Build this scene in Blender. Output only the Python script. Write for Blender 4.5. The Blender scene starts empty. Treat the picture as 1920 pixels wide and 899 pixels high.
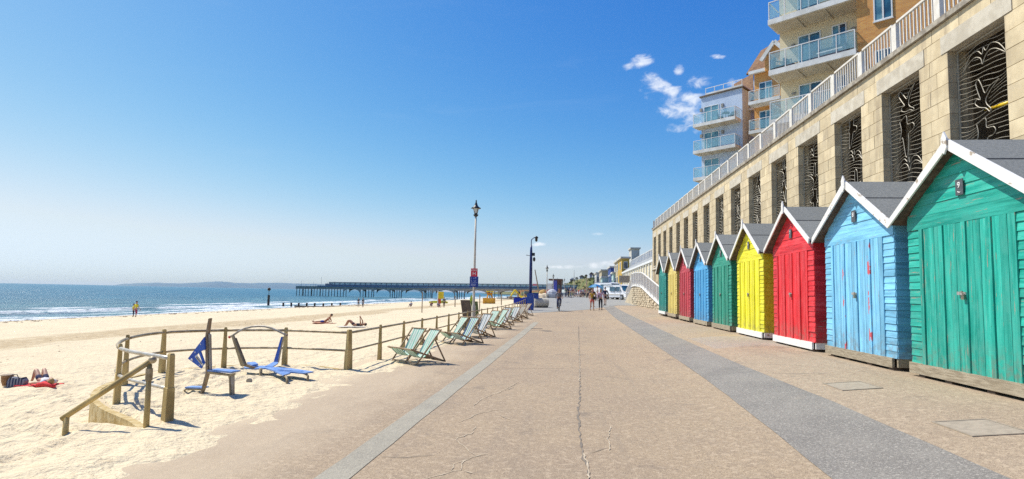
import bpy, bmesh, math, random
import numpy as np
from mathutils import Vector, Matrix, noise as mn

random.seed(11)
R = math.radians
PI = math.pi
SC = bpy.context.scene
COL = SC.collection

# ------------------------------------------------------------------ camera
IW, IH, FP = 1920.0, 899.0, 1050.0
YAW, PITCH, ROLL = R(6.0), R(4.3), R(1.15)
CY = IH / 2 + FP * (math.tan(R(5.47)) - math.tan(PITCH))
CAM = (0.0, 0.0, 1.5)


def _basis():
    cy, sy, cp, sp = math.cos(YAW), math.sin(YAW), math.cos(PITCH), math.sin(PITCH)
    f = Vector((-sy * cp, cy * cp, sp)); r = Vector((cy, sy, 0)); u = r.cross(f)
    c, s = math.cos(ROLL), math.sin(ROLL)
    return f, c * r + s * u, c * u - s * r


FWD, RGT, UPV = _basis()
cam_d = bpy.data.cameras.new('camera'); cam_o = bpy.data.objects.new('camera', cam_d); COL.objects.link(cam_o)
cam_d.sensor_width = 36.0; cam_d.lens = 36.0 * FP / IW; cam_d.shift_y = (CY - IH / 2) / IW; cam_d.clip_start = 0.05; cam_d.clip_end = 60000
cam_o.matrix_world = Matrix(((RGT.x, UPV.x, -FWD.x, CAM[0]), (RGT.y, UPV.y, -FWD.y, CAM[1]),
                             (RGT.z, UPV.z, -FWD.z, CAM[2]), (0, 0, 0, 1)))
SC.camera = cam_o

# ------------------------------------------------------------------ light
SUN_DIR = Vector((-0.520, 0.155, 0.836)).normalized()
SUN_EL = math.asin(SUN_DIR.z)
sun_d = bpy.data.lights.new('sun', 'SUN'); sun_d.energy = 4.6; sun_d.angle = R(0.53); sun_d.color = (1.0, 0.94, 0.83)
sun_o = bpy.data.objects.new('sun', sun_d); COL.objects.link(sun_o)
sun_o.rotation_euler = SUN_DIR.to_track_quat('Z', 'Y').to_euler()
SC.view_settings.view_transform = 'Standard'; SC.view_settings.look = 'None'; SC.cycles.use_denoising = False
SC.view_settings.exposure = 0.3; SC.view_settings.gamma = 1.0


# ---------------------------------------------------------------- node kit
class NT:
    def __init__(s, tree): s.t = tree; s.n = tree.nodes; s.l = tree.links

    def new(s, typ, **kw):
        n = s.n.new(typ)
        for k, v in kw.items(): setattr(n, k, v)
        return n

    def put(s, sock, v):
        if v is None: return
        if isinstance(v, bpy.types.NodeSocket): s.l.new(v, sock)
        else:
            if hasattr(sock.default_value, '__len__') and isinstance(v, (tuple, list)) and len(v) == 3 and len(sock.default_value) == 4: v = (*v, 1)
            sock.default_value = v

    def math(s, op, a, b=None, c=None, clamp=False):
        n = s.new('ShaderNodeMath', operation=op, use_clamp=clamp)
        s.put(n.inputs[0], a); s.put(n.inputs[1], b)
        if c is not None: s.put(n.inputs[2], c)
        return n.outputs[0]

    def vmath(s, op, a, b=None):
        n = s.new('ShaderNodeVectorMath', operation=op); s.put(n.inputs[0], a); s.put(n.inputs[1], b)
        return n.outputs['Value'] if op in ('DOT_PRODUCT', 'LENGTH') else n.outputs[0]

    def noise(s, vec, scale, detail=4, rough=0.55, dist=0.0):
        n = s.new('ShaderNodeTexNoise'); s.put(n.inputs['Vector'], vec); n.inputs['Scale'].default_value = scale
        n.inputs['Detail'].default_value = detail; n.inputs['Roughness'].default_value = rough; n.inputs['Distortion'].default_value = dist
        return n.outputs[0]

    def ramp(s, v, lo, hi, a=0.0, b=1.0):
        n = s.new('ShaderNodeMapRange'); n.interpolation_type = 'SMOOTHSTEP'
        s.put(n.inputs[0], v); n.inputs[1].default_value = lo; n.inputs[2].default_value = hi
        n.inputs[3].default_value = a; n.inputs[4].default_value = b
        return n.outputs[0]

    def mix(s, f, a, b, blend='MIX'):
        n = s.new('ShaderNodeMix', data_type='RGBA', blend_type=blend); s.put(n.inputs[0], f); s.put(n.inputs[6], a); s.put(n.inputs[7], b)
        return n.outputs[2]

    def scalev(s, vec, sc):
        n = s.new('ShaderNodeMapping'); s.put(n.inputs[0], vec); n.inputs[3].default_value = sc
        return n.outputs[0]


def new_mat(name):
    m = bpy.data.materials.new(name); m.use_nodes = True
    nt = NT(m.node_tree); b = m.node_tree.nodes['Principled BSDF']
    return m, nt, b


def coords(nt, vary=True):
    tc = nt.new('ShaderNodeTexCoord').outputs['Object']
    if not vary: return tc
    oi = nt.new('ShaderNodeObjectInfo').outputs['Random']
    cb = nt.new('ShaderNodeCombineXYZ'); v = nt.math('MULTIPLY', oi, 37.0)
    nt.put(cb.inputs[0], v); nt.put(cb.inputs[1], v); nt.put(cb.inputs[2], v)
    return nt.vmath('ADD', tc, cb.outputs[0])


def pmat(name, a, b=None, scale=6.0, rough=0.6, bump=0.0, bscale=None, metal=0.0, spec=0.4, stretch=None, vary=True, objv=0.0, detail=5, lo=0.35, hi=0.65, coat=0.0):
    m, nt, bs = new_mat(name); v = coords(nt, vary)
    if stretch: v = nt.scalev(v, stretch)
    if b is None: b = tuple(c * 0.75 for c in a)
    f = nt.ramp(nt.noise(v, scale, detail), lo, hi)
    c = nt.mix(f, a, b)
    if objv:
        oi = nt.new('ShaderNodeObjectInfo').outputs['Random']
        hs = nt.new('ShaderNodeHueSaturation'); nt.put(hs.inputs['Color'], c)
        nt.put(hs.inputs['Value'], nt.math('MULTIPLY_ADD', oi, objv, 1 - objv / 2)); c = hs.outputs[0]
    nt.put(bs.inputs['Base Color'], c); bs.inputs['Roughness'].default_value = rough; bs.inputs['Metallic'].default_value = metal
    bs.inputs['Specular IOR Level'].default_value = spec
    if bump:
        bn = nt.new('ShaderNodeBump'); bn.inputs['Strength'].default_value = 1.0; bn.inputs['Distance'].default_value = bump
        nt.put(bn.inputs['Height'], nt.noise(v, bscale or scale * 4, 4, 0.6)); nt.put(bs.inputs['Normal'], bn.outputs[0])
    return m


def paint_mat(name, col, axis='z', chips=0.5, fade=None, patch=None):
    """weathered gloss paint on wood: streaks along the grain, faded zones, small chips to wood"""
    m, nt, bs = new_mat(name); v = coords(nt)
    st = {'z': (16, 16, 1.1), 'x': (1.1, 16, 16), 'y': (16, 1.1, 16)}[axis]
    vs = nt.scalev(v, st)
    fade = fade or tuple(min(1, c * 1.15 + 0.035) for c in col)
    c = nt.mix(nt.ramp(nt.noise(vs, 1.0, 6, .65), .32, .66), tuple(k * .70 for k in col), fade)
    c = nt.mix(nt.ramp(nt.noise(nt.vmath('ADD', vs, (7, 7, 7)), 1.6, 6, .7), .56, .72, 0, .55), c, tuple(min(1, k * .75 + .16) for k in col))
    c = nt.mix(nt.ramp(nt.noise(v, 2.2, 4, .65), .45, .70, 0, .6), c, tuple(min(1, k * .9 + .07) for k in col))
    oi = nt.new('ShaderNodeObjectInfo').outputs['Random']
    hs = nt.new('ShaderNodeHueSaturation'); nt.put(hs.inputs['Color'], c)
    nt.put(hs.inputs['Value'], nt.math('MULTIPLY_ADD', oi, 0.30, 0.80)); c = hs.outputs[0]
    if patch:
        pv = nt.scalev(v, (9, 9, 3.2))
        c = nt.mix(nt.ramp(nt.noise(pv, 1.0, 5, .65), .53, .56), c, patch)
    ch = nt.scalev(v, tuple(k * .6 for k in st))
    chip = nt.ramp(nt.noise(ch, 3.2, 5, .7), .70 - chips * .085, .72 - chips * .085)
    sepz = nt.new('ShaderNodeSeparateXYZ'); nt.put(sepz.inputs[0], nt.new('ShaderNodeTexCoord').outputs['Object'])
    grime = nt.math('MULTIPLY', nt.ramp(sepz.outputs[2], .22, .75, 1, 0), nt.ramp(nt.noise(v, 6, 5, .7), .42, .62))
    c = nt.mix(nt.math('MULTIPLY', grime, .5), c, (.20, .17, .13))
    c = nt.mix(chip, c, (.33, .28, .21))
    spots = nt.new('ShaderNodeTexVoronoi'); nt.put(spots.inputs['Vector'], v); spots.inputs['Scale'].default_value = 7
    sp = nt.ramp(spots.outputs['Distance'], .035, .05, 1, 0)
    c = nt.mix(nt.math('MULTIPLY', sp, .7), c, (.05, .045, .035))
    nt.put(bs.inputs['Base Color'], c); bs.inputs['Roughness'].default_value = .5; bs.inputs['Specular IOR Level'].default_value = .35
    bn = nt.new('ShaderNodeBump'); bn.inputs['Distance'].default_value = .006; bn.inputs['Strength'].default_value = .8
    nt.put(bn.inputs['Height'], nt.noise(vs, 2.4, 5, .65)); nt.put(bs.inputs['Normal'], bn.outputs[0])
    return m


# ---------------------------------------------------------------- sky
world = bpy.data.worlds.new('World'); SC.world = world; world.use_nodes = True
wt = NT(world.node_tree); bg = world.node_tree.nodes['Background']
sky = wt.new('ShaderNodeTexSky', sky_type='NISHITA'); sky.sun_disc = False
sky.sun_elevation = SUN_EL; sky.sun_rotation = math.atan2(SUN_DIR.x, SUN_DIR.y)
sky.altitude = 0; sky.air_density = 1.0; sky.dust_density = 0.7; sky.ozone_density = 1.0
sp_ = wt.new('ShaderNodeSeparateColor'); wt.put(sp_.inputs[0], sky.outputs[0]); cmb = wt.new('ShaderNodeCombineColor')
# one colour response for the whole sky: the photograph's deep polarised blue that pales to cyan-white
sr, sg, sb = [wt.math('MULTIPLY', wt.math('POWER', wt.math('MULTIPLY', sp_.outputs[i], .106), p), k / .106) for i, (p, k) in enumerate(((2.25, 3.0), (1.4, 1.58), (.62, 1.22)))]
soft = lambda x, m_: wt.math('DIVIDE', x, wt.math('POWER', wt.math('ADD', wt.math('POWER', wt.math('DIVIDE', x, m_), 3.0), 1.0), 1 / 3))
wt.put(cmb.inputs[0], soft(wt.math('MINIMUM', sr, wt.math('MULTIPLY', sg, .9)), 7.9)); wt.put(cmb.inputs[1], soft(sg, 9.6)); wt.put(cmb.inputs[2], soft(wt.math('MAXIMUM', sb, wt.math('MULTIPLY', sg, 1.0)), 11.8))
skyc = cmb.outputs[0]
wdir = wt.vmath('NORMALIZE', wt.new('ShaderNodeTexCoord').outputs['Generated'])


def px_dir(px, py): return (FWD + RGT * ((px - IW / 2) / FP) + UPV * ((CY - py) / FP)).normalized()


cloud_f = None
CLOUDS = [(1196, 118, 36, 13, -18), (1246, 168, 52, 19, 24), (1322, 156, 40, 15, 0), (1282, 205, 80, 30, 28), (1232, 160, 40, 18, 30), (1300, 190, 60, 20, 0), (1274, 132, 12, 11, -60), (1344, 107, 18, 6, 0),
          (1270, 240, 26, 11, 0), (1390, 160, 50, 16, 0), (1120, 439, 15, 5, 0), (1013, 459, 20, 5, 0), (1060, 501, 34, 5, 0), (1130, 497, 36, 9, -8),
          (2150, 180, 90, 30, 10), (-420, 300, 120, 25, -5), (1240, -260, 70, 22, 15), (600, -420, 90, 26, 0), (-900, 100, 110, 26, 8), (2700, 250, 120, 30, 0)]
for (cx, cy, rx, ry, ang) in CLOUDS:
    dv = px_dir(cx, cy); e = .5
    ax = (px_dir(cx + 10, cy) - px_dir(cx - 10, cy)); s = ax.length / 20; ax.normalize(); ay = dv.cross(ax)
    c_, s_ = math.cos(R(ang)), math.sin(R(ang)); bx, by = ax * c_ + ay * s_, ay * c_ - ax * s_
    a = wt.vmath('DOT_PRODUCT', wdir, tuple(bx / (rx * s))); b = wt.vmath('DOT_PRODUCT', wdir, tuple(by / (ry * s)))
    d2 = wt.math('ADD', wt.math('MULTIPLY', a, a), wt.math('MULTIPLY', b, b))
    front = wt.math('GREATER_THAN', wt.vmath('DOT_PRODUCT', wdir, tuple(dv)), 0.0)
    f = wt.math('MULTIPLY', wt.math('SUBTRACT', 1.0, wt.math('MULTIPLY', d2, .45), clamp=True), front)
    cloud_f = f if cloud_f is None else wt.math('MAXIMUM', cloud_f, f)
cn = wt.noise(wt.scalev(wdir, (1, 1, 1.6)), 30, 10, .62, .4)
cf = wt.ramp(wt.math('ADD', wt.math('MULTIPLY', cloud_f, .54), wt.math('MULTIPLY', cn, 1.0)), .82, 1.20)
thin = wt.ramp(wt.noise(wt.scalev(wdir, (1.2, 1.2, 6)), 3.0, 5, .55, .6), .55, .95, 0, .08)
skyc = wt.mix(thin, skyc, (7.5, 8.4, 9.2))
skyc = wt.mix(wt.math('MULTIPLY', cf, .85), skyc, (9.5, 9.8, 10.3))
wt.put(bg.inputs[0], skyc); bg.inputs[1].default_value = 0.088


# ---------------------------------------------------------------- placing
def at_plane(px, py, n, d):
    v = FWD + RGT * ((px - IW / 2) / FP) + UPV * ((CY - py) / FP); c = Vector(CAM); n = Vector(n)
    return c + v * ((d - c.dot(n)) / v.dot(n))


def on_x(px, py, x): return at_plane(px, py, (1, 0, 0), x)
def on_y(px, py, y): return at_plane(px, py, (0, 1, 0), y)
def on_z(px, py, z): return at_plane(px, py, (0, 0, 1), z)


def S(t):
    t = np.clip(t, 0, 1); return t * t * (3 - 2 * t)


def G(x, y):
    """height of the paved promenade: cross-fall up to the huts, slow rise with distance"""
    c = .35 * S((np.asarray(x, float) - 1.0) / 4.0)
    return c + (.95 - c) * S((np.asarray(y, float) - 30) / 52)


def on_g(px, py):
    z = .2
    for _ in range(60):
        p = on_z(px, py, z); z = .5 * z + .5 * float(G(p.x, p.y))
    return on_z(px, py, z)


EDGE = [(-4.45, 1500), (-4.3, 60), (-4.2, 10.25), (-4.9, 10.62), (-5.6, 10.65), (-6.5, 10.25), (-7.1, 9.4), (-7.15, 8.6), (-6.85, 7.7), (-6.3, 6.95), (-5.6, 6.35), (-4.9, 5.9), (-4.5, 5.6), (-4.45, 5.0), (-4.5, -40)]


def poly_sd(P, x, y):
    """signed distance to the open polyline P (positive on the sea side, left of x)"""
    x = np.asarray(x, float); y = np.asarray(y, float); best = np.full(x.shape, 1e9)
    for (ax, ay), (bx, by) in zip(P[:-1], P[1:]):
        dx, dy = bx - ax, by - ay; t = np.clip(((x - ax) * dx + (y - ay) * dy) / (dx * dx + dy * dy), 0, 1)
        best = np.minimum(best, np.hypot(x - ax - t * dx, y - ay - t * dy))
    inside = np.zeros(x.shape, bool)          # polygon closed far out on the land side
    Q = P + [(500, P[-1][1]), (500, P[0][1])]
    for i in range(len(Q)):
        (ax, ay), (bx, by) = Q[i], Q[(i + 1) % len(Q)]
        if ay == by: continue
        c = ((ay > y) != (by > y)) & (x < (bx - ax) * (y - ay) / (by - ay) + ax); inside ^= c
    return np.where(inside, -best, best)


def vnoise(x, y, seed=0):
    xi = np.floor(x); yi = np.floor(y); fx = x - xi; fy = y - yi; fx = fx * fx * (3 - 2 * fx); fy = fy * fy * (3 - 2 * fy)

    def h(a, b):
        v = np.sin(a * 127.1 + b * 311.7 + seed * 74.7) * 43758.5453; return v - np.floor(v)
    return (h(xi, yi) * (1 - fx) + h(xi + 1, yi) * fx) * (1 - fy) + (h(xi, yi + 1) * (1 - fx) + h(xi + 1, yi + 1) * fx) * fy


SANDLINE = [(-4.35, 1500), (-4.2, 60), (-4.05, 22), (-3.8, 16), (-3.3, 12.2), (-3.45, 10.8), (-3.85, 9.5), (-3.72, 7.6), (-3.5, 6.2), (-3.45, 4.9), (-3.5, 4.1), (-3.55, 2), (-3.6, -40)]
SEA_Z = -2.2
SHORE = -51.5


def beach_z(x, y):
    x = np.asarray(x, float); y = np.asarray(y, float)
    d = poly_sd(EDGE, x, y); e = poly_sd(SANDLINE, x, y)
    g = np.where(x > -8, .95 * S((y - 30) / 52), .95 * S((y - 30) / 52))
    m = S((y - 5.55) / 1.2) * S((13 - y) / 4) * 0.55
    dp = np.maximum(d, 0)
    near = g * np.exp(-dp / 3.0)
    low = -m * S((d + .085) / .08) - (.75 - m * .3) * S(d / 5.0) * S((y - 2) / 6) - np.clip(dp - 2, 0, 44) / 44 * 1.2 - np.clip(dp - 46, 0, 200) * .06
    low = np.maximum(low, -6)
    fade = np.where(x > -20, .3 + .7 * S(dp / 2), 1)
    bumps = (vnoise(x * 2.6, y * 2.6, 1) - .5) * .055 + (vnoise(x * 6.5, y * 6.5, 2) - .5) * .06 + (vnoise(x * .8, y * .8, 3) - .5) * .09 * S(dp / 3)
    layer = np.clip(e * .05, -.07, .022) + (vnoise(x * 1.7, y * 1.7, 5) - .5) * .03 + (vnoise(x * 5.5, y * 4.5, 15) - .5) * .022 * S(1 - (e - .2) / .8)
    return near + low + bumps * fade * np.clip(e + .2, 0.15, 1) * S(1 - (dp - 42) / 6) + np.where(d < -.08, layer, 0)


def on_b(px, py, z0=None):
    """first point where the ray through a pixel meets the sand"""
    v = FWD + RGT * ((px - IW / 2) / FP) + UPV * ((CY - py) / FP); c = Vector(CAM); ts = np.concatenate([np.linspace(3, 16, 1300), np.linspace(16, 260, 3000)])
    x, y, z = c.x + v.x * ts, c.y + v.y * ts, c.z + v.z * ts; hit = np.where(z < beach_z(x, y))[0]; k = hit[0] if len(hit) else -1
    return c + v * float(ts[k])


# ---------------------------------------------------------------- objects
def link(o, parent=None):
    COL.objects.link(o)
    if parent is not None: o.parent = parent
    return o


def tag(o, label=None, cat=None, group=None, kind=None):
    if label: o['label'] = label
    if cat: o['category'] = cat
    if group: o['group'] = group
    if kind: o['kind'] = kind
    return o


def empty(name, loc, rz=0.0, label=None, cat=None, group=None):
    o = bpy.data.objects.new(name, None); o.empty_display_size = .2; link(o); o.location = loc; o.rotation_euler = (0, 0, rz)
    return tag(o, label, cat, group)


def from_mesh(name, me, parent=None, loc=None):
    o = bpy.data.objects.new(name, me); link(o, parent)
    if loc is not None: o.location = loc
    return o


class MB:
    def __init__(s): s.v = []; s.f = []

    def add(s, vs, fs):
        n = len(s.v); s.v += [tuple(v) for v in vs]; s.f += [tuple(i + n for i in f) for f in fs]; return s

    def box(s, x0, x1, y0, y1, z0, z1, tf=None):
        vs = [(x, y, z) for z in (z0, z1) for y in (y0, y1) for x in (x0, x1)]
        if tf: vs = [tf(*v) for v in vs]
        return s.add(vs, [(0, 2, 3, 1), (4, 5, 7, 6), (0, 1, 5, 4), (2, 6, 7, 3), (0, 4, 6, 2), (1, 3, 7, 5)])

    def beam(s, p, q, w, h, up=(0, 0, 1), w2=None, h2=None):
        p, q = Vector(p), Vector(q); d = (q - p).normalized(); u = Vector(up)
        if abs(d.dot(u)) > .99: u = Vector((0, 1, 0))
        r = d.cross(u).normalized(); u = r.cross(d); vs = []
        for c, ww, hh in ((p, w, h), (q, w2 or w, h2 or h)):
            vs += [c - r * ww / 2 - u * hh / 2, c + r * ww / 2 - u * hh / 2, c + r * ww / 2 + u * hh / 2, c - r * ww / 2 + u * hh / 2]
        return s.add(vs, [(3, 2, 1, 0), (4, 5, 6, 7), (0, 1, 5, 4), (1, 2, 6, 5), (2, 3, 7, 6), (3, 0, 4, 7)])

    def tube(s, pts, r, n=8, caps=True):
        pts = [Vector(p) for p in pts]; m = len(pts); rs = r if isinstance(r, (list, tuple)) else [r] * m
        vs = []; prev = None
        for i, p in enumerate(pts):
            d = (pts[min(i + 1, m - 1)] - pts[max(i - 1, 0)]).normalized()
            a = prev if prev is not None else (Vector((0, 0, 1)) if abs(d.z) < .9 else Vector((1, 0, 0)))
            a = (a - d * a.dot(d)).normalized(); prev = a; b = d.cross(a)
            vs += [p + (a * math.cos(2 * PI * k / n) + b * math.sin(2 * PI * k / n)) * rs[i] for k in range(n)]
        fs = [(i * n + k, i * n + (k + 1) % n, (i + 1) * n + (k + 1) % n, (i + 1) * n + k) for i in range(m - 1) for k in range(n)]
        if caps: fs += [tuple(range(n))[::-1], tuple((m - 1) * n + k for k in range(n))]
        return s.add(vs, fs)

    def prism(s, poly, a, b, tf):
        """poly: 2-D outline; a, b: the two depths; tf(u, v, w) -> point"""
        n = len(poly); vs = [tf(u, v, a) for u, v in poly] + [tf(u, v, b) for u, v in poly]
        return s.add(vs, [tuple(range(n))[::-1], tuple(range(n, 2 * n))] + [(i, (i + 1) % n, n + (i + 1) % n, n + i) for i in range(n)])

    def lathe(s, prof, n=12, c=(0, 0, 0)):
        vs = [(c[0] + r * math.cos(2 * PI * k / n), c[1] + r * math.sin(2 * PI * k / n), c[2] + z) for r, z in prof for k in range(n)]
        m = len(prof); fs = [(i * n + k, i * n + (k + 1) % n, (i + 1) * n + (k + 1) % n, (i + 1) * n + k) for i in range(m - 1) for k in range(n)]
        return s.add(vs, fs + [tuple(range(n))[::-1], tuple((m - 1) * n + k for k in range(n))])

    def ball(s, c, r, n=10, m=7):
        rx, ry, rz = r if isinstance(r, (tuple, list)) else (r, r, r)
        vs = []
        for i in range(m + 1):
            t = PI * i / m
            t = min(max(t, .08), PI - .08)
            vs += [(c[0] + rx * math.sin(t) * math.cos(2 * PI * k / n), c[1] + ry * math.sin(t) * math.sin(2 * PI * k / n), c[2] - rz * math.cos(t)) for k in range(n)]
        fs = [(i * n + k, i * n + (k + 1) % n, (i + 1) * n + (k + 1) % n, (i + 1) * n + k) for i in range(m) for k in range(n)]
        return s.add(vs, fs + [tuple(range(n))[::-1], tuple(m * n + k for k in range(n))])

    def mesh(s, name, mat, smooth=False):
        me = bpy.data.meshes.new(name); me.from_pydata(s.v, [], s.f)
        if mat: me.materials.append(mat)
        bm = bmesh.new(); bm.from_mesh(me); bmesh.ops.recalc_face_normals(bm, faces=bm.faces); bm.to_mesh(me); bm.free()
        if smooth: me.polygons.foreach_set('use_smooth', [True] * len(me.polygons))
        me.update(); return me

    def build(s, name, mat, parent=None, smooth=False, loc=None):
        return from_mesh(name, s.mesh(name, mat, smooth), parent, loc)


def grid_obj(name, xs, ys, zf, mat, smooth=True):
    X, Y = np.meshgrid(xs, ys); Z = zf(X, Y); nx, ny = len(xs), len(ys)
    co = np.stack([X, Y, Z], -1).reshape(-1, 3)
    i = np.arange((nx - 1) * (ny - 1)); r, c = i // (nx - 1), i % (nx - 1); a = r * nx + c
    me = bpy.data.meshes.new(name); me.vertices.add(len(co)); me.vertices.foreach_set('co', co.ravel())
    me.loops.add(len(a) * 4); me.polygons.add(len(a))
    me.loops.foreach_set('vertex_index', np.stack([a, a + 1, a + nx + 1, a + nx], -1).ravel())
    me.polygons.foreach_set('loop_start', np.arange(len(a)) * 4); me.polygons.foreach_set('loop_total', np.full(len(a), 4))
    me.polygons.foreach_set('use_smooth', np.full(len(a), smooth)); me.update(); me.validate()
    me.materials.append(mat)
    return from_mesh(name, me)


def stretch(a, b, n, power=2.0):
    t = np.linspace(0, 1, n + 1)[1:]; return a + (b - a) * t ** power


# ================================================================= SETTING
# ---- promenade surface
def prom_mat():
    m, nt, bs = new_mat('promenade_aggregate'); v = coords(nt, False)
    c = nt.mix(nt.ramp(nt.noise(v, .35, 4), .35, .65), (.375, .284, .184), (.33, .25, .17))
    c = nt.mix(nt.ramp(nt.noise(v, 1.9, 5, .6), .45, .8, 0, .5), c, (.285, .225, .16))
    sep = nt.new('ShaderNodeSeparateXYZ'); nt.put(sep.inputs[0], v)
    # paler and greyer slabs beside the huts
    pale = nt.math('MULTIPLY', nt.ramp(sep.outputs[0], 3.0, 3.5), nt.ramp(nt.noise(v, .6, 3), .3, .7, .4, 1))
    c = nt.mix(pale, c, (.385, .30, .21))
    gs = nt.math('MULTIPLY', nt.ramp(sep.outputs[1], 14.2, 14.4), nt.ramp(sep.outputs[1], 17.4, 17.6, 1, 0))
    gs = nt.math('MULTIPLY', gs, nt.ramp(sep.outputs[0], 3.5, 3.6)); c = nt.mix(nt.math('MULTIPLY', gs, .8), c, (.33, .30, .265))
    # aggregate grains
    for sc, lo, hi, col, amt in ((95, .56, .64, (.62, .50, .35), .6), (130, .56, .63, (.10, .072, .05), .55), (48, .55, .63, (.15, .105, .075), .38), (36, .57, .65, (.58, .46, .31), .34), (22, .52, .66, (.20, .15, .11), .35), (15, .52, .66, (.54, .43, .30), .4), (5, .5, .7, (.25, .19, .135), .3)):
        c = nt.mix(nt.math('MULTIPLY', nt.ramp(nt.noise(nt.vmath('ADD', v, (sc, 0, 0)), sc, 2), lo, hi), amt), c, col)
    # stains
    c = nt.mix(nt.ramp(nt.noise(v, 1.1, 6, .7, .5), .58, .70, 0, .5), c, (.15, .125, .105))
    c = nt.mix(nt.ramp(nt.noise(nt.scalev(v, (2.2, .12, 1)), 1.0, 5, .7), .52, .72, 0, .35), c, (.21, .17, .135))
    # dusting of wind-blown sand on the sea side
    lim = nt.math('ADD', sep.outputs[0], nt.math('MULTIPLY', nt.noise(nt.scalev(v, (1, .35, 1)), 1.3, 6, .65), 2.6))
    near = nt.ramp(sep.outputs[1], 9, 16, 0, 1)
    c = nt.mix(nt.math('MULTIPLY', nt.ramp(lim, -1.9, -.6, 1, 0), .62), c, (.52, .42, .29))
    lim2 = nt.math('ADD', sep.outputs[0], nt.math('MULTIPLY', nt.noise(nt.scalev(v, (1, .5, 1)), 3.0, 6, .7), .9))
    c = nt.mix(nt.math('MULTIPLY', nt.ramp(lim2, -3.5, -2.9, 1, 0), .8), c, (.60, .49, .33))
    nt.put(bs.inputs['Base Color'], c); bs.inputs['Roughness'].default_value = .85; bs.inputs['Specular IOR Level'].default_value = .25
    bn = nt.new('ShaderNodeBump'); bn.inputs['Distance'].default_value = .007; bn.inputs['Strength'].default_value = .9
    h = nt.math('ADD', nt.noise(v, 90, 3, .6), nt.math('MULTIPLY', nt.noise(v, 8, 3), .2)); nt.put(bn.inputs['Height'], h); nt.put(bs.inputs['Normal'], bn.outputs[0])
    return m


def asphalt(name, a, b, light, la=.7):
    m, nt, bs = new_mat(name); v = coords(nt, False)
    c = nt.mix(nt.ramp(nt.noise(v, 1.2, 5, .6), .35, .7), a, b)
    c = nt.mix(nt.math('MULTIPLY', nt.ramp(nt.noise(v, 120, 2), .57, .66), la), c, light)
    c = nt.mix(nt.math('MULTIPLY', nt.ramp(nt.noise(v, 42, 3), .54, .64), la * .7), c, light)
    c = nt.mix(nt.math('MULTIPLY', nt.ramp(nt.noise(v, 30, 3), .55, .66), la * .6), c, tuple(k * .55 for k in a))
    c = nt.mix(nt.math('MULTIPLY', nt.ramp(nt.noise(nt.vmath('ADD', v, (9, 9, 9)), 110, 2), .6, .67), .7), c, tuple(k * .35 for k in a))
    c = nt.mix(nt.ramp(nt.noise(v, .9, 5, .7), .62, .75, 0, .5), c, (.30, .25, .19))
    nt.put(bs.inputs['Base Color'], c); bs.inputs['Roughness'].default_value = .85; bs.inputs['Specular IOR Level'].default_value = .25
    bn = nt.new('ShaderNodeBump'); bn.inputs['Distance'].default_value = .005
    nt.put(bn.inputs['Height'], nt.noise(v, 85, 3, .6)); nt.put(bs.inputs['Normal'], bn.outputs[0])
    return m


M_PROM = prom_mat()
M_BAND = asphalt('grey_band_asphalt', (.235, .215, .185), (.185, .17, .15), (.50, .46, .39))
M_STRIP = asphalt('concrete_channel', (.35, .32, .25), (.29, .265, .21), (.52, .47, .36), .5)
M_ROAD = asphalt('far_asphalt', (.30, .295, .27), (.26, .26, .245), (.42, .40, .36), .3)

xs = np.concatenate([np.linspace(-4.4, 9.0, 90)]); ys = np.concatenate([np.linspace(-8, 90, 260), stretch(90, 1500, 40)])
tag(grid_obj('promenade', xs, ys, lambda x, y: G(x, y) + 0 * x, M_PROM), 'speckled tan promenade surface running to the distance', kind='structure')


def strip_sheet(name, L, Rr, lift, mat, label):
    """sheet between two edge curves given as (x, y) lists with shared y"""
    yy = np.concatenate([np.arange(-2, 30, .5), np.arange(30, L[-1][1] + .1, 2.0)])
    xl = np.interp(yy, [p[1] for p in L], [p[0] for p in L]); xr = np.interp(yy, [p[1] for p in Rr], [p[0] for p in Rr])
    n = 8; vs = []; fs = []
    for i, y in enumerate(yy):
        jl, jr = (mn.noise(Vector((y * 1.3, 0, lift * 900))) * .012, mn.noise(Vector((y * 1.3, 9, lift * 900))) * .012)
        for k in range(n + 1):
            x = xl[i] + jl + (xr[i] + jr - xl[i] - jl) * k / n; vs.append((x, float(y), float(G(x, y)) + lift))
    for i in range(len(yy) - 1):
        for k in range(n): a = i * (n + 1) + k; fs.append((a, a + 1, a + n + 2, a + n + 1))
    mb = MB(); mb.add(vs, fs); o = mb.build(name, mat, smooth=True); tag(o, label, kind='structure'); return o


bl = [(2.02, -2), (2.10, 4.9), (2.19, 6.4), (2.33, 10), (2.4, 14), (2.62, 30), (2.88, 46), (2.95, 52)]
br = [(3.22, -2), (3.24, 4.6), (3.31, 7.4), (3.28, 11.7), (3.4, 20), (3.65, 30), (3.9, 52), (3.9, 60)]
strip_sheet('grey_path_band', bl, br, .005, M_BAND, 'grey asphalt band laid along the promenade')
strip_sheet('concrete_strip', [(-2.02, -2), (-2.0, 4.4), (-1.92, 12), (-1.89, 20.6)], [(-1.76, -2), (-1.73, 4.4), (-1.65, 12), (-1.61, 20.6)], .005, M_STRIP, 'pale concrete drainage strip set in the promenade')
mb = MB()   # far, greyer resurfaced area
yy = np.concatenate([np.linspace(0, 1, 30)]);
X0 = np.linspace(-4.15, 8.9, 30); Y0 = 40.5 + (X0 + 2.6) / 5.4 * 9.0; Y0 = np.clip(Y0, 38.5, 52)
vs = []; fs = []
for t in np.concatenate([np.linspace(0, .12, 26), stretch(.12, 1, 24)]):
    for x, y0 in zip(X0, Y0):
        y = y0 + (1490 - y0) * t ** 1.6; vs.append((x, y, float(G(x, y)) + .009))
for i in range(49):
    for k in range(29): a = i * 30 + k; fs.append((a, a + 1, a + 31, a + 30))
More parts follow.
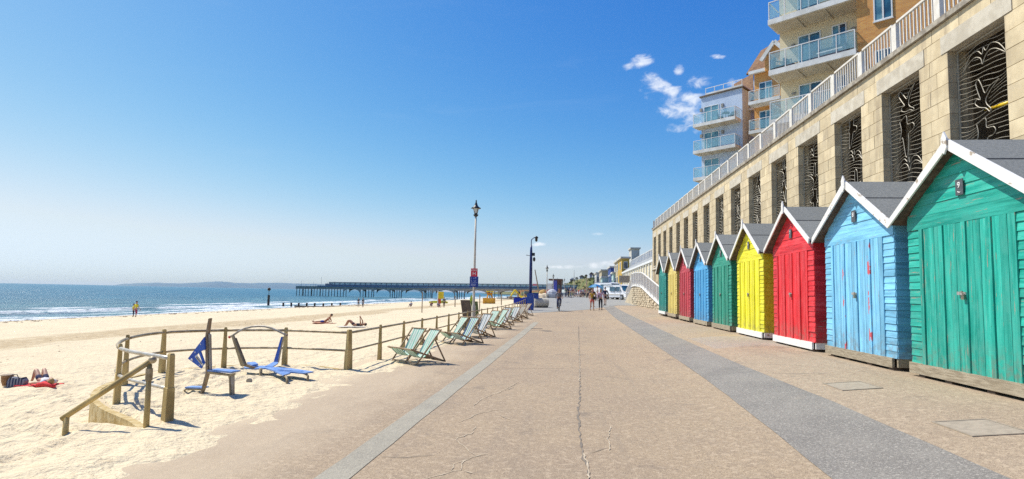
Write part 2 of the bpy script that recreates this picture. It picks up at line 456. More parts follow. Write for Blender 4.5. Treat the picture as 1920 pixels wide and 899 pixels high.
mb.add(vs, fs); tag(mb.build('far_road', M_ROAD, smooth=True), 'pale grey asphalt surface of the far promenade', kind='structure')


def ribbon(name, pxs, w0, w1, mat, lift=.004, seed=0, jit=.02, sub=8):
    rnd = random.Random(seed); pts = [on_g(*p) for p in pxs]; q = []
    for a, b in zip(pts[:-1], pts[1:]):
        L = (b - a).length; n = max(2, int(L * sub))
        for i in range(n): q.append(a.lerp(b, i / n) + Vector((rnd.uniform(-jit, jit), rnd.uniform(-jit, jit), 0)))
    q.append(pts[-1]); m = MB(); vs = []; fs = []
    for i, p in enumerate(q):
        d = (q[min(i + 1, len(q) - 1)] - q[max(i - 1, 0)]); s = Vector((-d.y, d.x, 0)).normalized(); w = rnd.uniform(w0, w1) / 2
        if i in (0, len(q) - 1): w = .001
        for k in (-1, 1):
            c = p + s * w * k; vs.append((c.x, c.y, float(G(c.x, c.y)) + lift))
    for i in range(len(q) - 1): a = 2 * i; fs.append((a, a + 1, a + 3, a + 2))
    m.add(vs, fs); o = m.build(name, mat); tag(o, kind='structure'); return o


M_CRK = pmat('crack_dark', (.16, .135, .11), (.24, .2, .15), 9, .9, vary=False)
M_CRKS = pmat('crack_sand_fill', (.55, .46, .33), (.38, .31, .22), 12, .9, vary=False)
ribbon('pavement_crack', [(1085, 612), (1086, 660), (1087, 700), (1087, 745), (1084, 780), (1088, 820), (1092, 850), (1100, 880), (1104, 902)], .006, .032, M_CRK, .0045, 1, .014, 12)
ribbon('pavement_crack', [(1085, 640), (1088, 690), (1086, 716)], .004, .018, M_CRKS, .0075, 2, .012, 14)
ribbon('pavement_crack', [(1094, 850), (1099, 866), (1103, 884), (1103, 900)], .008, .022, M_CRKS, .0075, 3, .012, 20)
for i, c in enumerate([[(790, 900), (862, 882), (868, 866), (905, 852), (916, 853)], [(845, 884), (850, 872), (893, 856), (915, 852)], [(893, 856), (872, 840), (856, 826), (860, 821), (884, 814), (893, 800)],
                       [(860, 793), (884, 783), (892, 778), (925, 770), (966, 768)], [(712, 858), (760, 859), (816, 854)], [(887, 761), (905, 748), (925, 740), (960, 728)], [(975, 716), (930, 740)],
                       [(1144, 800), (1140, 825), (1144, 850)], [(1104, 852), (1124, 845), (1140, 840)], [(868, 884), (890, 890)], [(935, 779), (950, 786), (975, 792)]]):
    ribbon('pavement_crack', c, .004, .014, M_CRKS if i not in (4, 8) else M_CRK, .0042 + .0003 * i, 10 + i, .012, 16)
ribbon('pavement_crack', [(930, 690), (1010, 692), (1085, 690)], .006, .012, M_CRK, .0042, 30, .01)
ribbon('pavement_crack', [(1200, 660), (1240, 663), (1300, 668)], .006, .012, M_CRK, .0082, 31, .01)
ribbon('pavement_crack', [(1560, 690), (1450, 684), (1380, 682)], .004, .01, M_CRK, .0042, 32, .01)

M_PLATE = pmat('access_cover', (.375, .315, .235), (.31, .26, .195), 14, .85, .003, 60)
for (cx, cy, lab) in ((3.96, 8.46, 'square grey access cover set in the paving before the pale blue hut'), (3.96, 5.98, 'square grey access cover in the paving nearest the camera by the large green hut')):
    z = float(G(cx, cy)); t = empty('access_cover', (cx, cy, z), 0, lab, 'cover')
    sl = (float(G(cx + .25, cy)) - float(G(cx - .25, cy))) / .5
    m = MB(); m.box(-.235, .235, -.27, .27, -.01, .006, lambda x, y, q: (x, y, q + x * sl)); m.build('lid', M_PLATE, t)
    m = MB()
    for a in ((-.262, -.24, -.3, .3), (.24, .262, -.3, .3), (-.24, .24, -.3, -.275), (-.24, .24, .275, .3)): m.box(*a, -.01, .009, lambda x, y, q: (x, y, q + x * sl))
    m.build('frame', pmat('cover_frame', (.27, .225, .165), (.33, .27, .2), 20, .8), t)
M_IRON = pmat('cast_iron', (.09, .075, .06), (.15, .12, .09), 20, .6)
p = on_g(1006, 617); m = MB(); m.box(-.25, .25, -.1, .1, -.01, .012); m.build('drain_cover', M_IRON, loc=p)
tag(bpy.data.objects['drain_cover'], 'small dark drain cover in the open promenade beyond the concrete strip', 'cover')


# ---- sand
def sand_mat():
    m, nt, bs = new_mat('beach_sand'); v = coords(nt, False)
    sep = nt.new('ShaderNodeSeparateXYZ'); nt.put(sep.inputs[0], v); X, Y = sep.outputs[0], sep.outputs[1]
    c = nt.mix(nt.ramp(nt.noise(v, .5, 5, .6), .3, .7), (.70, .595, .40), (.64, .535, .36))
    c = nt.mix(nt.ramp(nt.noise(v, 5, 5, .65), .5, .78, 0, .45), c, (.50, .39, .24))
    wob = nt.math('MULTIPLY', nt.noise(nt.scalev(v, (.3, .05, 1)), 1.0, 4), 9.0)
    bx = nt.math('ADD', X, wob)       # long weed and damp band across the middle of the beach
    band = nt.math('MULTIPLY', nt.ramp(bx, -25.5, -22.5), nt.ramp(bx, -19.5, -18, 1, 0))
    band = nt.math('MULTIPLY', band, nt.ramp(nt.noise(v, 1.6, 5, .7), .3, .6, .25, 1))
    c = nt.mix(nt.math('MULTIPLY', band, .9), c, (.42, .315, .175))
    w2 = nt.math('ADD', X, nt.math('MULTIPLY', nt.noise(nt.scalev(v, (.5, .12, 1)), 1.0, 3), 3.0))
    line = nt.math('MULTIPLY', nt.ramp(w2, -48.9, -48.6), nt.ramp(w2, -48.2, -47.9, 1, 0))
    line = nt.math('MULTIPLY', line, nt.ramp(nt.noise(v, 3.0, 4, .7), .45, .6))
    c = nt.mix(nt.ramp(w2, -50.2, -48.6, .75, 0), c, (.33, .265, .175))
    c = nt.mix(nt.math('MULTIPLY', line, .85), c, (.10, .065, .04))
    sp = nt.new('ShaderNodeTexVoronoi'); nt.put(sp.inputs['Vector'], v); sp.inputs['Scale'].default_value = 2.3
    c = nt.mix(nt.ramp(sp.outputs['Distance'], .04, .055, .8, 0), c, (.2, .13, .08))
    c = nt.mix(nt.math('MULTIPLY', nt.ramp(nt.noise(v, 160, 2), .58, .7), .35), c, (.78, .7, .52))
    c = nt.mix(nt.ramp(nt.noise(v, 26, 5, .7), .52, .66, 0, .35), c, (.44, .33, .19))
    c = nt.mix(nt.ramp(nt.noise(v, 11, 6, .75), .60, .68, 0, .5), c, (.42, .31, .18))
    nt.put(bs.inputs['Base Color'], c); bs.inputs['Roughness'].default_value = .92; bs.inputs['Specular IOR Level'].default_value = .2
    bn = nt.new('ShaderNodeBump'); bn.inputs['Distance'].default_value = .13; bn.inputs['Strength'].default_value = .9
    h = nt.math('ADD', nt.math('MULTIPLY', nt.noise(v, 5.5, 4, .6), .8), nt.math('MULTIPLY', nt.noise(v, 60, 3), .07)); h = nt.math('ADD', h, nt.math('MULTIPLY', nt.noise(v, 1.4, 3, .6), .9))
    nt.put(bn.inputs['Height'], h); nt.put(bs.inputs['Normal'], bn.outputs[0])
    return m


def footprints(X, Y, Z):
    rnd = random.Random(77); xf, yf, zf = X.ravel(), Y.ravel(), Z.ravel().copy()
    near = np.where((xf > -13) & (yf > 2) & (yf < 16))[0]; xn, yn = xf[near], yf[near]; dz_ = np.zeros(len(near)); ee = poly_sd(SANDLINE, xn, yn)
    for _ in range(52):
        px_, py_ = rnd.uniform(-12.5, -4.4), rnd.uniform(2.6, 14); a = rnd.uniform(0, 2 * PI)
        for k in range(rnd.randint(5, 16)):
            a += rnd.uniform(-.12, .12); px_ += math.cos(a) * .55; py_ += math.sin(a) * .55; sx = .07 * (-1) ** k
            cx_, cy_ = px_ - math.sin(a) * sx, py_ + math.cos(a) * sx
            idx_ = np.where((np.abs(xn - cx_) < .4) & (np.abs(yn - cy_) < .4))[0]
            if not len(idx_): continue
            u = (xn[idx_] - cx_) * math.cos(a) + (yn[idx_] - cy_) * math.sin(a); v = -(xn[idx_] - cx_) * math.sin(a) + (yn[idx_] - cy_) * math.cos(a)
            q = (u / .15) ** 2 + (v / .075) ** 2; dz_[idx_] += -.045 * np.exp(-q) + .020 * np.exp(-(np.sqrt(q) - 1.7) ** 2 * 3)
    zf[near] += dz_ * np.clip((ee - .5) / .6, 0, 1); return zf.reshape(Z.shape)


M_SAND = sand_mat()
xs = np.concatenate([stretch(-12, -75, 90, 1.6)[::-1], np.linspace(-12, -3.0, 160)])
ys = np.concatenate([np.linspace(-14, 2.4, 40), np.linspace(2.5, 15, 215), stretch(15, 1400, 150, 2.6)])
tag(grid_obj('beach', xs, ys, lambda x, y: footprints(x, y, beach_z(x, y)), M_SAND), 'bright trampled sand beach sloping to the sea', kind='structure')


rw = random.Random(31); m = MB()
for k in range(900):
    if k < 420: x = -48.6 + rw.gauss(0, .5) + 2 * math.sin(k); y = rw.uniform(30, 150); sz = rw.uniform(.08, .3)
    elif k < 640: x = rw.uniform(-26, -18); y = rw.uniform(12, 90); sz = rw.uniform(.03, .10)
    else: x = rw.uniform(-13, -5.2); y = rw.uniform(3.2, 22); sz = rw.uniform(.010, .035)
    if -7.4 < x < -4 and 5.5 < y < 10.8: continue
    z = float(beach_z(x, y)); a = rw.uniform(0, PI); c_, s_ = math.cos(a) * sz, math.sin(a) * sz; h = sz * .3
    m.add([(x - c_, y - s_, z + .003), (x + s_ * .4, y - c_ * .4, z + h * .3), (x + c_, y + s_, z + .004), (x - s_ * .4, y + c_ * .4, z + .004), (x, y, z + h)], [(0, 1, 4), (1, 2, 4), (2, 3, 4), (3, 0, 4)])
tag(m.build('seaweed_litter', pmat('dry_seaweed', (.10, .055, .03), (.2, .12, .06), 5, .9)), 'bits of dry weed and litter on the sand', kind='stuff')


# ---- sea
def sea_mat():
    m, nt, bs = new_mat('sea_water'); v = coords(nt, False)
    sep = nt.new('ShaderNodeSeparateXYZ'); nt.put(sep.inputs[0], v); X, Y = sep.outputs[0], sep.outputs[1]
    c = nt.mix(nt.ramp(X, -160, -52), (.012, .14, .21), (.13, .27, .28))
    c = nt.mix(nt.ramp(nt.noise(nt.scalev(v, (.35, .06, 1)), 1.0, 8, .72), .42, .62, 0, .75), c, (.005, .075, .13))
    c = nt.mix(nt.ramp(nt.noise(nt.scalev(v, (.12, .03, 1)), 1.0, 6, .7), .52, .7, 0, .5), c, (.05, .24, .32))
    c = nt.mix(nt.ramp(X, -55.5, -51, 0, .7), c, (.34, .33, .27))
    # foam lines along the shore
    wob = nt.math('MULTIPLY', nt.noise(nt.scalev(v, (.02, .035, 1)), 1.0, 4, .6), 7.0)
    fx = nt.math('ADD', X, wob); foam = None
    for x0, wd, thr in ((-48.6, .8, .26), (-51.2, 1.6, .34), (-56.0, 2.6, .40), (-64.0, 6.0, .40), (-75, 2.2, .54)):
        l = nt.math('MULTIPLY', nt.ramp(fx, x0 - wd, x0 - wd * .6), nt.ramp(fx, x0 + wd * .3, x0 + wd, 1, 0))
        pr = nt.ramp(nt.noise(nt.vmath('ADD', nt.scalev(v, (.01, .03, 1)), (x0, 0, 0)), 1.0, 2), thr, thr + .05)
        l = nt.math('MULTIPLY', l, pr); foam = l if foam is None else nt.math('MAXIMUM', foam, l)
    br_ = nt.ramp(nt.noise(nt.scalev(v, (1, .55, 1)), 1.3, 6, .7), .36, .5)
    fr = nt.math('MULTIPLY', foam, br_)
    lace = nt.math('MULTIPLY', nt.ramp(X, -66, -53, 0, 1), nt.ramp(nt.noise(nt.scalev(v, (1, .3, 1)), 1.0, 7, .72), .56, .66, 0, .7))
    fr = nt.math('MAXIMUM', fr, lace)
    c = nt.mix(fr, c, (.82, .85, .84))
    nt.put(bs.inputs['Base Color'], c); nt.put(bs.inputs['Roughness'], nt.math('MULTIPLY_ADD', fr, .5, .36)); bs.inputs['Specular IOR Level'].default_value = .5
    bn = nt.new('ShaderNodeBump'); bn.inputs['Distance'].default_value = 1.3; bn.inputs['Strength'].default_value = 1
    h = nt.math('ADD', nt.noise(nt.scalev(v, (.55, .22, 1)), 1.0, 8, .7), nt.math('MULTIPLY', nt.noise(nt.scalev(v, (.08, .03, 1)), 1.0, 3), 2.0))
    nt.put(bn.inputs['Height'], h); nt.put(bs.inputs['Normal'], bn.outputs[0])
    return m


def sea_z(x, y):
    w = .13 * np.sin((x + 6 * vnoise(x * .02, y * .03, 4)) * .8) * S((-52 - x) / 6) * np.exp((x + 52) / 60)
    br = .35 * np.exp(-((x + 64 + (vnoise(x * 0, y * .03, 8) - .5) * 5) / 1.2) ** 2) * S((vnoise(x * 0, y * .025, 9) - .35) * 4)
    return SEA_Z + w + br + .06 * (vnoise(x * .6, y * .35, 6) - .5)


M_SEA = sea_mat()
xs = np.concatenate([stretch(-140, -22000, 40, 3)[::-1], np.linspace(-140, -44, 190)])
ys = np.concatenate([stretch(20, -3000, 20, 3)[::-1], np.linspace(20, 240, 200), stretch(240, 24000, 60, 3)])
tag(grid_obj('sea', xs, ys, sea_z, M_SEA), 'blue sea with small white breakers along the shore', kind='structure')

# land behind everything
M_LAND = pmat('inland_ground', (.07, .09, .03), (.13, .11, .06), .08, .95, vary=False)
m = MB(); m.box(13.6, 3000, -200, 214, 6.0, 7.6); m.add([(9, -200, .3), (12.8, -200, .3), (12.8, 12000, 1.0), (9, 12000, 1.0)], [(0, 1, 2, 3)])
tag(m.build('inland_ground', M_LAND), 'level ground on the cliff top behind the wall', kind='structure')

# ================================================================= BEACH HUTS
HX = 5.35
HW, EAVE, APEX, DEPTH = 1.25, 2.5, 3.32, 2.15
M_FELT = pmat('roof_felt', (.21, .22, .215), (.155, .165, .162), 30, .95, .004, 150, objv=.15)
M_FELTE = pmat('felt_edge', (.05, .05, .052), (.08, .08, .08), 20, .9)
M_WHT = pmat('white_board_paint', (.80, .79, .75), (.66, .63, .56), 7, .55, .003, 60, stretch=(2, 2, 6), lo=.5, hi=.75, objv=.06)
M_WHTW = pmat('white_board_worn', (.80, .79, .75), (.42, .35, .27), 9, .6, .004, 60, lo=.60, hi=.66, objv=.06)
M_WOOD = pmat('weathered_sill_wood', (.42, .36, .26), (.27, .22, .15), 6, .85, .004, 60, stretch=(1, 8, 8), objv=.15)
M_DKWOOD = pmat('dark_bearer_wood', (.075, .055, .04), (.14, .10, .07), 10, .9, .004, 50)
M_GALV = pmat('galvanised_hasp', (.62, .61, .58), (.35, .30, .24), 30, .45, metal=.6)
M_PADL = pmat('padlock_metal', (.2, .18, .15), (.35, .3, .2), 30, .4, metal=.7)
M_SLATE = pmat('number_plate', (.075, .08, .09), (.10, .105, .115), 20, .5)
M_DIGIT = pmat('digit_white', (.85, .85, .83), (.8, .8, .78), 10, .5)
HUTC = {'green': (.006, .40, .305), 'blue': (.20, .55, .80), 'red': (.74, .012, .02), 'yellow': (.90, .80, .006), 'dgreen': (.008, .29, .19),
        'blue2': (.06, .36, .68), 'red2': (.52, .03, .05), 'pyellow': (.78, .62, .16), 'teal': (.005, .26, .22)}
HM = {}
for k, c in HUTC.items():
    HM[k] = (paint_mat('paint_%s_vertical' % k, c, 'z', .8 if k in ('green', 'blue') else .25), paint_mat('paint_%s_boards' % k, c, 'x', .8 if k in ('green', 'blue') else .25), paint_mat('paint_%s_side' % k, tuple(x * .97 for x in c), 'y', .6))
M_BLUEPATCH = paint_mat('paint_blue_with_red_patches', HUTC['blue'], 'z', .8, patch=(.62, .10, .12))


def clap(m, xb0, xb1, xt0, xt1, z0, z1, y, p=.016):
    """one lapped board: thin top edge, proud bottom edge; front is -y"""
    m.add([(xb0, y - p, z0), (xb1, y - p, z0), (xt1, y - .004, z1), (xt0, y - .004, z1), (xb0, y + .012, z0), (xb1, y + .012, z0), (xt1, y + .012, z1), (xt0, y + .012, z1)],
          [(0, 1, 2, 3), (5, 4, 7, 6), (0, 4, 5, 1), (3, 2, 6, 7), (0, 3, 7, 4), (1, 5, 6, 2)])


def text_mesh(txt, size, mat, depth=.004):
    cu = bpy.data.curves.new('lettering', 'FONT'); cu.body = txt; cu.size = size; cu.align_x = 'CENTER'; cu.align_y = 'CENTER'; cu.extrude = depth; cu.resolution_u = 3
    o = bpy.data.objects.new('lettering', cu); COL.objects.link(o); dg = bpy.context.evaluated_depsgraph_get(); me = bpy.data.meshes.new_from_object(o.evaluated_get(dg))
    bpy.data.objects.remove(o); bpy.data.curves.remove(cu); me.materials.clear(); me.materials.append(mat); return me


HUTS = [  # left edge Y, number, colour, sill colour, label
    (9.47, '9', 'green', 'wood', 'largest and nearest green beach hut, with bare wood sill and worn doors'),
    (12.38, '8', 'blue', 'wood', 'pale blue beach hut with red paint patches, beside the big green one'),
    (15.45, '7', 'red', 'white', 'bright red beach hut with white sill, between the yellow and the pale blue hut'),
    (18.7, '6', 'yellow', 'white', 'bright yellow beach hut with white sill, between the dark green and the bright red hut'),
    (21.85, '5', 'dgreen', 'wood', 'dark green beach hut standing just left of the bright yellow hut'),
    (25.0, '4', 'blue2', 'wood', 'mid blue beach hut between the small crimson hut and the dark green hut'),
    (28.25, '3', 'red2', 'wood', 'small crimson beach hut between the pale yellow and the mid blue hut'),
    (31.5, '2', 'pyellow', 'wood', 'pale buttery yellow beach hut, second from the far end of the row'),
    (34.75, '1', 'teal', 'white', 'teal beach hut farthest away at the end of the row beside the stone stairs')]


def hut(idx, yl, num, colr, sillc, label):
    z0 = .35 if idx < 6 else .35 + .03 * (idx - 5); full = idx < 3; rnd = random.Random(idx + 5)
    t = empty('beach_hut', (HX, yl - HW, z0), -PI / 2 + rnd.uniform(-.008, .008), label, 'beach hut', 'row of painted beach huts')
    mv, mh, ms = HM[colr]
    slope = (APEX - EAVE) / HW
    # body
    m = MB(); poly = [(-HW + .02, .2), (HW - .02, .2), (HW - .02, EAVE - .02), (0, APEX - .03), (-HW + .02, EAVE - .02)]
    m.prism(poly, .02, DEPTH, lambda u, v, w: (u, w, v)); m.build('wall', mh, t)
    # corner strips and gable of lapped boards
    ch = .1135; nb = int((2.24 - .2) / ch)
    mj = MB()
    for s in (-1, 1):
        for i in range(nb + 1):
            a = .2 + i * ch; b = min(a + ch, 2.33); x0, x1 = sorted((s * .925, s * HW)); j = rnd.uniform(-.004, .004)
            if full: q = MB(); clap(q, x0, x1, x0, x1, a + .002, b, j); q.build('clapboard', mh, t)
            else: clap(mj, x0, x1, x0, x1, a + .002, b, j)
    z = 2.44; gh = .165
    hb = MB(); clap(hb, -HW, HW, -HW, HW, 2.25, 2.44, -.012, .012); hb.build('header_board', mh, t)
    while z < APEX - .02:
        zt = min(z + gh, APEX - .012)
        wb = min(HW, (APEX - z) / slope + .0); wt_ = min(HW, (APEX - zt) / slope)
        if full or idx < 5: q = MB(); clap(q, -wb, wb, -wt_, wt_, z + .002, zt, 0); q.build('gable_board', mh, t)
        else: clap(mj, -wb, wb, -wt_, wt_, z + .002, zt, 0)
        z = zt
    # sides
    for s in (1, -1):
        n = int((EAVE - .2) / ch)
        for i in range(n + 1):
            a = .2 + i * ch; b = min(a + ch, EAVE)
            q = MB() if (full and s == 1) else mj
            k = len(q.v); clap(q, 0, DEPTH, 0, DEPTH, a + .002, b, 0)
            q.v[k:] = [(s * (HW - v[1]), v[0], v[2]) for v in q.v[k:]]
            if full and s == 1: q.build('clapboard', ms, t)
    if mj.v: o = mj.build('clapboards', mh, t); o['kind'] = 'stuff'
    # doors
    zb, zt = .17, 2.25
    m = MB(); m.box(-.925, .925, -.006, .018, .2, 2.25); m.build('door_backing', pmat('door_gap_dark_' + colr, tuple(c * .12 for c in HUTC[colr]), None, 5, .9) if ('door_gap_dark_' + colr) not in bpy.data.materials else bpy.data.materials['door_gap_dark_' + colr], t)
    for side in (-1, 1):
        d = empty('door', (0, 0, 0)); d.parent = t
        for qd in range(2):
            x0 = (-.925 if side < 0 else .004) + qd * .462
            strips = [(x0 + .004, x0 + .082, .040)]
            w = (.462 - .088) / 3
            for k in range(3): strips.append((x0 + .090 + k * w, x0 + .090 + (k + 1) * w - .006, .020 + (.002 if k % 2 else 0)))
            for k, (a, b, pr) in enumerate(strips):
                if side < 0 and qd == 0 and k == 1 and colr == 'blue': mm = mv
                else: mm = mv
                if colr == 'blue' and side < 0 and qd == 1 and k == 0: mm = M_BLUEPATCH
                if colr == 'blue' and side > 0 and qd == 1 and k == 0: mm = M_BLUEPATCH
                q = MB(); zz = zb + rnd.uniform(-.012, .02) + (0 if k else -.01); yb_ = -.02 if pr > .03 else -.006
                q.box(a, b, -pr - .008, yb_, zz, zt - rnd.uniform(.002, .008)); q.build('door_plank', mm, d)
    # lock
    m = MB(); zl = 1.27; m.box(-.10, .02, -.058, -.046, zl - .022, zl + .022); m.box(.02, .075, -.062, -.046, zl - .018, zl + .018); m.box(-.01, .012, -.066, -.046, zl - .032, zl + .032); m.build('hasp', M_GALV, t)
    m = MB(); m.tube([(.05 + .016 * math.cos(a), -.075, zl - .02 + .028 * math.sin(a)) for a in np.linspace(0, PI, 7)], .005, 6); m.box(.024, .077, -.088, -.064, zl - .085, zl - .022); m.build('padlock', M_PADL, t)
    # number plate
    m = MB(); m.box(-.075, .075, -.040, -.03, 2.62, 2.84); pl = m.build('number_plate', M_SLATE, t)
    o = from_mesh('digit', text_mesh(num, .12, M_DIGIT), pl, (0, -.044, 2.755)); o.rotation_euler = (PI / 2, 0, 0)
    if idx == 0:
        m = MB(); m.tube([(-.025, -.043, 2.67), (-.005, -.043, 2.658), (.025, -.043, 2.655)], .006, 4); m.build('plate_flourish', M_DIGIT, pl)
    # barge boards and finial
    wh = M_WHTW if idx < 2 else M_WHT
    ov = .20; yf = -.17
    for s in (-1, 1):
        ex, ez = s * (HW + ov), APEX + .06 - slope * (HW + ov)
        dx, dz = s * HW + s * ov, -(slope * (HW + ov)); L = math.hypot(dx, dz); nx, nz = -dz / L * s, abs(dx) / L
        hgt = .135 if idx < 2 else .11
        m = MB(); A = (0, APEX + .10); B_ = (ex, ez + .04)
        poly = [A, B_, (B_[0] - nx * hgt * s * .55, B_[1] - hgt), (0, A[1] - hgt * 1.15)]
        m.prism(poly, yf - .022 - (.002 if s > 0 else 0), yf + .004, lambda u, v, w: (u, w, v)); m.build('bargeboard', wh, t)
    m = MB(); fp = [(-.045, APEX - .10), (.045, APEX - .10), (.055, APEX + .10), (.03, APEX + .16), (0, APEX + .21), (-.03, APEX + .16), (-.055, APEX + .10), ]
    if idx < 2: fp = [(0, APEX - .16)] + fp[1:] if False else [(0, APEX - .13), (.05, APEX - .05), (.058, APEX + .09), (.0, APEX + .19), (-.058, APEX + .09), (-.05, APEX - .05)]
    m.prism(fp, yf - .05, yf - .026, lambda u, v, w: (u, w, v)); m.build('finial', wh, t)
    # roof slabs: board deck plus overlapped felt
    for s in (-1, 1):
        def P(u, v, w, s=s): return (s * u, v, APEX + .05 - slope * u + w)
        E0 = HW + ov - .01
        m = MB(); m.box(0, E0, yf + .006, DEPTH + .12, -.05, 0, P); m.build('roof_deck', M_DKWOOD, t)
        for k, (u0, u1, lf) in enumerate(((.0, .62, .022), (.60, E0 + .02, .010))):
            m = MB(); m.box(u0, u1, yf + .004, DEPTH + .14, lf - .012, lf, P); m.build('roof_felt', M_FELT, t)
        m = MB(); m.box(.612, .632, yf + .004, DEPTH + .14, .0085, .020, P); m.build('felt_lap', M_FELTE, t)
    m = MB(); m.box(-HW, HW, DEPTH - .02, DEPTH + .01, .2, EAVE); m.build('back_wall', ms, t)
    # sill and bearers
    sm = M_WHT if sillc == 'white' else M_WOOD
    m = MB(); m.box(-HW - .01, HW - .09, -.05, -.008, .045, .205); m.build('sill_board', sm, t)
    m = MB(); m.box(HW - .04, HW + .0, .0, DEPTH, .06, .198); m.build('side_sill', M_WOOD if sillc != 'white' else M_WHTW, t)
    for x in (-1.05, -.45, .35, 1.02):
        m = MB(); m.box(x, x + .14, -.03, DEPTH - .1, -.02, .06); m.build('bearer', M_DKWOOD, t)
    m = MB(); m.box(-HW + .1, HW - .1, .3, DEPTH - .1, .05, .19); m.build('floor', M_DKWOOD, t)


for i, h in enumerate(HUTS): hut(i, *h)

# ================================================================= STONE ARCADE WALL
WX = 8.6
WY0, WY1 = 6.5, 60.0


def WZ(y, z): return z + .0085 * max(0, y - 13) * max(0, min(1.0, (z - 4.6) / 3.4))


M_STONE = pmat('buff_stone_block', (.66, .55, .36), (.54, .44, .28), 2.2, .85, .003, 40, objv=.24)
_nt = NT(M_STONE.node_tree); _bs = M_STONE.node_tree.nodes['Principled BSDF']; _c = _bs.inputs['Base Color'].links[0].from_socket
_v = _nt.new('ShaderNodeTexCoord').outputs['Object']
_c = _nt.mix(_nt.ramp(_nt.noise(_nt.scalev(_v, (3, 3, .35)), 1.0, 6, .7), .48, .68, 0, .6), _c, (.30, .24, .17))
_c = _nt.mix(_nt.ramp(_nt.noise(_v, 1.1, 5, .7), .55, .75, 0, .35), _c, (.42, .37, .30)); _nt.put(_bs.inputs['Base Color'], _c)
M_STONEJ = pmat('stone_joint', (.36, .29, .195), (.27, .21, .14), 9, .95)
M_LINT = pmat('pale_lintel_stone', (.60, .55, .45), (.48, .43, .34), 3.5, .85, .003, 40, objv=.08)
M_COPE = pmat('coping_concrete', (.42, .38, .31), (.24, .21, .17), 5, .9, .004, 40)
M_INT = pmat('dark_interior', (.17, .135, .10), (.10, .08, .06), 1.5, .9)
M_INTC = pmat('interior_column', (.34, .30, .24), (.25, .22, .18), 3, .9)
M_STEEL = pmat('pale_grille_steel', (.42, .385, .31), (.31, .28, .22), 20, .5, metal=.1, spec=.4)
M_YEL = pmat('yellow_plastic', (.82, .55, .02), (.8, .5, .02), 5, .35)
M_RAILP = pmat('cream_railing_paint', (.76, .72, .65), (.66, .62, .54), 5, .5)
wall = empty('arcade_wall', (WX, 35, .35), 0, 'long buff stone arcade wall with grilled openings rising behind the beach huts', 'wall')


def wb(m, x0, x1, y0, y1, z0, z1):
    m.box(x0, x1, y0, y1, z0, z1, lambda x, y, z: (x - WX, y - 35, WZ(y, z) - .35))


WIN = [(on_x(a, y, WX).y + on_x(b, y, WX).y) / 2 for a, b, y in ((1784, 1885, 200), (1656, 1722, 200), (1565.6, 1614, 250), (1495, 1535, 290))] + [24.1, 27.2, 30.25, 33.45, 36.6, 39.9, 43.0, 46.1, 49.35, 52.5, 55.6, 58.6]
WWID = [1.70 if i < 8 else 1.55 for i in range(16)]
SILL, WTOP, LTOP, CTOP = 4.55 - 1.75, 7.26, 7.68, 8.15
SILLS = [2.6 if w < 30 else 4.55 for w in WIN]
SILLS = [3.2 if w < 17 else 4.55 for w in WIN]
ed = [WY0]
for c, w in zip(WIN, WWID): ed += [c - w / 2, c + w / 2]
ed.append(WY1)
JB = MB()
for i in range(0, len(ed), 2): wb(JB, WX + .02, WX + .48, ed[i] + (.012 if i else 0), ed[i + 1] - .012, 2.0, WTOP)
for c, w, s in zip(WIN, WWID, SILLS): wb(JB, WX + .02, WX + .48, c - w / 2 - .02, c + w / 2 + .02, 2.0, s - .06)
wb(JB, WX + .022, WX + .48, WY0, WY1, WTOP, CTOP - .15)
wb(JB, WX + .01, WX + .5, WY0, WY1, .2, 2.0)
JB.build('wall_core', M_STONEJ, wall)
stuffb = MB(); nblk = 0; rnd = random.Random(3)


def block(y0, y1, z0, z1, d=.40):
    global nblk
    j = rnd.uniform(-.004, .004); y0 += .006; y1 -= .006; z0 += .006; z1 -= .006
    if y1 < 34 and nblk < 296:
        m = MB(); wb(m, WX + j, WX + d, y0, y1, z0, z1); m.build('stone_block', M_STONE, wall); nblk += 1
    else: wb(stuffb, WX + j, WX + d, y0, y1, z0, z1)


CH = .363
for i in range(0, len(ed), 2):
    a, b = ed[i], ed[i + 1]
    if i == 0: a = 9.6
    z = WTOP - 12 * CH; k = i
    while z < WTOP - .01:
        if b < 24.5 or z > (3.2 if b < 34 else 2.4):
            if not (b > 16 and z < 3.25) or b > 34:
                w = b - a
                if k % 2: cuts = [0, .62, 1] if w < 1.6 else [0, .3, .62, 1]
                else: cuts = [0, .38, 1] if w < 1.6 else [0, .2, .55, 1]
                for c0, c1 in zip(cuts[:-1], cuts[1:]): block(a + w * c0, a + w * c1, z, z + CH)
        z += CH; k += 1
y = 9.6; k = 0
while y < WY1 - .3:      # band between lintels and top course
    y2 = min(y + rnd.choice((.62, .8, .95)), WY1); block(y, y2, LTOP, CTOP - .15); y = y2
le = [9.6]
for c, w in zip(WIN, WWID): le += [c - w / 2 - .22, c + w / 2 + .22]
le.append(WY1)
for i in range(0, len(le), 2): block(le[i], le[i + 1], WTOP, LTOP)
o = stuffb.build('stone_blocks', M_STONE, wall); o['kind'] = 'stuff'
for c, w in zip(WIN, WWID):
    m = MB(); wb(m, WX - .012, WX + .42, c - w / 2 - .214, c + w / 2 + .214, WTOP + .004, LTOP - .004); m.build('lintel', M_LINT, wall)
for c, w, s in zip(WIN, WWID, SILLS):
    m = MB(); wb(m, WX - .03, WX + .5, c - w / 2 - (.0), c + w / 2, s - .06, s + .02); m.build('sill', M_LINT, wall)
y = 8.0
while y < WY1:
    m = MB(); wb(m, WX - .08, WX + .55, y, min(y + 1.79, WY1 + .02), CTOP - .145, CTOP - .01); m.build('coping_stone', M_COPE, wall); y += 1.8
m = MB(); wb(m, WX - .1, WX + .02, 36, WY1, 4.2, 4.36); m.build('ledge', M_LINT, wall)
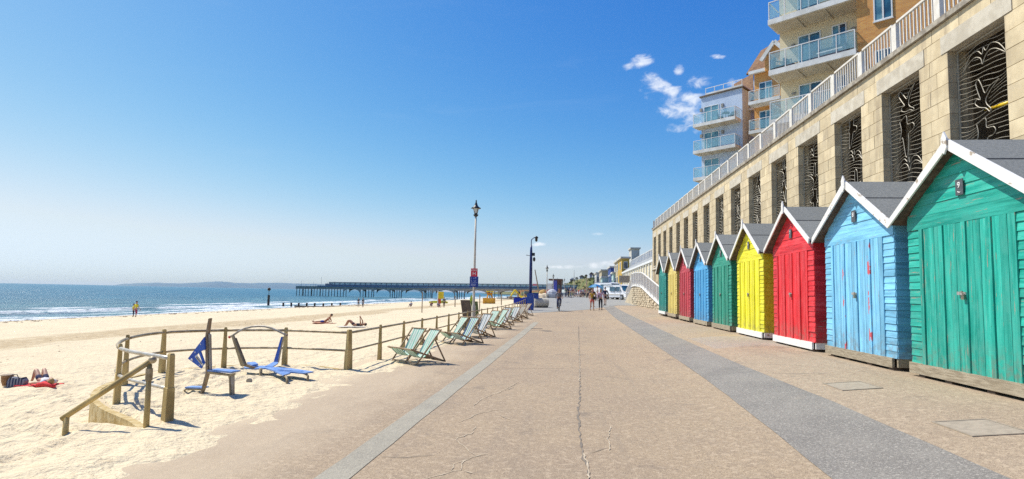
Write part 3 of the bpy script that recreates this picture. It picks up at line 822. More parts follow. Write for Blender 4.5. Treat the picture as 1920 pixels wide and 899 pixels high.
# far rounded end of the wall
m = MB(); n = 12; RC = 3.4
for (z0, z1, r) in ((.4, 4.2, RC - .1), (4.2, 4.36, RC + .08), (4.36, WTOP + .4, RC), (WTOP + .4, CTOP + .4, RC - .003)):
    pr = [(RC - r * math.cos(a), r * math.sin(a)) for a in np.linspace(0, PI / 2, n)] + [(RC + 3.5, r), (RC + 3.5, 0)]
    m.prism([(u, v + WY1 - 35) for u, v in pr], z0 - .35, z1 - .35, lambda u, v, w: (u, v, w))
m.build('rounded_end', M_STONE, wall)
m = MB(); pr = [(RC - (RC + .09) * math.cos(a), (RC + .09) * math.sin(a) + WY1 - 35) for a in np.linspace(0, PI / 2, n)] + [(RC + 3.5, RC + .09 + WY1 - 35), (RC + 3.5, WY1 - 35)]
m.prism(pr, CTOP + .4 - .35, CTOP + .52 - .35, lambda u, v, w: (u, v, w)); m.build('coping_stone', M_COPE, wall)
# interior
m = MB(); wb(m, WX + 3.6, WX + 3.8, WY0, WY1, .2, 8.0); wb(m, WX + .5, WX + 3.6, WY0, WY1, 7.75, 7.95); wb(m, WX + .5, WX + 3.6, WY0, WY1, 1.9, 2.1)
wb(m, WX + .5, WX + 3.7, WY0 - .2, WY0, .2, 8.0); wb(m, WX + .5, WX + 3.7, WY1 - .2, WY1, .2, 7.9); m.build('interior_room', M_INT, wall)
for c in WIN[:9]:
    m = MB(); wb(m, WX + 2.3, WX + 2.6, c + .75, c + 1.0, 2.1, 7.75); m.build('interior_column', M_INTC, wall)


def catmull(P, n=6):
    out = []; P = [P[0] * 2 - P[1]] + list(P) + [P[-1] * 2 - P[-2]]
    for i in range(1, len(P) - 2):
        for k in range(n):
            t = k / n; a, b, c, d = P[i - 1], P[i], P[i + 1], P[i + 2]
            out.append(.5 * ((2 * b) + (c - a) * t + (2 * a - 5 * b + 4 * c - d) * t * t + (3 * b - a - 3 * c + d) * t ** 3))
    out.append(P[-2]); return out


def gull(kind):
    if kind == 0:    # soaring, wings down
        return [(-.5, -.1), (-.33, .1), (-.15, .13), (-.03, .02), (0, .14), (.06, .05), (.17, .13), (.35, .05), (.5, -.17), (.3, -.02), (.14, .02), (.03, -.05), (-.03, -.16), (-.07, -.04), (-.2, .03), (-.34, .0), (-.5, -.1)]
    if kind == 1:    # wing raised
        return [(-.45, .16), (-.15, .1), (0, -.02), (.1, .2), (.2, .38), (.29, .3), (.22, .05), (.16, -.12), (.27, -.08), (.34, -.16), (.2, -.3), (0, -.38), (-.12, -.5), (-.16, -.44), (-.04, -.3), (-.02, -.16), (-.2, .02), (-.45, .16)]
    return [(-.3, .3), (-.02, .36), (.0, .14), (.2, .1), (.26, .0), (.16, -.08), (.02, -.1), (.0, -.3), (-.08, -.62), (-.16, -.62), (-.2, -.35), (-.24, -.12), (-.36, -.16), (-.28, -.02), (-.26, .12), (-.3, .3)]


def grille(i, c, w, s):
    rnd = random.Random(40 + i); w2 = w / 2 - .03; x = .20; z0, z1 = s + .04, WTOP - .02
    fr = MB()
    for yy in (-w2, w2): wb(fr, WX + x - .015, WX + x + .015, c + yy - .02, c + yy + .02, z0, z1)
    for zz in (z0, z1 - .04): wb(fr, WX + x - .013, WX + x + .013, c - w2 + .02, c + w2 - .02, zz, zz + .04)
    g = fr.build('window_grille', M_STEEL, wall)
    n = 22 if i < 5 else 10; step = .098 if i < 6 else .15; nl = int((z1 - z0 - .1) / step)
    ph = rnd.uniform(0, 6); mm = None; birds = []
    if i < 9:
        zs = [z1 - .42, z1 - 1.25, z1 - 2.15]
        for k, zc in enumerate(zs):
            if zc - .45 < z0: continue
            kind = (k + i) % 3; mir = -1 if (i + k) % 2 else 1; sc = rnd.uniform(.9, 1.1) * (1.15 if kind == 0 else 1); rot = rnd.uniform(-.5, .5) if i else 0; P2 = []
            for (u, v) in gull(kind):
                u, v = (u * math.cos(rot) - v * math.sin(rot)) * sc * mir, (u * math.sin(rot) + v * math.cos(rot)) * sc
                P2.append((max(-w2 + .05, min(w2 - .05, u)), max(z0 + .05, min(z1 - .05, zc + v))))
            cv = catmull([Vector((a_, b_, 0)) for a_, b_ in P2], 3); birds.append([(p.x, p.y) for p in cv])
            q = MB(); q.tube([(x - .02, c - u - 35, WZ(c, v) - .35) for u, v in birds[-1]], .010 if i < 4 else .014, 4); q.build('bird_outline', M_STEEL, g)

    def inside(u, v):
        for B in birds:
            r_ = False
            for (ax, ay), (bx, by) in zip(B, B[1:] + B[:1]):
                if (ay > v) != (by > v) and u < (bx - ax) * (v - ay) / (by - ay) + ax: r_ = not r_
            if r_: return True
        return False
    for k in range(nl):
        z = z0 + .09 + k * step; runs = [[]]
        for q in range(n + 1):
            u = -1 + 2 * q / n
            dz = .05 * math.sin(u * 2.6 + ph + k * .30) + .022 * math.sin(u * 5.3 + k * .7 + ph * 2) + .05 * mn.noise(Vector((u * 1.2, k * .3, i * 3.0)))
            yy = c + u * (w2 - .02); zz = min(max(z + dz, z0 + .03), z1 - .03)
            if inside(c - yy, zz): runs.append([]); continue
            runs[-1].append((x, yy - 35, WZ(yy, zz) - .35))
        q = MB() if i < 5 else (mm or MB())
        for pts in runs:
            if len(pts) > 1: q.tube(pts, .0065 if i < 5 else .011 if i < 9 else .015, 4 if i < 5 else 3)
        if i < 5: q.build('wave_bar', M_STEEL, g)
        else: mm = q
    if mm: o = mm.build('wave_bars', M_STEEL, g); o['kind'] = 'stuff'


for i, (c, w, s) in enumerate(zip(WIN, WWID, SILLS)): grille(i, c, w, s)
p1, p2 = on_x(1846, 207, WX + .75), on_x(1900, 190, WX + .75)
m = MB(); m.tube([p1, p1.lerp(p2, .5), p2], [.02, .04, .05], 8); tag(m.build('yellow_tube', M_YEL, smooth=True), 'slanting yellow tube behind the nearest window grille', 'tube')

# railing on top of the wall
rail = empty('terrace_railing', (WX + .15, 35, 8.15), 0, 'cream metal railing with square posts along the top of the stone wall', 'railing')
RB = 8.14
yy = [10.4 + 1.8 * k for k in range(28)]


def rb(m, x0, x1, y0, y1, z0, z1): m.box(x0, x1, y0, y1, z0, z1, lambda x, y, z: (x, y - 35, z + WZ(y, RB) - 8.15))


bal = None
for k, y in enumerate(yy):
    m = MB(); rb(m, -.05, .05, y - .11, y + .11, 0, .86); m.build('post', M_RAILP, rail)
    if k < len(yy) - 1:
        m = MB(); rb(m, -.035, .035, y + .111, y + 1.689, .86, .92); m.build('top_rail', M_RAILP, rail)
        m = MB(); rb(m, -.02, .02, y + .111, y + 1.689, .06, .095); m.build('bottom_rail', M_RAILP, rail)
        for q in range(10):
            yb = y + .23 + q * .149
            if bal is None: mq = MB(); mq.box(-.012, .012, -.017, .017, 0, .765); bal = mq.mesh('baluster', M_RAILP)
            from_mesh('baluster', bal, rail, (0, yb - 35, .095 + WZ(yb, RB) - 8.15))
for k in range(5):   # continues round the bend
    a0, a1 = PI / 2 * k / 5, PI / 2 * (k + 1) / 5; P = lambda a, z: (RC - .2 - (RC - .15) * math.cos(a), WY1 - 35 + (RC - .15) * math.sin(a), z + .4)
    m = MB(); m.beam(P(a0, .89), P(a1, .89), .07, .06); m.beam(P(a0, .08), P(a1, .08), .04, .035)
    for q in range(6): a = a0 + (a1 - a0) * q / 6; m.beam(P(a, 0), P(a, .87), .16 if q == 0 else .03, .06 if q == 0 else .03)
    m.build('end_panel', M_RAILP, rail)

# ================================================================= SEAFRONT RAILING
M_POST = pmat('weathered_concrete_post', (.60, .45, .19), (.36, .26, .10), 5, .8, .003, 60, stretch=(1, 1, .4), objv=.2)
M_TUBE = pmat('rail_tube_worn', (.46, .38, .25), (.27, .21, .12), 9, .5, .001, 60, metal=.25)
M_TUBES = pmat('rail_tube_silver', (.55, .53, .48), (.40, .34, .25), 9, .4, metal=.4)
RPTS = [(313, 795, 127), (218, 760, 115), (233, 725, 97), (303, 702, 84), (419, 692, 78), (533, 690, 75)]
fence = empty('seafront_railing', (-4.2, 10.25, 0), 0, 'weathered railing of tapered posts curving round the platform and along the promenade edge', 'railing')
F0 = Vector((-4.2, 10.25, 0)); RH = .745
posts = [on_z(px, py, 0) for px, py, h in RPTS] + [Vector((-4.08, 10.15, 0))]
c0 = len(posts)
yv = 11.85
while yv < 66: posts.append(Vector((-4.07 + .0 * yv + (.25 * float(S((yv - 20) / 25))), yv, .95 * float(S((yv - 30) / 52))))); yv += 1.72
for i, p in enumerate(posts):
    big = i in (0, c0 - 1)
    prev = posts[i - 1] if i else posts[0] * 2 - posts[1]; nxt = posts[min(i + 1, len(posts) - 1)]
    ang = math.atan2(nxt.y - prev.y, nxt.x - prev.x) if i < len(posts) - 1 else PI / 2
    if i == c0 - 1: ang = R(60)
    w0, w1 = (.095, .062) if not big else (.115, .078)
    if i == c0 - 1: w0, w1 = .125, .09
    m = MB(); vs = []
    for z, w in ((-.12, w0 * 1.02), (RH * .52, (w0 + w1) / 2), (RH * .53, (w0 + w1) / 2 * .86), (RH, w1 * .82), (RH + .018, w1 * .6)):
        vs += [(-w / 2, -w * .4, z), (w / 2, -w * .4, z), (w / 2, w * .4, z), (-w / 2, w * .4, z)]
    fs = [(0, 3, 2, 1), (16, 17, 18, 19)] + [(4 * k + a, 4 * k + (a + 1) % 4, 4 * k + 4 + (a + 1) % 4, 4 * k + 4 + a) for k in range(4) for a in range(4)]
    m.add(vs, fs); o = m.build('post', M_POST, fence, loc=p - F0); o.rotation_euler = (0, 0, ang)





curve = catmull(posts[:c0], 7); idx = [7 * i for i in range(c0)]
for zz, r_, nm in ((RH - .04, .024, 'top_rail'), (RH * .50, .020, 'middle_rail')):
    for i in range(c0 - 1):
        seg = [q - F0 + Vector((0, 0, zz)) for q in curve[idx[i]:idx[i + 1] + 1]]
        m = MB(); m.tube(seg, r_, 8); m.build(nm, M_TUBES if i < 1 else M_TUBE, fence, smooth=True)
    for i in range(c0 - 1, len(posts) - 1):
        m = MB(); m.tube([posts[i] - F0 + Vector((0, 0, zz)), posts[i + 1] - F0 + Vector((0, 0, zz))], r_, 6); m.build(nm, M_TUBE, fence, smooth=True)

# curved concrete edge of the platform
M_CONC = pmat('stained_concrete', (.56, .45, .24), (.40, .28, .10), 8, .9, .01, 25, vary=False)
M_CONCT = pmat('pale_concrete_rim', (.55, .46, .31), (.45, .37, .24), 4, .9, .004, 30, vary=False)
ep = [Vector((x, y, 0)) for x, y in EDGE[2:13]]; ec = catmull(ep, 8)
m = MB(); m2 = MB(); vs = []; fs = []; n = len(ec)
for i, p in enumerate(ec):
    d = (ec[min(i + 1, n - 1)] - ec[max(i - 1, 0)]).normalized(); s = Vector((-d.y, d.x, 0))
    o_ = p - s * .02 if poly_sd(EDGE, p.x - s.x * .1, p.y - s.y * .1) > 0 else p + s * .02
    inn = p + (p - o_).normalized() * .06
    vs += [(o_.x, o_.y, -1.3), (o_.x, o_.y, .012), (inn.x, inn.y, .012), (inn.x, inn.y, -1.3)]
for i in range(n - 1):
    for k in range(4): a = 4 * i + k; b = 4 * i + (k + 1) % 4; fs.append((a, b, b + 4, a + 4))
m.add(vs, fs + [(0, 3, 2, 1), (4 * n - 4, 4 * n - 3, 4 * n - 2, 4 * n - 1)])
o = m.build('platform_edge', M_CONC); tag(o, 'curved ochre concrete retaining edge of the sandy platform beside the steps', kind='structure')
pts2 = [(p.x, p.y) for p in ec] + [(-4.3, 5.0), (-4.3, 10.3)]
m = MB(); m.add([(x, y, -.006) for x, y in pts2], [tuple(range(len(pts2)))]); tag(m.build('platform_floor', M_CONCT), 'flat concrete floor of the railed platform under blown sand', kind='structure')

# handrail down to the beach
hr = empty('handrail', (-4.41, 5.63, 0), 0, 'sloping handrail on two short posts beside the curved concrete edge, going down to the sand', 'handrail')
H0 = Vector((-4.41, 5.63, 0)); up_b = on_z(274, 805, 0.0); lo_b = on_b(122, 816)
dist = (up_b - Vector(CAM)).length; up_t = Vector((up_b.x - .01, up_b.y, .70)); lo_t = Vector((lo_b.x, lo_b.y, lo_b.z + .19))
m = MB(); m.tube([up_b - H0 - Vector((0, 0, .1)), up_b.lerp(up_t, .96) - H0], [.030, .024], 8); m.build('post', M_POST, hr, smooth=True)
m = MB(); m.tube([up_b.lerp(up_t, .72) - H0, up_b.lerp(up_t, .90) - H0], .034, 8); m.build('post_collar', M_TUBE, hr)
m = MB(); m.tube([lo_b - H0 - Vector((0, 0, .15)), lo_t - H0], [.030, .026], 8); m.build('post', M_POST, hr, smooth=True)
dv = (up_t - lo_t).normalized()
m = MB(); m.tube([lo_t - H0 - dv * .05, up_t - H0 + dv * .03], .028, 10); m.build('rail', M_POST, hr, smooth=True)
m = MB(); m.ball(tuple(up_t - H0 + dv * .03), .04); m.build('end_cap', M_TUBE, hr, smooth=True)

# ================================================================= EXERCISE BENCHES
M_BLU = pmat('worn_blue_panel', (.02, .075, .42), (.03, .13, .52), 4, .45, spec=.5)
M_BLUP = pmat('sunbleached_blue_panel', (.10, .22, .52), (.24, .36, .62), 5, .4, stretch=(3, 3, 1))
M_BRN = pmat('rusty_brown_steel', (.22, .155, .10), (.33, .26, .17), 8, .55, .001, 60, metal=.3)
M_GREYM = pmat('grey_steel', (.36, .34, .31), (.28, .25, .2), 8, .5, metal=.4)
M_TANM = pmat('tan_painted_steel', (.42, .34, .20), (.30, .23, .12), 8, .55)
M_REDK = pmat('red_plastic_cap', (.65, .03, .03), None, 5, .4)
M_WHITE = pmat('plain_white', (.8, .8, .78), (.7, .7, .68), 6, .5)


def plane_px(A, B):
    """vertical plane through ground points A and B: returns f(px, py) -> point and the unit normal (towards the camera)"""
    d = (B - A); d.z = 0; d.normalize(); n = Vector((d.y, -d.x, 0))
    if n.dot(Vector(CAM) - A) < 0: n = -n
    return (lambda px, py: at_plane(px, py, n, n.dot(A))), n


A, B_ = on_z(343, 738, 0.0), on_z(435, 745, 0.0); f1, n1 = plane_px(A, B_)
t = empty('exercise_stool', A, 0, 'brown framed exercise seat with upright pole and dark blue triangular panel on the sandy platform', 'exercise bench')


def flat(name, pxs, f, n, w, mat, org, off=0.0, thick=None):
    """outline in the plane extruded by w along the normal"""
    P = [f(*p) - org for p in pxs]; m = MB(); k = len(P)
    m.add([p + n * (off + w / 2) for p in P] + [p + n * (off - w / 2) for p in P], [tuple(range(k)), tuple(range(k, 2 * k))[::-1]] + [(i, (i + 1) % k, k + (i + 1) % k, k + i) for i in range(k)])
    return m.build(name, mat, t)


flat('pole', [(387.5, 628), (393, 598), (395.5, 597), (391, 630)], f1, n1, .05, M_BRN, A)
flat('pole', [(387, 629), (391, 629), (393, 696), (388, 697)], f1, n1, .05, M_BRN, A)
flat('pole_plate', [(392, 626), (395, 628), (396.5, 695), (393.4, 694)], f1, n1, .03, M_GREYM, A)
flat('leg', [(388.5, 697), (392.5, 697), (385, 725), (380, 738.5), (377.5, 738.5), (382, 722)], f1, n1, .05, M_BRN, A)
flat('seat_frame', [(391, 696.5), (432, 702.5), (439, 700), (439.3, 703.5), (433, 706), (430, 705), (392, 701)], f1, n1, .05, M_TANM, A)
flat('leg', [(430, 703.5), (433, 706), (435, 745), (432.5, 745), (431.5, 712)], f1, n1, .05, M_TANM, A)
flat('leg', [(433.2, 706), (438.8, 703), (438.5, 740), (435.2, 745)], f1, n1, .03, M_GREYM, A)
sa, sb_ = f1(393, 696) - A, f1(437, 699.5) - A; m = MB(); m.beam(sa + Vector((0, 0, .01)) - n1 * .05, sb_ + Vector((0, 0, .01)) - n1 * .05, .19, .02); m.build('seat', M_BLUP, t)
sa, sb_ = f1(348, 727) - A, f1(382, 727.5) - A; m = MB(); m.beam(sa - n1 * .05, sb_ - n1 * .03, .12, .018); m.build('foot_rest', M_BLUP, t)
m = MB(); a1, a2, a3 = f1(382, 730.5) - A, f1(349, 730) - A, f1(343.5, 738) - A; m.tube([a1, a2, a2.lerp(a3, .35) + Vector((-.006, 0, .004)), a3], .014, 8); m.build('foot_frame', M_TANM, t)
flat('blue_panel', [(388, 632), (357.5, 672), (382.5, 690.5), (385, 684), (375, 672), (371.5, 667), (378, 660), (389, 655)], f1, n1, .022, M_BLU, A, .04)
flat('blue_panel', [(377, 661), (380.5, 659), (388, 680), (386, 684)], f1, n1, .02, M_BLU, A, .036)
flat('instruction_plate', [(371.5, 668), (374.5, 665), (387, 682), (384.5, 685)], f1, n1, .012, M_WHITE, A, .055)
flat('plate_print', [(374.2, 669.5), (375.3, 668.2), (385, 681), (384, 682.2)], f1, n1, .003, M_BRN, A, .0645)
for p in ((365.5, 674), (371.5, 660.5), (381.5, 645.5), (379.5, 684)):
    q = f1(*p) - A + n1 * .053; m = MB(); m.ball(tuple(q), .017 if p[0] == 365.5 else .008, 8, 5); m.build('bolt', M_WHITE, t)

A = on_z(489, 709, 0.0); f2, n2 = plane_px(A, on_z(560, 712, 0.0))
t = empty('sit_up_bench', A, 0, 'light blue branching sit-up bench with two raised arms joined by an arched bar', 'exercise bench')


def band3(name, pts, w, th, mat, par=None):
    m = MB()
    for a, b in zip(pts[:-1], pts[1:]): m.beam(a, b, w, th)
    return m.build(name, mat, par or t)


def ribbon3(name, L, Rr, th, mat):
    """plate between two 3-D edge lines, with thickness"""
    m = MB(); n = len(L); dn = Vector((0, 0, -th)); vs = []
    for a, b in zip(L, Rr): vs += [a, b, b + dn, a + dn]
    fs = [(4 * i + k, 4 * i + (k + 1) % 4, 4 * i + 4 + (k + 1) % 4, 4 * i + 4 + k) for i in range(n - 1) for k in range(4)] + [(0, 1, 2, 3), (4 * n - 1, 4 * n - 2, 4 * n - 3, 4 * n - 4)]
    m.add(vs, fs); return m.build(name, mat, t)


def zpx(px, py, z): return on_z(px, py, z) - A


zh = .145
L = [zpx(*p, zh) for p in ((458, 684), (480, 686), (503, 686), (520, 690), (545, 699.5))]; Rr = [zpx(*p, zh) for p in ((458, 690), (478, 691.5), (498, 690.5), (511, 694), (531, 703.5))]
ribbon3('bench_plank', L, Rr, .02, M_BLUP)
ribbon3('bench_plank', [zpx(*p, zh + .004) for p in ((508, 688), (545, 690.5), (588, 697))], [zpx(*p, zh + .004) for p in ((520, 692.5), (543, 697.5), (570, 699.6))], .02, M_BLUP)
ribbon3('bench_plank', [zpx(*p, zh + .006) for p in ((497, 687), (513, 678.5), (521, 678.2))], [zpx(*p, zh + .006) for p in ((510, 688), (521, 681.5), (521.8, 679))], .02, M_BLUP)
ribbon3('head_pad', [zpx(463, 679.5, zh + .06), zpx(478, 678.5, zh + .06)], [zpx(472, 684.5, zh + .05), zpx(484, 682.5, zh + .05)], .03, M_BLUP)
flat('arm', [(434.5, 628.5), (438, 629.5), (459, 684), (456.5, 687.5), (452.5, 686)], f2, n2, .05, M_TANM, A)
flat('arm_plate', [(439.5, 634), (441, 634.5), (460, 683.5), (478, 690), (472, 692.5), (457, 688), (452.5, 678)], f2, n2, .02, M_BRN, A, -.035)
flat('arm', [(527.8, 632), (530.5, 631.5), (521.5, 679), (514, 678.5)], f2, n2, .03, M_BLU, A)
flat('arm_plate', [(530.8, 631.6), (532.3, 632), (522.5, 680), (521.6, 679)], f2, n2, .03, M_GREYM, A)
m = MB(); ap = [(431, 632.3), (437, 629), (448, 621.5), (460, 616), (472, 613), (484, 612), (497, 612.6), (510, 616), (522, 621.5), (532, 626.5), (537, 628.6)]
m.tube([f2(*p) - A for p in ap], .017, 8); m.build('arched_bar', M_GREYM, t, smooth=True)
for p, mt in (((430.5, 632.4), M_REDK), ((537.5, 628.8), M_BRN)): m = MB(); m.ball(tuple(f2(*p) - A), .024, 8, 6); m.build('end_cap', mt, t, smooth=True)
m = MB(); m.tube([Vector((0, 0, -.1)), f2(489, 691) - A], .026, 10); m.build('leg', M_TANM, t, smooth=True)
for (p0, p1, p2) in (((531, 703), (536, 706), (538, 723)), ((566, 699), (573, 701), (577, 717))):
    g0 = on_z(*p2, 0) - A; top = Vector((g0.x, g0.y, zh - .05)); m = MB(); st = zpx(*p0, zh - .03)
    m.tube([st, st.lerp(top, .75) + Vector((0, 0, .018)), top, Vector((g0.x, g0.y, -.08))], .019, 8); m.build('leg', M_TANM, t, smooth=True)
m = MB(); w = on_z(467, 719, .0) - A; m.tube([w + n2 * .02 + Vector((0, 0, .035)), w - n2 * .02 + Vector((0, 0, .035))], .042, 12); m.build('foot_disc', M_GREYM, t)

# ================================================================= DECKCHAIRS
M_TIMB = pmat('deckchair_timber', (.38, .26, .14), (.24, .15, .08), 6, .6, stretch=(3, 3, 8))
M_TIMBP = pmat('pale_timber_face', (.50, .40, .28), (.36, .27, .17), 6, .6)


def stripe_mat(name, cols, n=5):
    m, nt, bs = new_mat(name); v = nt.new('ShaderNodeTexCoord').outputs['Object']; sep = nt.new('ShaderNodeSeparateXYZ'); nt.put(sep.inputs[0], v)
    f = nt.math('FRACT', nt.math('MULTIPLY_ADD', sep.outputs[0], n / .5, 50.0)); c = cols[0]; k = len(cols)
    for i in range(1, k): c = nt.mix(nt.math('GREATER_THAN', f, i / k), c, cols[i])
    c = nt.mix(nt.ramp(nt.noise(v, 7, 3), .4, .7, 0, .25), c, (.5, .47, .4))
    nt.put(bs.inputs['Base Color'], c); bs.inputs['Roughness'].default_value = .85
    tr = nt.new('ShaderNodeBsdfTranslucent'); nt.put(tr.inputs[0], c); mx = nt.new('ShaderNodeMixShader'); mx.inputs[0].default_value = .3
    nt.l.new(bs.outputs[0], mx.inputs[1]); nt.l.new(tr.outputs[0], mx.inputs[2]); nt.l.new(mx.outputs[0], nt.t.nodes['Material Output'].inputs[0])
    return m


W_ = (.74, .78, .73)
CAN = {'green': stripe_mat('canvas_green_white', [(.22, .58, .42), W_, (.42, .68, .54), W_], 3), 'bluegreen': stripe_mat('canvas_blue_green_white', [(.10, .28, .42), W_, (.12, .45, .33), W_], 3),
       'grey': stripe_mat('canvas_grey_white', [(.16, .2, .24), W_, (.60, .62, .66), W_], 3), 'brown': stripe_mat('canvas_brown_white', [(.25, .16, .12), (.6, .55, .48), (.12, .22, .2), (.6, .55, .48)], 3)}


def deckchair(x, y, col, label, s=1.0, rot=None, lean=0.0):
    z = float(G(x, y)) + .024 if y < 14 else float(G(x, y)) + .005
    t = empty('deckchair', (x, y, z), R(-42) if rot is None else R(rot), label, 'deckchair', 'deckchairs lined up along the seafront railing')
    hw = .25; m = MB()
    for sx in (-1, 1):
        m = MB(); m.beam((sx * hw, -.36, .0), (sx * hw, .34, .84 + lean), .02, .036); m.build('long_rail', M_TIMB, t)
        m = MB(); m.beam((sx * (hw - .035), -.52, .37), (sx * (hw - .035), .46, .035), .022, .045); m.build('seat_rail', M_TIMB, t)
        m = MB(); m.beam((sx * (hw + .03), .14, .60), (sx * (hw + .03), .47, .03), .02, .035); m.build('prop_leg', M_TIMB, t)
    m = MB(); m.tube([(-hw - .03, .33, .83 + lean), (hw + .03, .33, .83 + lean)], .016, 6); m.build('top_bar', M_TIMB, t)
    m = MB(); m.tube([(-hw, -.52, .365), (hw, -.52, .365)], .016, 6); m.build('seat_bar', M_TIMB, t)
    m = MB(); m.beam((-hw, -.34, .025), (hw, -.34, .025), .03, .03); m.build('front_bar', M_TIMBP, t)
    m = MB(); m.beam((-hw - .05, .46, .035), (hw + .05, .46, .035), .03, .035); m.build('rear_bar', M_TIMB, t)
    prof = catmull([Vector((0, .345, .84 + lean)), Vector((0, .20, .60)), Vector((0, .06, .36)), Vector((0, -.07, .19)), Vector((0, -.24, .17)), Vector((0, -.52, .385))], 4)
    vs = []; n = 6
    for k, p in enumerate(prof):
        for q in range(n + 1):
            u = -1 + 2 * q / n; sag = .02 * (1 - u * u) * math.sin(PI * k / (len(prof) - 1)); vs.append((u * (hw - .045), p.y, p.z - sag))
    fs = [(a * (n + 1) + b, a * (n + 1) + b + 1, (a + 1) * (n + 1) + b + 1, (a + 1) * (n + 1) + b) for a in range(len(prof) - 1) for b in range(n)]
    k0 = len(vs); vs += [(v[0], v[1] + .003, v[2] - .004) for v in vs]; fs += [tuple(i + k0 for i in f[::-1]) for f in fs]
    m = MB(); m.add(vs, fs); m.build('canvas_seat', CAN[col], t, smooth=True)
    t.scale = (s, s, s); return t


DC = [(-3.02, 11.55, 'green', 'nearest deckchair, pale green and white striped canvas, on the promenade edge', .82), (-3.42, 11.86, 'green', 'green striped deckchair just behind the nearest one, close to the railing', .82),
      (-2.98, 16.15, 'bluegreen', 'blue and green striped deckchair in the second pair from the camera, promenade side', .92), (-3.36, 16.45, 'green', 'green striped deckchair in the second pair from the camera, railing side', .92),
      (-2.95, 18.6, 'grey', 'grey and white striped deckchair standing just beyond the second pair', .92), (-3.3, 19.1, 'brown', 'brown striped deckchair half hidden behind the grey one near the lamp post', .92),
      (-2.9, 23.0, 'green', 'green striped deckchair right of the foot of the tall lamp post', .95), (-3.35, 23.8, 'green', 'green striped deckchair behind another to the right of the tall lamp post', .95),
      (-3.0, 25.6, 'grey', 'grey striped deckchair in the middle of the far chairs beyond the lamp post', .95), (-2.9, 28.8, 'grey', 'white and grey striped deckchair beyond the middle far chairs', .95), (-3.2, 30.0, 'green', 'pale green deckchair fourth from the far end of the row', .95),
      (-2.9, 32.6, 'brown', 'brown striped deckchair third from the far end of the row', .95), (-3.1, 34.0, 'grey', 'grey deckchair second from the far end of the row', .95), (-2.9, 36.8, 'brown', 'dark striped deckchair at the far end of the row by the blue post', .95)]
for i, (x, y, c, l, s) in enumerate(DC): deckchair(x, y, c, l, s, -41 + random.uniform(-13, 13), random.uniform(-.07, .05))

# ================================================================= LAMPS, POSTS AND SIGNS
M_BLK = pmat('black_painted_metal', (.012, .012, .014), (.02, .02, .022), 9, .35)
M_LPOLE = pmat('cream_lamp_pole', (.58, .53, .44), (.45, .40, .32), 4, .5)
M_GLASSL = pmat('lamp_glass', (.55, .6, .6), (.45, .5, .5), 9, .15, spec=.8)
M_NAVY = pmat('blue_painted_steel', (.012, .05, .26), (.02, .07, .32), 3, .35, spec=.5)
M_NAVYD = pmat('dark_blue_steel', (.008, .022, .12), (.01, .03, .15), 3, .35)
M_REDS = pmat('red_sign', (.66, .035, .06), (.58, .03, .05), 3, .4)
M_BLUS = pmat('blue_sign', (.008, .035, .26), (.008, .03, .22), 3, .4)


def lamp(x, y, H, label, sc=1.0, group='black lantern street lamps along the promenade'):
    z = float(G(x, y)); t = empty('street_lamp', (x, y, z), 0, label, 'street lamp', group)
    m = MB(); m.lathe([(.14, -.1), (.14, .05), (.095, .12), (.09, .9), (.055, 1.0), (.045, H * .62), (.038, H - .62)], 12); m.build('pole', M_LPOLE, t, smooth=True)
    b = H - .62
    m = MB(); m.lathe([(.04, b), (.10, b + .05), (.11, b + .1), (.06, b + .12), (.075, b + .16)], 12); m.build('lantern_base', M_BLK, t)
    m = MB(); m.lathe([(.075, b + .16), (.13, b + .36)], 8); m.build('lantern_glass', M_GLASSL, t)
    for k in range(4):
        a = PI / 4 + k * PI / 2; m = MB(); m.beam((.078 * math.cos(a), .078 * math.sin(a), b + .15), (.134 * math.cos(a), .134 * math.sin(a), b + .37), .016, .016); m.build('lantern_bar', M_BLK, t)
    m = MB(); m.lathe([(.21, b + .36), (.215, b + .385), (.12, b + .44), (.07, b + .51), (.045, b + .60), (.02, b + .66), (.035, b + .69), (.004, b + .76)], 14); m.build('lantern_hood', M_BLK, t, smooth=True)
    return t


lp = on_z(887, 614.5, 0); L1 = lamp(lp.x, lp.y, (549 - 383) / 1050 * lp.y + 1.5 + .12, 'tall lamp post with black lantern and a red and a blue sign, among the deckchairs')
zr, zb1 = 1.5 + (548.5 - 511) / 1050 * lp.y, 1.5 + (548.5 - 528.5) / 1050 * lp.y


def sign(par, x, y, z, w, h, mat, rz=0):
    m = MB(); m.box(-w / 2, w / 2, -.075, -.06, -h / 2, h / 2); o = m.build('sign_plate', mat, par, loc=(x, y, z)); return o


sg = empty('zone_sign', (lp.x, lp.y, zr), R(2), 'small red sign with a white letter H on the tall lamp post', 'sign')
m = MB(); m.box(-.145, .145, -.075, -.062, -.175, .175); m.build('plate', M_REDS, sg)
m = MB(); m.tube([(0, -.062, 0), (0, -.03, 0)], .05, 8); m.build('bracket', M_BLK, sg)
for tx, sz, zz in (('ZONE', .095, .10), ('H', .21, -.05)):
    o = from_mesh('lettering', text_mesh(tx, sz, M_WHITE, .002), sg, (0, -.078, zz)); o.rotation_euler = (PI / 2, 0, 0)
sg = empty('notice_sign', (lp.x, lp.y, zb1), R(2), 'dark blue notice with pale pictograms below the red sign on the tall lamp post', 'sign')
m = MB(); m.box(-.185, .185, -.08, -.062, -.225, .225); m.build('plate', M_BLUS, sg)
m = MB(); m.tube([(0, -.062, 0), (0, -.03, 0)], .05, 8); m.build('bracket', M_BLK, sg)
m = MB()
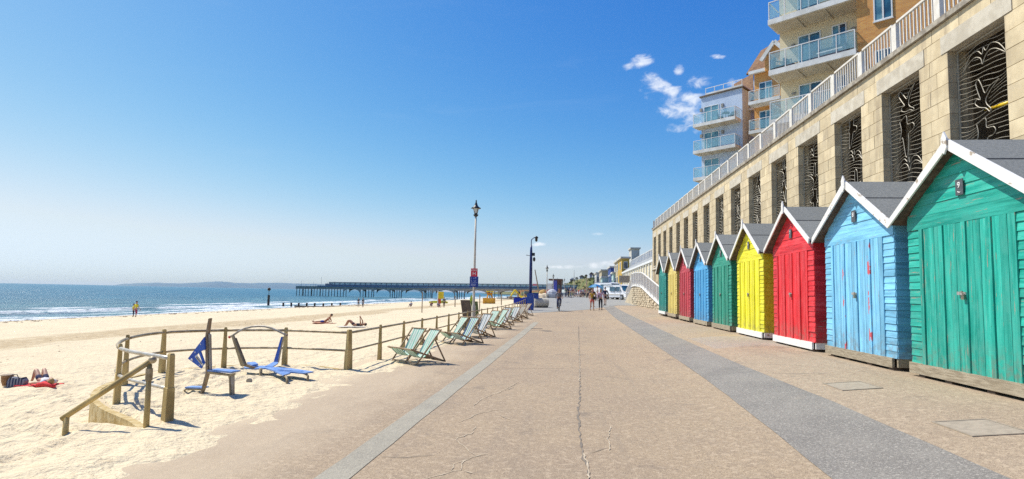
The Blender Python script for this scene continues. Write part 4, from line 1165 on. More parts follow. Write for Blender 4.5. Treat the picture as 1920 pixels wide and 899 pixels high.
for (x, z, w, h) in ((-.12, .15, .012, .07), (-.12, .05, .012, .08), (-.09, .015, .04, .012), (-.02, .15, .012, .06), (.03, .15, .05, .012), (.07, .17, .04, .05), (.0, .05, .05, .012), (.07, .04, .012, .07), (.04, .01, .07, .012), (0, -.03, .28, .01), (-.02, -.10, .22, .022), (-.03, -.15, .2, .022)):
    m.box(x - w / 2, x + w / 2, -.083, -.079, z - h / 2, z + h / 2)
m.build('pictogram', pmat('pale_blue_print', (.45, .5, .75), None, 5, .5), sg)
far_l = [((1025, 563), 62, 499, 'second nearest lantern lamp post, beyond the blue post and left of the kiosk'), ((1037, 556.5), 88, 515, 'slim lamp post seen just left of the kiosk corner'), ((1045, 556), 105, 523, 'lamp post standing in front of the kiosk'),
         ((1058, 556), 135, 523, 'farthest lantern lamp post right of the kiosk')]
for (p, Y, top, lab) in far_l:
    b = on_y(p[0], p[1], Y); b.z = float(G(b.x, Y)); tz = on_y(p[0], top, Y).z; lamp(b.x, Y, tz - b.z, lab)

bp = on_g(994, 582); H = on_y(1000, 441, bp.y).z - bp.z
t = empty('camera_post', bp, 0, 'tall dark blue steel post with square blue base and swan-neck top lamp', 'post')
m = MB(); m.box(-.27, .27, -.25, .25, -.1, 1.25); m.box(-.2, .2, -.18, .18, 1.25, 1.36); m.build('base_cabinet', M_NAVY, t)
m = MB(); m.lathe([(.125, 1.36), (.12, 3.2), (.10, H * .78), (.07, H * .86)], 12); m.build('pole', M_NAVYD, t, smooth=True)
m = MB(); m.tube([(0, 0, H * .86), (0, 0, H * .93), (.05, 0, H - .35), (.2, 0, H - .22), (.36, 0, H - .22)], .035, 8); m.build('swan_neck', M_NAVYD, t, smooth=True)
m = MB(); m.lathe([(.02, .12), (.14, .04), (.15, -.05), (.10, -.08), (.10, -.26), (.04, -.34)], 10, (.4, 0, H - .2)); m.build('lamp_head', M_BLK, t, smooth=True)
m = MB(); m.box(.08, .3, -.1, .1, H * .72, H * .76); m.lathe([(.03, .15), (.11, .02), (.09, -.14), (.02, -.22)], 10, (.25, 0, H * .68)); m.build('camera_dome', M_BLK, t)
m = MB(); m.beam((-.4, 0, H * .73), (0, 0, H * .72), .03, .05); m.build('bracket', M_GREYM, t)
cb = on_g(1004, 577); t = empty('utility_cabinet', cb, R(4), 'narrow blue utility cabinet right behind the blue post', 'cabinet')
m = MB(); m.box(-.26, .26, -.2, .2, -.05, 1.22); m.build('body', M_NAVY, t); m = MB(); m.box(-.28, .28, -.22, .22, 1.22, 1.28); m.build('lid', M_NAVYD, t); m = MB(); m.box(-.23, .23, -.212, -.2, .1, 1.1); m.build('door', M_NAVY, t)
pp = on_g(1012, 577); t = empty('concrete_barrel', pp, R(25), 'pale round concrete pipe lying on the promenade beside the blue cabinet', 'pipe')
m = MB(); ring = [(.42 * math.cos(a), .42 * math.sin(a)) for a in np.linspace(0, 2 * PI, 17)[:-1]]
m.prism(ring, -1.1, .2, lambda u, v, w: (w + .5, v, u + .42)); m.build('shell', pmat('pale_concrete', (.55, .52, .44), (.42, .39, .32), 5, .8), t, smooth=False)
m = MB(); m.prism([(u * .8, v * .8) for u, v in ring], .2, .215, lambda u, v, w: (w + .5, v, u + .42)); m.build('hollow_shade_disc', M_INT, t)  # dark disc on the solid end paints the shade of the hollow
m = MB(); m.box(-.5, .6, -.3, .3, -.05, .08); m.build('footing', M_DKWOOD, t)

wp = on_z(871, 603, 0); wp = Vector((-4.35, lp.y + 1.0, 0)); wt_z = on_y(865, 566, wp.y).z
t = empty('board_stand', wp, R(8), 'dark brown and green upright boards standing behind the tall lamp post', 'boards')
M_DBR = pmat('dark_brown_board', (.13, .095, .07), (.09, .065, .05), 6, .7); M_DGR = pmat('mossy_green_board', (.13, .17, .06), (.09, .12, .04), 5, .7); M_LIME = pmat('lime_cloth', (.45, .55, .08), (.3, .4, .05), 6, .8)
m = MB(); m.box(-.55, -.12, -.03, .03, 0, 1.15, lambda x, y, z: (x - .0 - z * .16 + .2, y, z)); m.build('brown_board', M_DBR, t)
m = MB(); m.box(-.12, .2, -.05, .01, 0, 1.1, lambda x, y, z: (x - z * .12 + .17, y + .0, z)); m.build('green_board', M_DGR, t)
m = MB(); m.prism([(-.12, 1.0), (.12, 1.0), (.02, 1.18), (-.08, 1.42), (-.14, 1.2)], -.03, .02, lambda u, v, w: (u + .02, w, v)); m.build('lime_cloth', M_LIME, t)

# ================================================================= APARTMENTS ON THE CLIFF TOP
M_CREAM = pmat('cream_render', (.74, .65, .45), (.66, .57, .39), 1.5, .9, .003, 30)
M_PBLUE = pmat('pale_blue_render', (.52, .62, .76), (.46, .55, .68), 1.2, .9, .003, 30)
M_LILAC = pmat('lilac_render', (.36, .38, .52), (.31, .33, .46), 1.2, .9)
M_FRAME = pmat('white_window_frame', (.78, .79, .77), (.7, .71, .7), 6, .4)
M_FASC = pmat('white_balcony_edge', (.78, .78, .75), (.62, .61, .56), 1.6, .6)
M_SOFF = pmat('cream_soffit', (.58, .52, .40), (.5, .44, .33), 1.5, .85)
M_FURN = pmat('dark_blue_wicker', (.02, .03, .07), (.05, .06, .1), 20, .6)


def brick_mat():
    m, nt, bs = new_mat('orange_brickwork'); v = coords(nt, False)
    sep = nt.new('ShaderNodeSeparateXYZ'); nt.put(sep.inputs[0], v); cb = nt.new('ShaderNodeCombineXYZ')
    nt.put(cb.inputs[0], nt.math('ADD', sep.outputs[0], sep.outputs[1])); nt.put(cb.inputs[1], sep.outputs[2])
    b = nt.new('ShaderNodeTexBrick'); nt.put(b.inputs['Vector'], cb.outputs[0]); b.inputs['Scale'].default_value = 4.4; b.inputs['Mortar Size'].default_value = .02
    nt.put(b.inputs['Color1'], (.74, .37, .09)); nt.put(b.inputs['Color2'], (.62, .26, .06)); nt.put(b.inputs['Mortar'], (.50, .38, .24)); b.inputs['Brick Width'].default_value = .95; b.inputs['Row Height'].default_value = .33
    nt.put(bs.inputs['Base Color'], nt.mix(nt.ramp(nt.noise(v, 2.0, 4), .4, .7, 0, .4), b.outputs[0], (.48, .26, .11))); bs.inputs['Roughness'].default_value = .9; return m


M_BRICK = brick_mat()
M_TILE = pmat('brown_roof_tile', (.26, .15, .075), (.16, .085, .05), 5, .9, .02, 12)


def glass_mat(name, tint, alpha):
    m, nt, bs = new_mat(name); nt.put(bs.inputs['Base Color'], tint); bs.inputs['Roughness'].default_value = .03; bs.inputs['Specular IOR Level'].default_value = .8; bs.inputs['Alpha'].default_value = alpha; return m


M_BALG = glass_mat('balcony_glass', (.35, .62, .70), .28)
M_WING = pmat('window_glass', (.035, .13, .20), (.015, .045, .08), 1.2, .06, spec=.9)
M_WINC = pmat('window_glass_curtained', (.16, .33, .38), (.06, .16, .22), 1.5, .08, spec=.9)


class Fr:
    """a vertical plane through a given pixel at a given depth, with local axes u (towards near right) and w (inward)"""
    def __init__(s, px, py, depth, deg=-35.5, z0=7.6):
        v = FWD + RGT * ((px - IW / 2) / FP) + UPV * ((CY - py) / FP); P = Vector(CAM) + v * depth
        s.rz = R(deg); s.u = Vector((math.cos(s.rz), math.sin(s.rz), 0)); s.n = Vector((s.u.y, -s.u.x, 0)); s.O = Vector((P.x, P.y, z0))

    def P(s, px, py, w=0.0):
        q = at_plane(px, py, s.n, s.n.dot(s.O) - w) - s.O; return q.dot(s.u), q.z


def window(t, fr, x0, y0, x1, y1, w, mat, n=2, name='window'):
    """px box of a window, on the wall at depth w; named frame with pane sub-parts"""
    a, zt = fr.P(x0, y0, w); b, zb = fr.P(x1, y1, w); zt2 = fr.P((x0 + x1) / 2, (y0), w)[1]
    uwindow(t, a, b, zb, zt, w, mat, n, name)


def uwindow(t, a, b, zb, zt, w, mat, n=2, name='window', parent_kind=None):
    m = MB(); e = .06
    for x in (a, b - e): m.box(x, x + e, w - .05, w + .02, zb, zt)
    for z in (zb, zt - e): m.box(a + e, b - e, w - .048, w + .02, z, z + e)
    for k in range(1, n): x = a + (b - a) * k / n; m.box(x - .035, x + .035, w - .046, w + .02, zb + e, zt - e)
    m.box(a - .03, b + .03, w - .09, w, zb - .06, zb - .002); f = m.build(name, M_FRAME, t)
    for k in range(n):
        x0, x1 = a + (b - a) * k / n + .05, a + (b - a) * (k + 1) / n - .05; q = MB(); q.box(x0, x1, w - .02, w - .008, zb + e, zt - e); q.build('pane', mat if k else M_WINC, f)


def balcony(t, a, b, ztop, d, w0=0.0, rail_h=1.05, nposts=5, slab=.3, soff=True):
    m = MB(); m.box(a, b, w0, w0 + d, ztop - slab, ztop); s = m.build('balcony', M_FASC, t)
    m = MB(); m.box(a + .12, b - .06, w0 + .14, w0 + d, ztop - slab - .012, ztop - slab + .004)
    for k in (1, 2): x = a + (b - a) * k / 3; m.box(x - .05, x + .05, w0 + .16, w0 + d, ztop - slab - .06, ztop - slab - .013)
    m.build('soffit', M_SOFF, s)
    m = MB(); m.box(a + .03, b - .03, w0 + .03, w0 + .075, ztop + rail_h - .045, ztop + rail_h); m.box(a + .03, a + .075, w0 + .08, w0 + d, ztop + rail_h - .046, ztop + rail_h - .001); m.box(b - .075, b - .03, w0 + .08, w0 + d, ztop + rail_h - .046, ztop + rail_h - .001); m.build('handrail', M_FRAME, s)
    for k in range(nposts):
        x = a + .05 + (b - a - .1) * k / (nposts - 1)
        m = MB(); m.box(x - .022, x + .022, w0 + .03, w0 + .07, ztop, ztop + rail_h - .047); m.build('rail_post', M_FRAME, s)
        if k < nposts - 1:
            x2 = a + .05 + (b - a - .1) * (k + 1) / (nposts - 1); m = MB(); m.box(x + .04, x2 - .04, w0 + .045, w0 + .055, ztop + .1, ztop + rail_h - .09); m.build('glass_panel', M_BALG, s)
    for x in (a + .05, b - .05): m = MB(); m.box(x - .005, x + .005, w0 + .1, w0 + d - .05, ztop + .1, ztop + rail_h - .09); m.build('glass_panel', M_BALG, s)
    return s


# cream and brick block, nearest
fc = Fr(1441, 143, 31.6, -39); t = empty('apartment_block', fc.O, fc.rz, 'nearest apartment block, cream balcony bay beside orange brickwork, high above the stone wall', 'building')
BW = fc.P(1606, 110)[0]; DP = 1.55
zs = [fc.P(1441, y)[1] for y in (38.0, 133.0, 226.0)]
m = MB(); m.box(.1, BW, DP, DP + 9, -1.2, 12.2); m.build('wall', M_CREAM, t)
m = MB(); m.box(BW + .002, BW + 14, .25, DP + 9.2, -1.2, 13.5); m.build('brick_wall', M_BRICK, t)
m = MB(); m.box(-.25, BW + 14.4, -.2, DP + 9.5, 13.5, 13.75); m.build('roof', M_TILE, t)
for z in zs + [zs[0] + 2.85]:
    balcony(t, 0, BW - .02, z, DP, nposts=6)
zz = 2.85
for k, z in enumerate(zs):
    a = fc.P(1497, 100, DP)[0]; b = fc.P(1540, 100, DP)[0]; uwindow(t, a, b, z + .02, z + 2.15, DP, M_WING, 2, 'glass_door')
    a = fc.P(1560, 60, DP)[0]; b = fc.P(1588, 60, DP)[0]; uwindow(t, a, b, z + .85, z + 2.2, DP, M_WING, 2)
    for px in (1487, 1601):
        u = fc.P(px, 74, DP)[0]; m = MB(); m.lathe([(.02, 0), (.13, .02), (.10, .07), (.02, .09)], 10); m.v = [(u + v[0], DP - v[2], z + 1.75 + v[1] * .6) for v in m.v]; m.build('wall_light', M_GREYM, t)
a = fc.P(1638, 20, .25)[0]; b = fc.P(1674, 20, .25)[0]; z1 = fc.P(1674, -2, .25)[1]; z0 = fc.P(1640, 42, .25)[1]
for dz in (0, -2.85): uwindow(t, a, b, z0 + dz, z0 + dz + 1.35, .25, M_WING, 2)
uwindow(t, b + 1.6, b + 3.0, z0 - 2.85, z0 - 1.5, .25, M_WING, 2)


def place(fr, px, py, w, z): u = fr.P(px, py, w)[0]; q = fr.O + fr.u * u - fr.n * w; q.z = 7.6 + z; return q


def patio_chair(fr, px, py, w, z, rz, label):
    t = empty('patio_chair', place(fr, px, py, w, z), rz, label, 'chair', 'patio chairs on the balconies')
    m = MB(); m.box(-.27, .27, -.25, .25, .36, .42); m.build('seat', M_FURN, t); m = MB(); m.box(-.27, .27, .22, .28, .42, .86); m.build('backrest', M_FURN, t)
    for sx in (-1, 1):
        m = MB(); m.box(sx * .25 - .025, sx * .25 + .025, -.24, .25, .6, .64); m.build('armrest', M_FURN, t)
        for sy in (-1, 1): m = MB(); m.box(sx * .25 - .02, sx * .25 + .02, sy * .23 - .02, sy * .23 + .02, 0, .36 if sy > 0 else .6); m.build('leg', M_FURN, t)


patio_chair(fc, 1456, 122, .8, zs[1], 1.8, 'dark wicker chair at the left end of the middle cream balcony')
patio_chair(fc, 1482, 117, 1.0, zs[1], .6, 'dark wicker chair in front of the glass door on the middle cream balcony')
t = empty('patio_sofa', place(fc, 1558, 100, .7, zs[1]), fc.rz, 'dark wicker sofa with pale cushion on the middle cream balcony', 'sofa')
m = MB(); m.box(-.7, .7, -.3, .3, .05, .38); m.build('base', M_FURN, t); m = MB(); m.box(-.7, .7, .22, .34, .38, .8); m.build('backrest', M_FURN, t); m = MB(); m.box(-.62, .62, -.28, .2, .382, .46); m.build('cushion', M_WHITE, t)
for s in (-1, 1): m = MB(); m.box(s * .76 - .06, s * .76 + .06, -.3, .34, .05, .62); m.build('armrest', M_FURN, t)

# pale blue block, farther
fb = Fr(1299, 240, 59, -40); t = empty('apartment_block', fb.O, fb.rz, 'slim pale blue apartment block with three stacked glass balconies, farthest left', 'building')
BW2 = fb.P(1378, 226)[0]; D2 = 1.4; zt = fb.P(1307, 186, D2)[1]
m = MB(); m.box(.25, BW2 + .15, D2, D2 + 7, -1.2, zt); m.build('wall', M_PBLUE, t)
m = MB(); m.box(.1, BW2 + .3, D2 - .15, D2 + 7.1, zt + .001, zt + .14); m.build('roof_edge', M_INT, t)
m = MB(); m.box(.6, BW2 + .1, D2 + .2, D2 + 6, zt + .141, zt + .45); m.build('roof_parapet', M_FASC, t)
m = MB(); m.box(.6, BW2 + .1, D2 + .2, D2 + .26, zt + .95, zt + 1.0)
for k in range(5): x = .62 + (BW2 - .6) * k / 4; m.box(x, x + .05, D2 + .2, D2 + .26, zt + .45, zt + .95)
m.build('roof_rail', M_FRAME, t)
for y0 in (234, 283.5, 334, 384):
    z = fb.P(1300, y0)[1]; balcony(t, 0, BW2, z, D2, nposts=4, slab=.34)
    a, b = fb.P(1320, 220, D2)[0], fb.P(1348, 220, D2)[0]; uwindow(t, a, b, z + .02, z + 2.1, D2, M_WINC, 2, 'glass_door')
    if y0 < 300:
        for px in (1315, 1355): u = fb.P(px, 206, D2)[0]; m = MB(); m.box(u - .12, u + .12, D2 - .14, D2, z + 1.65, z + 2.0); m.build('wall_light', M_GREYM, t)
z = fb.P(1300, 234)[1]
t2 = empty('patio_table', place(fb, 1361, 220, .7, z), 0, 'small round dark table on the top balcony of the pale blue block', 'table')
m = MB(); m.lathe([(.4, .70), (.4, .74)], 12); m.build('tabletop', M_FURN, t2); m = MB(); m.lathe([(.22, 0), (.22, .03), (.03, .05), (.03, .7)], 8); m.build('pedestal', M_FURN, t2)
patio_chair(fb, 1351, 222, .8, z, 1.2, 'dark chair left of the round table on the top pale blue balcony')
patio_chair(fb, 1372, 219, .9, z, -1.2, 'dark chair right of the round table on the top pale blue balcony')

# lilac link, brick bay with tiled roofs between the two
fl = Fr(1380, 250, 57.5, -38); t = empty('apartment_block', fl.O, fl.rz, 'set-back lilac and orange brick section with brown tiled roofs between pale blue and cream blocks', 'building')
ul = fl.P(1410, 250, 1.5)[0]; ze = fl.P(1392, 209, 1.2)[1]
m = MB(); m.box(-2, ul + .2, 1.6, 9, -1.2, ze); m.build('lilac_wall', M_LILAC, t)
m = MB(); m.box(-.4, ul + .3, 1.05, 1.35, ze - .12, ze + .18); m.build('gutter', M_FASC, t)
m = MB(); m.tube([(.15, 1.45, -1), (.15, 1.45, ze)], .07, 6); m.build('drainpipe', M_FASC, t)


def roof_quad(name, fr, e0, e1, r1, r0, we, wr, t):
    P = []
    for (px, py), w in ((e0, we), (e1, we), (r1, wr), (r0, wr)): u, z = fr.P(px, py, w); P.append(Vector((u, w, z)))
    n = (P[1] - P[0]).cross(P[3] - P[0]).normalized() * .18; m = MB(); m.add(P + [p - n for p in P], [(0, 1, 2, 3), (7, 6, 5, 4), (0, 4, 5, 1), (1, 5, 6, 2), (2, 6, 7, 3), (3, 7, 4, 0)]); return m.build(name, M_TILE, t)


roof_quad('roof', fl, (1377, 206), (1412, 198), (1412, 138), (1376, 158), 1.1, 4.5, t)
fr3 = Fr(1403, 196, 54, -38); t3 = t; t = empty('brick_bay', fl.O, fl.rz); t.parent = t3; t.location = (0, 0, 0); t.rotation_euler = (0, 0, 0)
off = fr3.O - fl.O; t.location = (off.dot(fl.u), -off.dot(fl.n), 0)
BW3 = fr3.P(1462, 180)[0]; zr = fr3.P(1410, 140, 1.3)[1]
m = MB(); m.box(.1, BW3 + 2, 1.3, 9, -1.2, zr); m.build('brick_wall', M_BRICK, t)
fl3 = t
for y0 in (191.5, 246):
    z = fr3.P(1404, y0)[1]; m = MB(); m.box(0, BW3, 0, 1.3, z - .32, z)
    m.box(.03, BW3, .03, .08, z + 1.0, z + 1.05)
    for k in range(4): x = .03 + (BW3 - .1) * k / 3; m.box(x, x + .05, .031, .079, z, z + 1.0)
    m.box(.031, .079, .08, 1.3, z + 1.0, z + 1.049); m.build('balcony', M_FASC, t)
    m = MB(); m.box(.1, BW3 - .1, .05, .06, z + .1, z + .9); m.build('glass_panel', M_BALG, t)
    a, b = fr3.P(1424, 170, 1.3)[0], fr3.P(1448, 170, 1.3)[0]
    m = MB(); m.box(a, b, 1.24, 1.3, z + .02, z + 2.1); m.build('window', M_FRAME, t)
    for k in range(2): m = MB(); x = a + (b - a) * k / 2; m.box(x + .06, x + (b - a) / 2 - .05, 1.225, 1.238, z + .1, z + 2.0); m.build('pane', M_WINC if k else M_WING, t)
m = MB(); m.box(-.3, BW3 + 2, .9, 1.2, zr - .1, zr + .2); m.build('gutter', M_FASC, t)
roof_quad('roof', fr3, (1399, 139), (1470, 122), (1470, 70), (1427, 95), .95, 4.2, t)
# small white-edged gable in front of that roof
g0, gz0 = fr3.P(1427, 115, .6); g1, gz1 = fr3.P(1452, 78, .6)
m = MB(); m.beam((g0, .6, gz0), (g1, .6, gz1), .25, .35); m.beam((g1, .6, gz1), (2 * g1 - g0, .6, gz0), .25, .35); m.build('gable_board', M_FASC, t)
m = MB(); m.prism([(g0 + .3, zr - .2), (2 * g1 - g0 - .3, zr - .2), (2 * g1 - g0 - .3, gz0), (g1, gz1), (g0 + .3, gz0)], .72, 4, lambda u, v, w: (u, w, v)); m.build('gable_wall', M_BRICK, t)

# ================================================================= STAIRS BEYOND THE HUTS
M_RUB = pmat('rubble_stone', (.62, .52, .36), (.44, .36, .25), 9, .95, .01, 20, objv=.3)
M_RAILW = pmat('white_railing_paint', (.84, .83, .80), (.74, .72, .68), 4, .5)
ga, gb = on_g(1184, 571), on_g(1232.6, 582); gc = ga.lerp(gb, -.02)
st = empty('stone_staircase', ga, 0, 'rubble stone staircase with white railings beyond the last teal hut', 'staircase')


def sp(q, z, off=0.0):
    p = ga.lerp(gb, q) - ga; return Vector((p.x + off, p.y, z - ga.z))


prof = [(0, 2.35), (.18, 2.4), (.45, 2.25), (1.0, 1.0), (1.25, .5)]


def top(q): return float(np.interp(q, [p[0] for p in prof], [p[1] for p in prof]))


m = MB(); qs = np.linspace(0, 1.25, 16)
for a, b in zip(qs[:-1], qs[1:]):
    v8 = [sp(a, .3), sp(b, .3), sp(b, top(b)), sp(a, top(a))]; m.add(v8 + [v + Vector((2.6, 0, 0)) for v in v8], [(0, 1, 2, 3), (7, 6, 5, 4), (0, 4, 5, 1), (3, 2, 6, 7), (0, 3, 7, 4), (1, 5, 6, 2)])
m.build('core', M_STONEJ, st)
rnd = random.Random(8); L = (gb - ga).length; sb = MB(); cnt = 0
nrow = 11
for r_ in range(nrow):
    z0 = .42 + r_ * .185; q = rnd.uniform(-.0, .03)
    while q < 1.2:
        w = rnd.uniform(.25, .5) / L * 1.4; q2 = min(q + w, 1.24); zc = z0 + .2
        if min(top(q), top(q2)) > z0 + .16:
            d = rnd.uniform(.03, .09); j = rnd.uniform(-.03, .03); P = [sp(q + .004, z0 + j, -d), sp(q2 - .004, z0 + rnd.uniform(-.03, .03), -d), sp(q2 - .006, z0 + .165 + j, -d * .6), sp(q + .006, z0 + .165 + rnd.uniform(-.03, .03), -d * .6)]
            mm = MB(); mm.add(P + [p + Vector((d + .05, 0, 0)) for p in P], [(0, 1, 2, 3), (0, 4, 5, 1), (1, 5, 6, 2), (2, 6, 7, 3), (3, 7, 4, 0)]); mm.build('stone', M_RUB, st); cnt += 1
        q = q2
m = MB()
for a, b in zip(qs[:-1], qs[1:]): m.beam(sp(a, top(a) + .03, .05), sp(b, top(b) + .03, .05), .25, .08)
m.build('string_course', M_RAILW, st)
# railing
for off in (.05, 2.4):
    m = MB()
    for a, b in zip(qs[:-1], qs[1:]): m.beam(sp(a, top(a) + 1.28, off), sp(b, top(b) + 1.28, off), .07, .07); m.beam(sp(a, top(a) + .16, off), sp(b, top(b) + .16, off), .04, .04)
    m.build('handrail', M_RAILW, st)
for q in np.linspace(0, 1.2, 12): m = MB(); m.beam(sp(q, top(q), .05), sp(q, top(q) + 1.27, .05), .09, .14, up=(1, 0, 0)); m.build('rail_post', M_RAILW, st)
for k in range(11):
    m = MB()
    for j in range(1, 7): q = (k + j / 7) * 1.2 / 11; m.beam(sp(q, top(q) + .12, .05), sp(q, top(q) + 1.25, .05), .03, .03, up=(1, 0, 0))
    m.build('railing_panel', M_RAILW, st)
# far flight going down towards the van
for k in range(8):
    z = 2.2 - k * .19; m = MB(); a = Vector((-.0, k * .85 + .0, 0)); m.box(.0, 2.6, k * .8, k * .8 + .82, .3 - ga.z, z - ga.z); m.build('step', M_RUB, st)
m = MB(); m.beam((.1, 0, 3.5 - ga.z), (.1, 6.6, 1.85 - ga.z), .06, .06)
for k in range(8): m.beam((.1, k * .9 + .1, 2.2 - k * .2 - ga.z), (.1, k * .9 + .1, 3.45 - k * .225 - ga.z), .07, .07, up=(1, 0, 0))
m.build('handrail', M_RAILW, st)
# upper ramp with fascia, lattice and railing receding behind
rp = empty('upper_walkway', (10.5, 90, 1.0), 0, 'long pale walkway with sloping grey roof and railing receding beyond the stone wall', 'walkway')
m = MB(); m.box(.1, 3, -26, 26, -.5, 4.9); m.build('wall', M_CREAM, rp)
m = MB(); m.box(-.1, .3, -26, 26, 4.9, 5.2); m.build('fascia', M_WHITE, rp)
m = MB(); m.add([(0, -26, 5.2), (0, 26, 5.2), (1.8, 26, 6.5), (1.8, -26, 6.5), (1.8, -26, 5.1), (1.8, 26, 5.1)], [(0, 3, 2, 1), (0, 4, 3), (1, 2, 5), (3, 4, 5, 2), (0, 1, 5, 4)]); m.build('roof', pmat('grey_slope_roof', (.30, .31, .31), (.24, .25, .25), 3, .8), rp)
for k in range(27):
    y = -26 + 2 * k; m = MB(); m.box(1.75, 1.85, y, y + .25, 6.5, 7.55); m.build('rail_post', M_RAILW, rp)
m = MB(); m.box(1.76, 1.84, -26, 26, 7.55, 7.63)
for k in range(160): y = -26 + k * .325; m.box(1.78, 1.82, y, y + .05, 6.5, 7.55)
m.build('railing', M_RAILW, rp)
for k in range(18): m = MB(); y = -25 + k * 2.9; m.box(-.05, .1, y, y + .35, -.4, 4.9); m.build('pilaster', M_RAILW, rp)
m = MB(); m.box(-3.2, -.3, -14, -4, -.4, 3.9); tag(m.build('wall_panel', M_GREYM), 'grey', kind='structure'); bpy.data.objects.remove(bpy.data.objects['wall_panel'])

# ================================================================= VANS
M_VAN = pmat('white_van_paint', (.92, .92, .92), (.88, .88, .89), 2, .3, spec=.6, coat=.5)
M_TYRE = pmat('black_tyre', (.02, .02, .02), (.03, .03, .03), 9, .8)
M_RIM = pmat('wheel_rim', (.5, .5, .5), (.3, .3, .3), 9, .35, metal=.6)


def van(loc, rz, label, high=False):
    """local x is forward; length 4.9"""
    t = empty('van', loc, rz, label, 'van', 'vans parked beyond the stairs'); h = 2.35 if high else 1.98
    side = [(-2.4, .35), (-1.95, .32), (1.95, .32), (2.38, .42), (2.42, .85), (1.75, 1.08), (1.15, h - .08), (.8, h), (-2.25, h), (-2.42, h - .2)]
    m = MB(); n = len(side); W = .93; rows = [(-W * .93, .985), (-W, .94), (W, .94), (W * .93, .985)]
    vs = []
    for y, k in rows: vs += [(x, y * (1 - .09 * max(0, z - 1.0)), .32 + (z - .32) * (1 if abs(y) > W * .95 else 1.0)) for x, z in side]
    fs = [(r * n + i, r * n + (i + 1) % n, (r + 1) * n + (i + 1) % n, (r + 1) * n + i) for r in range(3) for i in range(n)] + [tuple(range(n))[::-1], tuple(range(3 * n, 4 * n))]
    m.add(vs, fs); m.build('body', M_VAN, t)
    yo = lambda z: W * (1 - .09 * max(0, z - 1.0)) + .006
    for s in (-1, 1):
        for (a, b, c, d) in ((-1.0, .1, -1.0, .1), (.22, 1.0, .22, 1.45)):
            m = MB(); z0, z1 = 1.12, h - .28; P = [(c, s * yo(z0), z0), (d, s * yo(z0), z0), (b, s * yo(z1), z1), (a, s * yo(z1), z1)]; m.add(P + [(x, y * .98, z) for x, y, z in P], [(0, 1, 2, 3), (7, 6, 5, 4), (0, 4, 5, 1), (1, 5, 6, 2), (2, 6, 7, 3), (3, 7, 4, 0)]); m.build('window', M_WING, t)
        m = MB(); m.box(-2.3, 1.9, s * W - .01, s * W + .012, .62, .70); m.build('side_trim', M_GREYM, t)
        m = MB(); m.box(-.12, .05, s * W - .01, s * W + .03, .98, 1.03); m.build('door_handle', M_BLK, t)
        for x in (-1.55, 1.5):
            wv = MB(); wv.lathe([(.2, -.1), (.33, -.1), (.34, -.02), (.34, .06), (.32, .1), (.2, .1)], 18); wv.v = [(x + v[0], s * (W - .08) + v[2], .34 + v[1]) for v in wv.v]; wh_ = wv.build('wheel', M_TYRE, t)
            wv = MB(); wv.lathe([(.05, .11), (.2, .115), (.2, .08)], 12); wv.v = [(x + v[0], s * (W - .08 + v[2]), .34 + v[1]) for v in wv.v]; wv.build('rim', M_RIM, wh_)
        m = MB(); m.box(2.28, 2.42, s * .7 - .15, s * .7 + .15, .7, .88); m.build('headlight', M_GLASSL, t)
        m = MB(); m.box(-2.45, -2.40, s * .8 - .07, s * .8 + .07, .8, 1.25); m.build('tail_light', M_REDK, t)
    m = MB(); P = [(1.76, -.78, 1.12), (1.76, .78, 1.12), (1.17, .74, h - .14), (1.17, -.74, h - .14)]; m.add([(x + .03, y, z + .01) for x, y, z in P] + P, [(0, 1, 2, 3), (0, 4, 5, 1), (1, 5, 6, 2), (2, 6, 7, 3), (3, 7, 4, 0)]); m.build('windscreen', M_WING, t)
    m = MB(); m.box(2.36, 2.48, -.85, .85, .34, .52); m.box(-2.5, -2.38, -.85, .85, .34, .5); m.build('bumper', M_GREYM, t)
    return t


vp = on_g(1141, 562); V = van((vp.x + 1.5, vp.y + .6, vp.z), R(-56), 'white panel van parked side-on by the stone staircase')
m = MB()
for k, (x, w) in enumerate(((-2.0, .10), (-1.86, .05), (-1.74, .12), (-1.58, .10), (-1.44, .12), (-1.28, .03), (-1.2, .2), (-.9, .2), (-.6, .25))): m.box(x, x + w, -.875, -.86, 1.72 + .015 * (k % 3), 1.80 + .01 * (k % 2))
m.build('side_lettering', M_BLK, V)
van((vp.x + .6, vp.y + 7, .95), R(-50), 'taller white van parked just behind the nearer white van', True)
sp2 = on_y(1164, 545, vp.y + 1); t = empty('sign_board', (sp2.x + .9, 64, float(G(sp2.x, 64))), 0, 'plain grey rectangular board standing above the white van beside the stairs', 'sign board')
m = MB(); P = on_y(1161, 517, 64), on_y(1181, 530.5, 64); x0, x1 = P[0].x - t.location.x, P[1].x - t.location.x; m.box(x0, x1, -.04, .04, P[1].z - t.location.z, P[0].z - t.location.z); m.build('board', M_GREYM, t)
for x in (x0 + .08, x1 - .1): m = MB(); m.box(x, x + .07, .04, .1, 0, P[0].z - t.location.z); m.build('post', M_RAILW, t)

# ================================================================= BUILDINGS DOWN THE PROMENADE
M_OCH = pmat('ochre_wall', (.56, .38, .08), (.46, .30, .07), .8, .85); M_DBLU = pmat('deep_blue_wall', (.015, .05, .22), (.02, .06, .26), 1, .6)
M_BUFF = pmat('buff_wall', (.50, .42, .28), (.40, .33, .22), .8, .85); M_PALE = pmat('pale_wall', (.62, .60, .54), (.5, .48, .43), .8, .85); M_TEALW = pmat('pale_teal_wall', (.42, .58, .56), None, 1, .8)
M_FGL = pmat('far_window_glass', (.05, .09, .13), (.02, .04, .06), 1, .15, spec=.8)


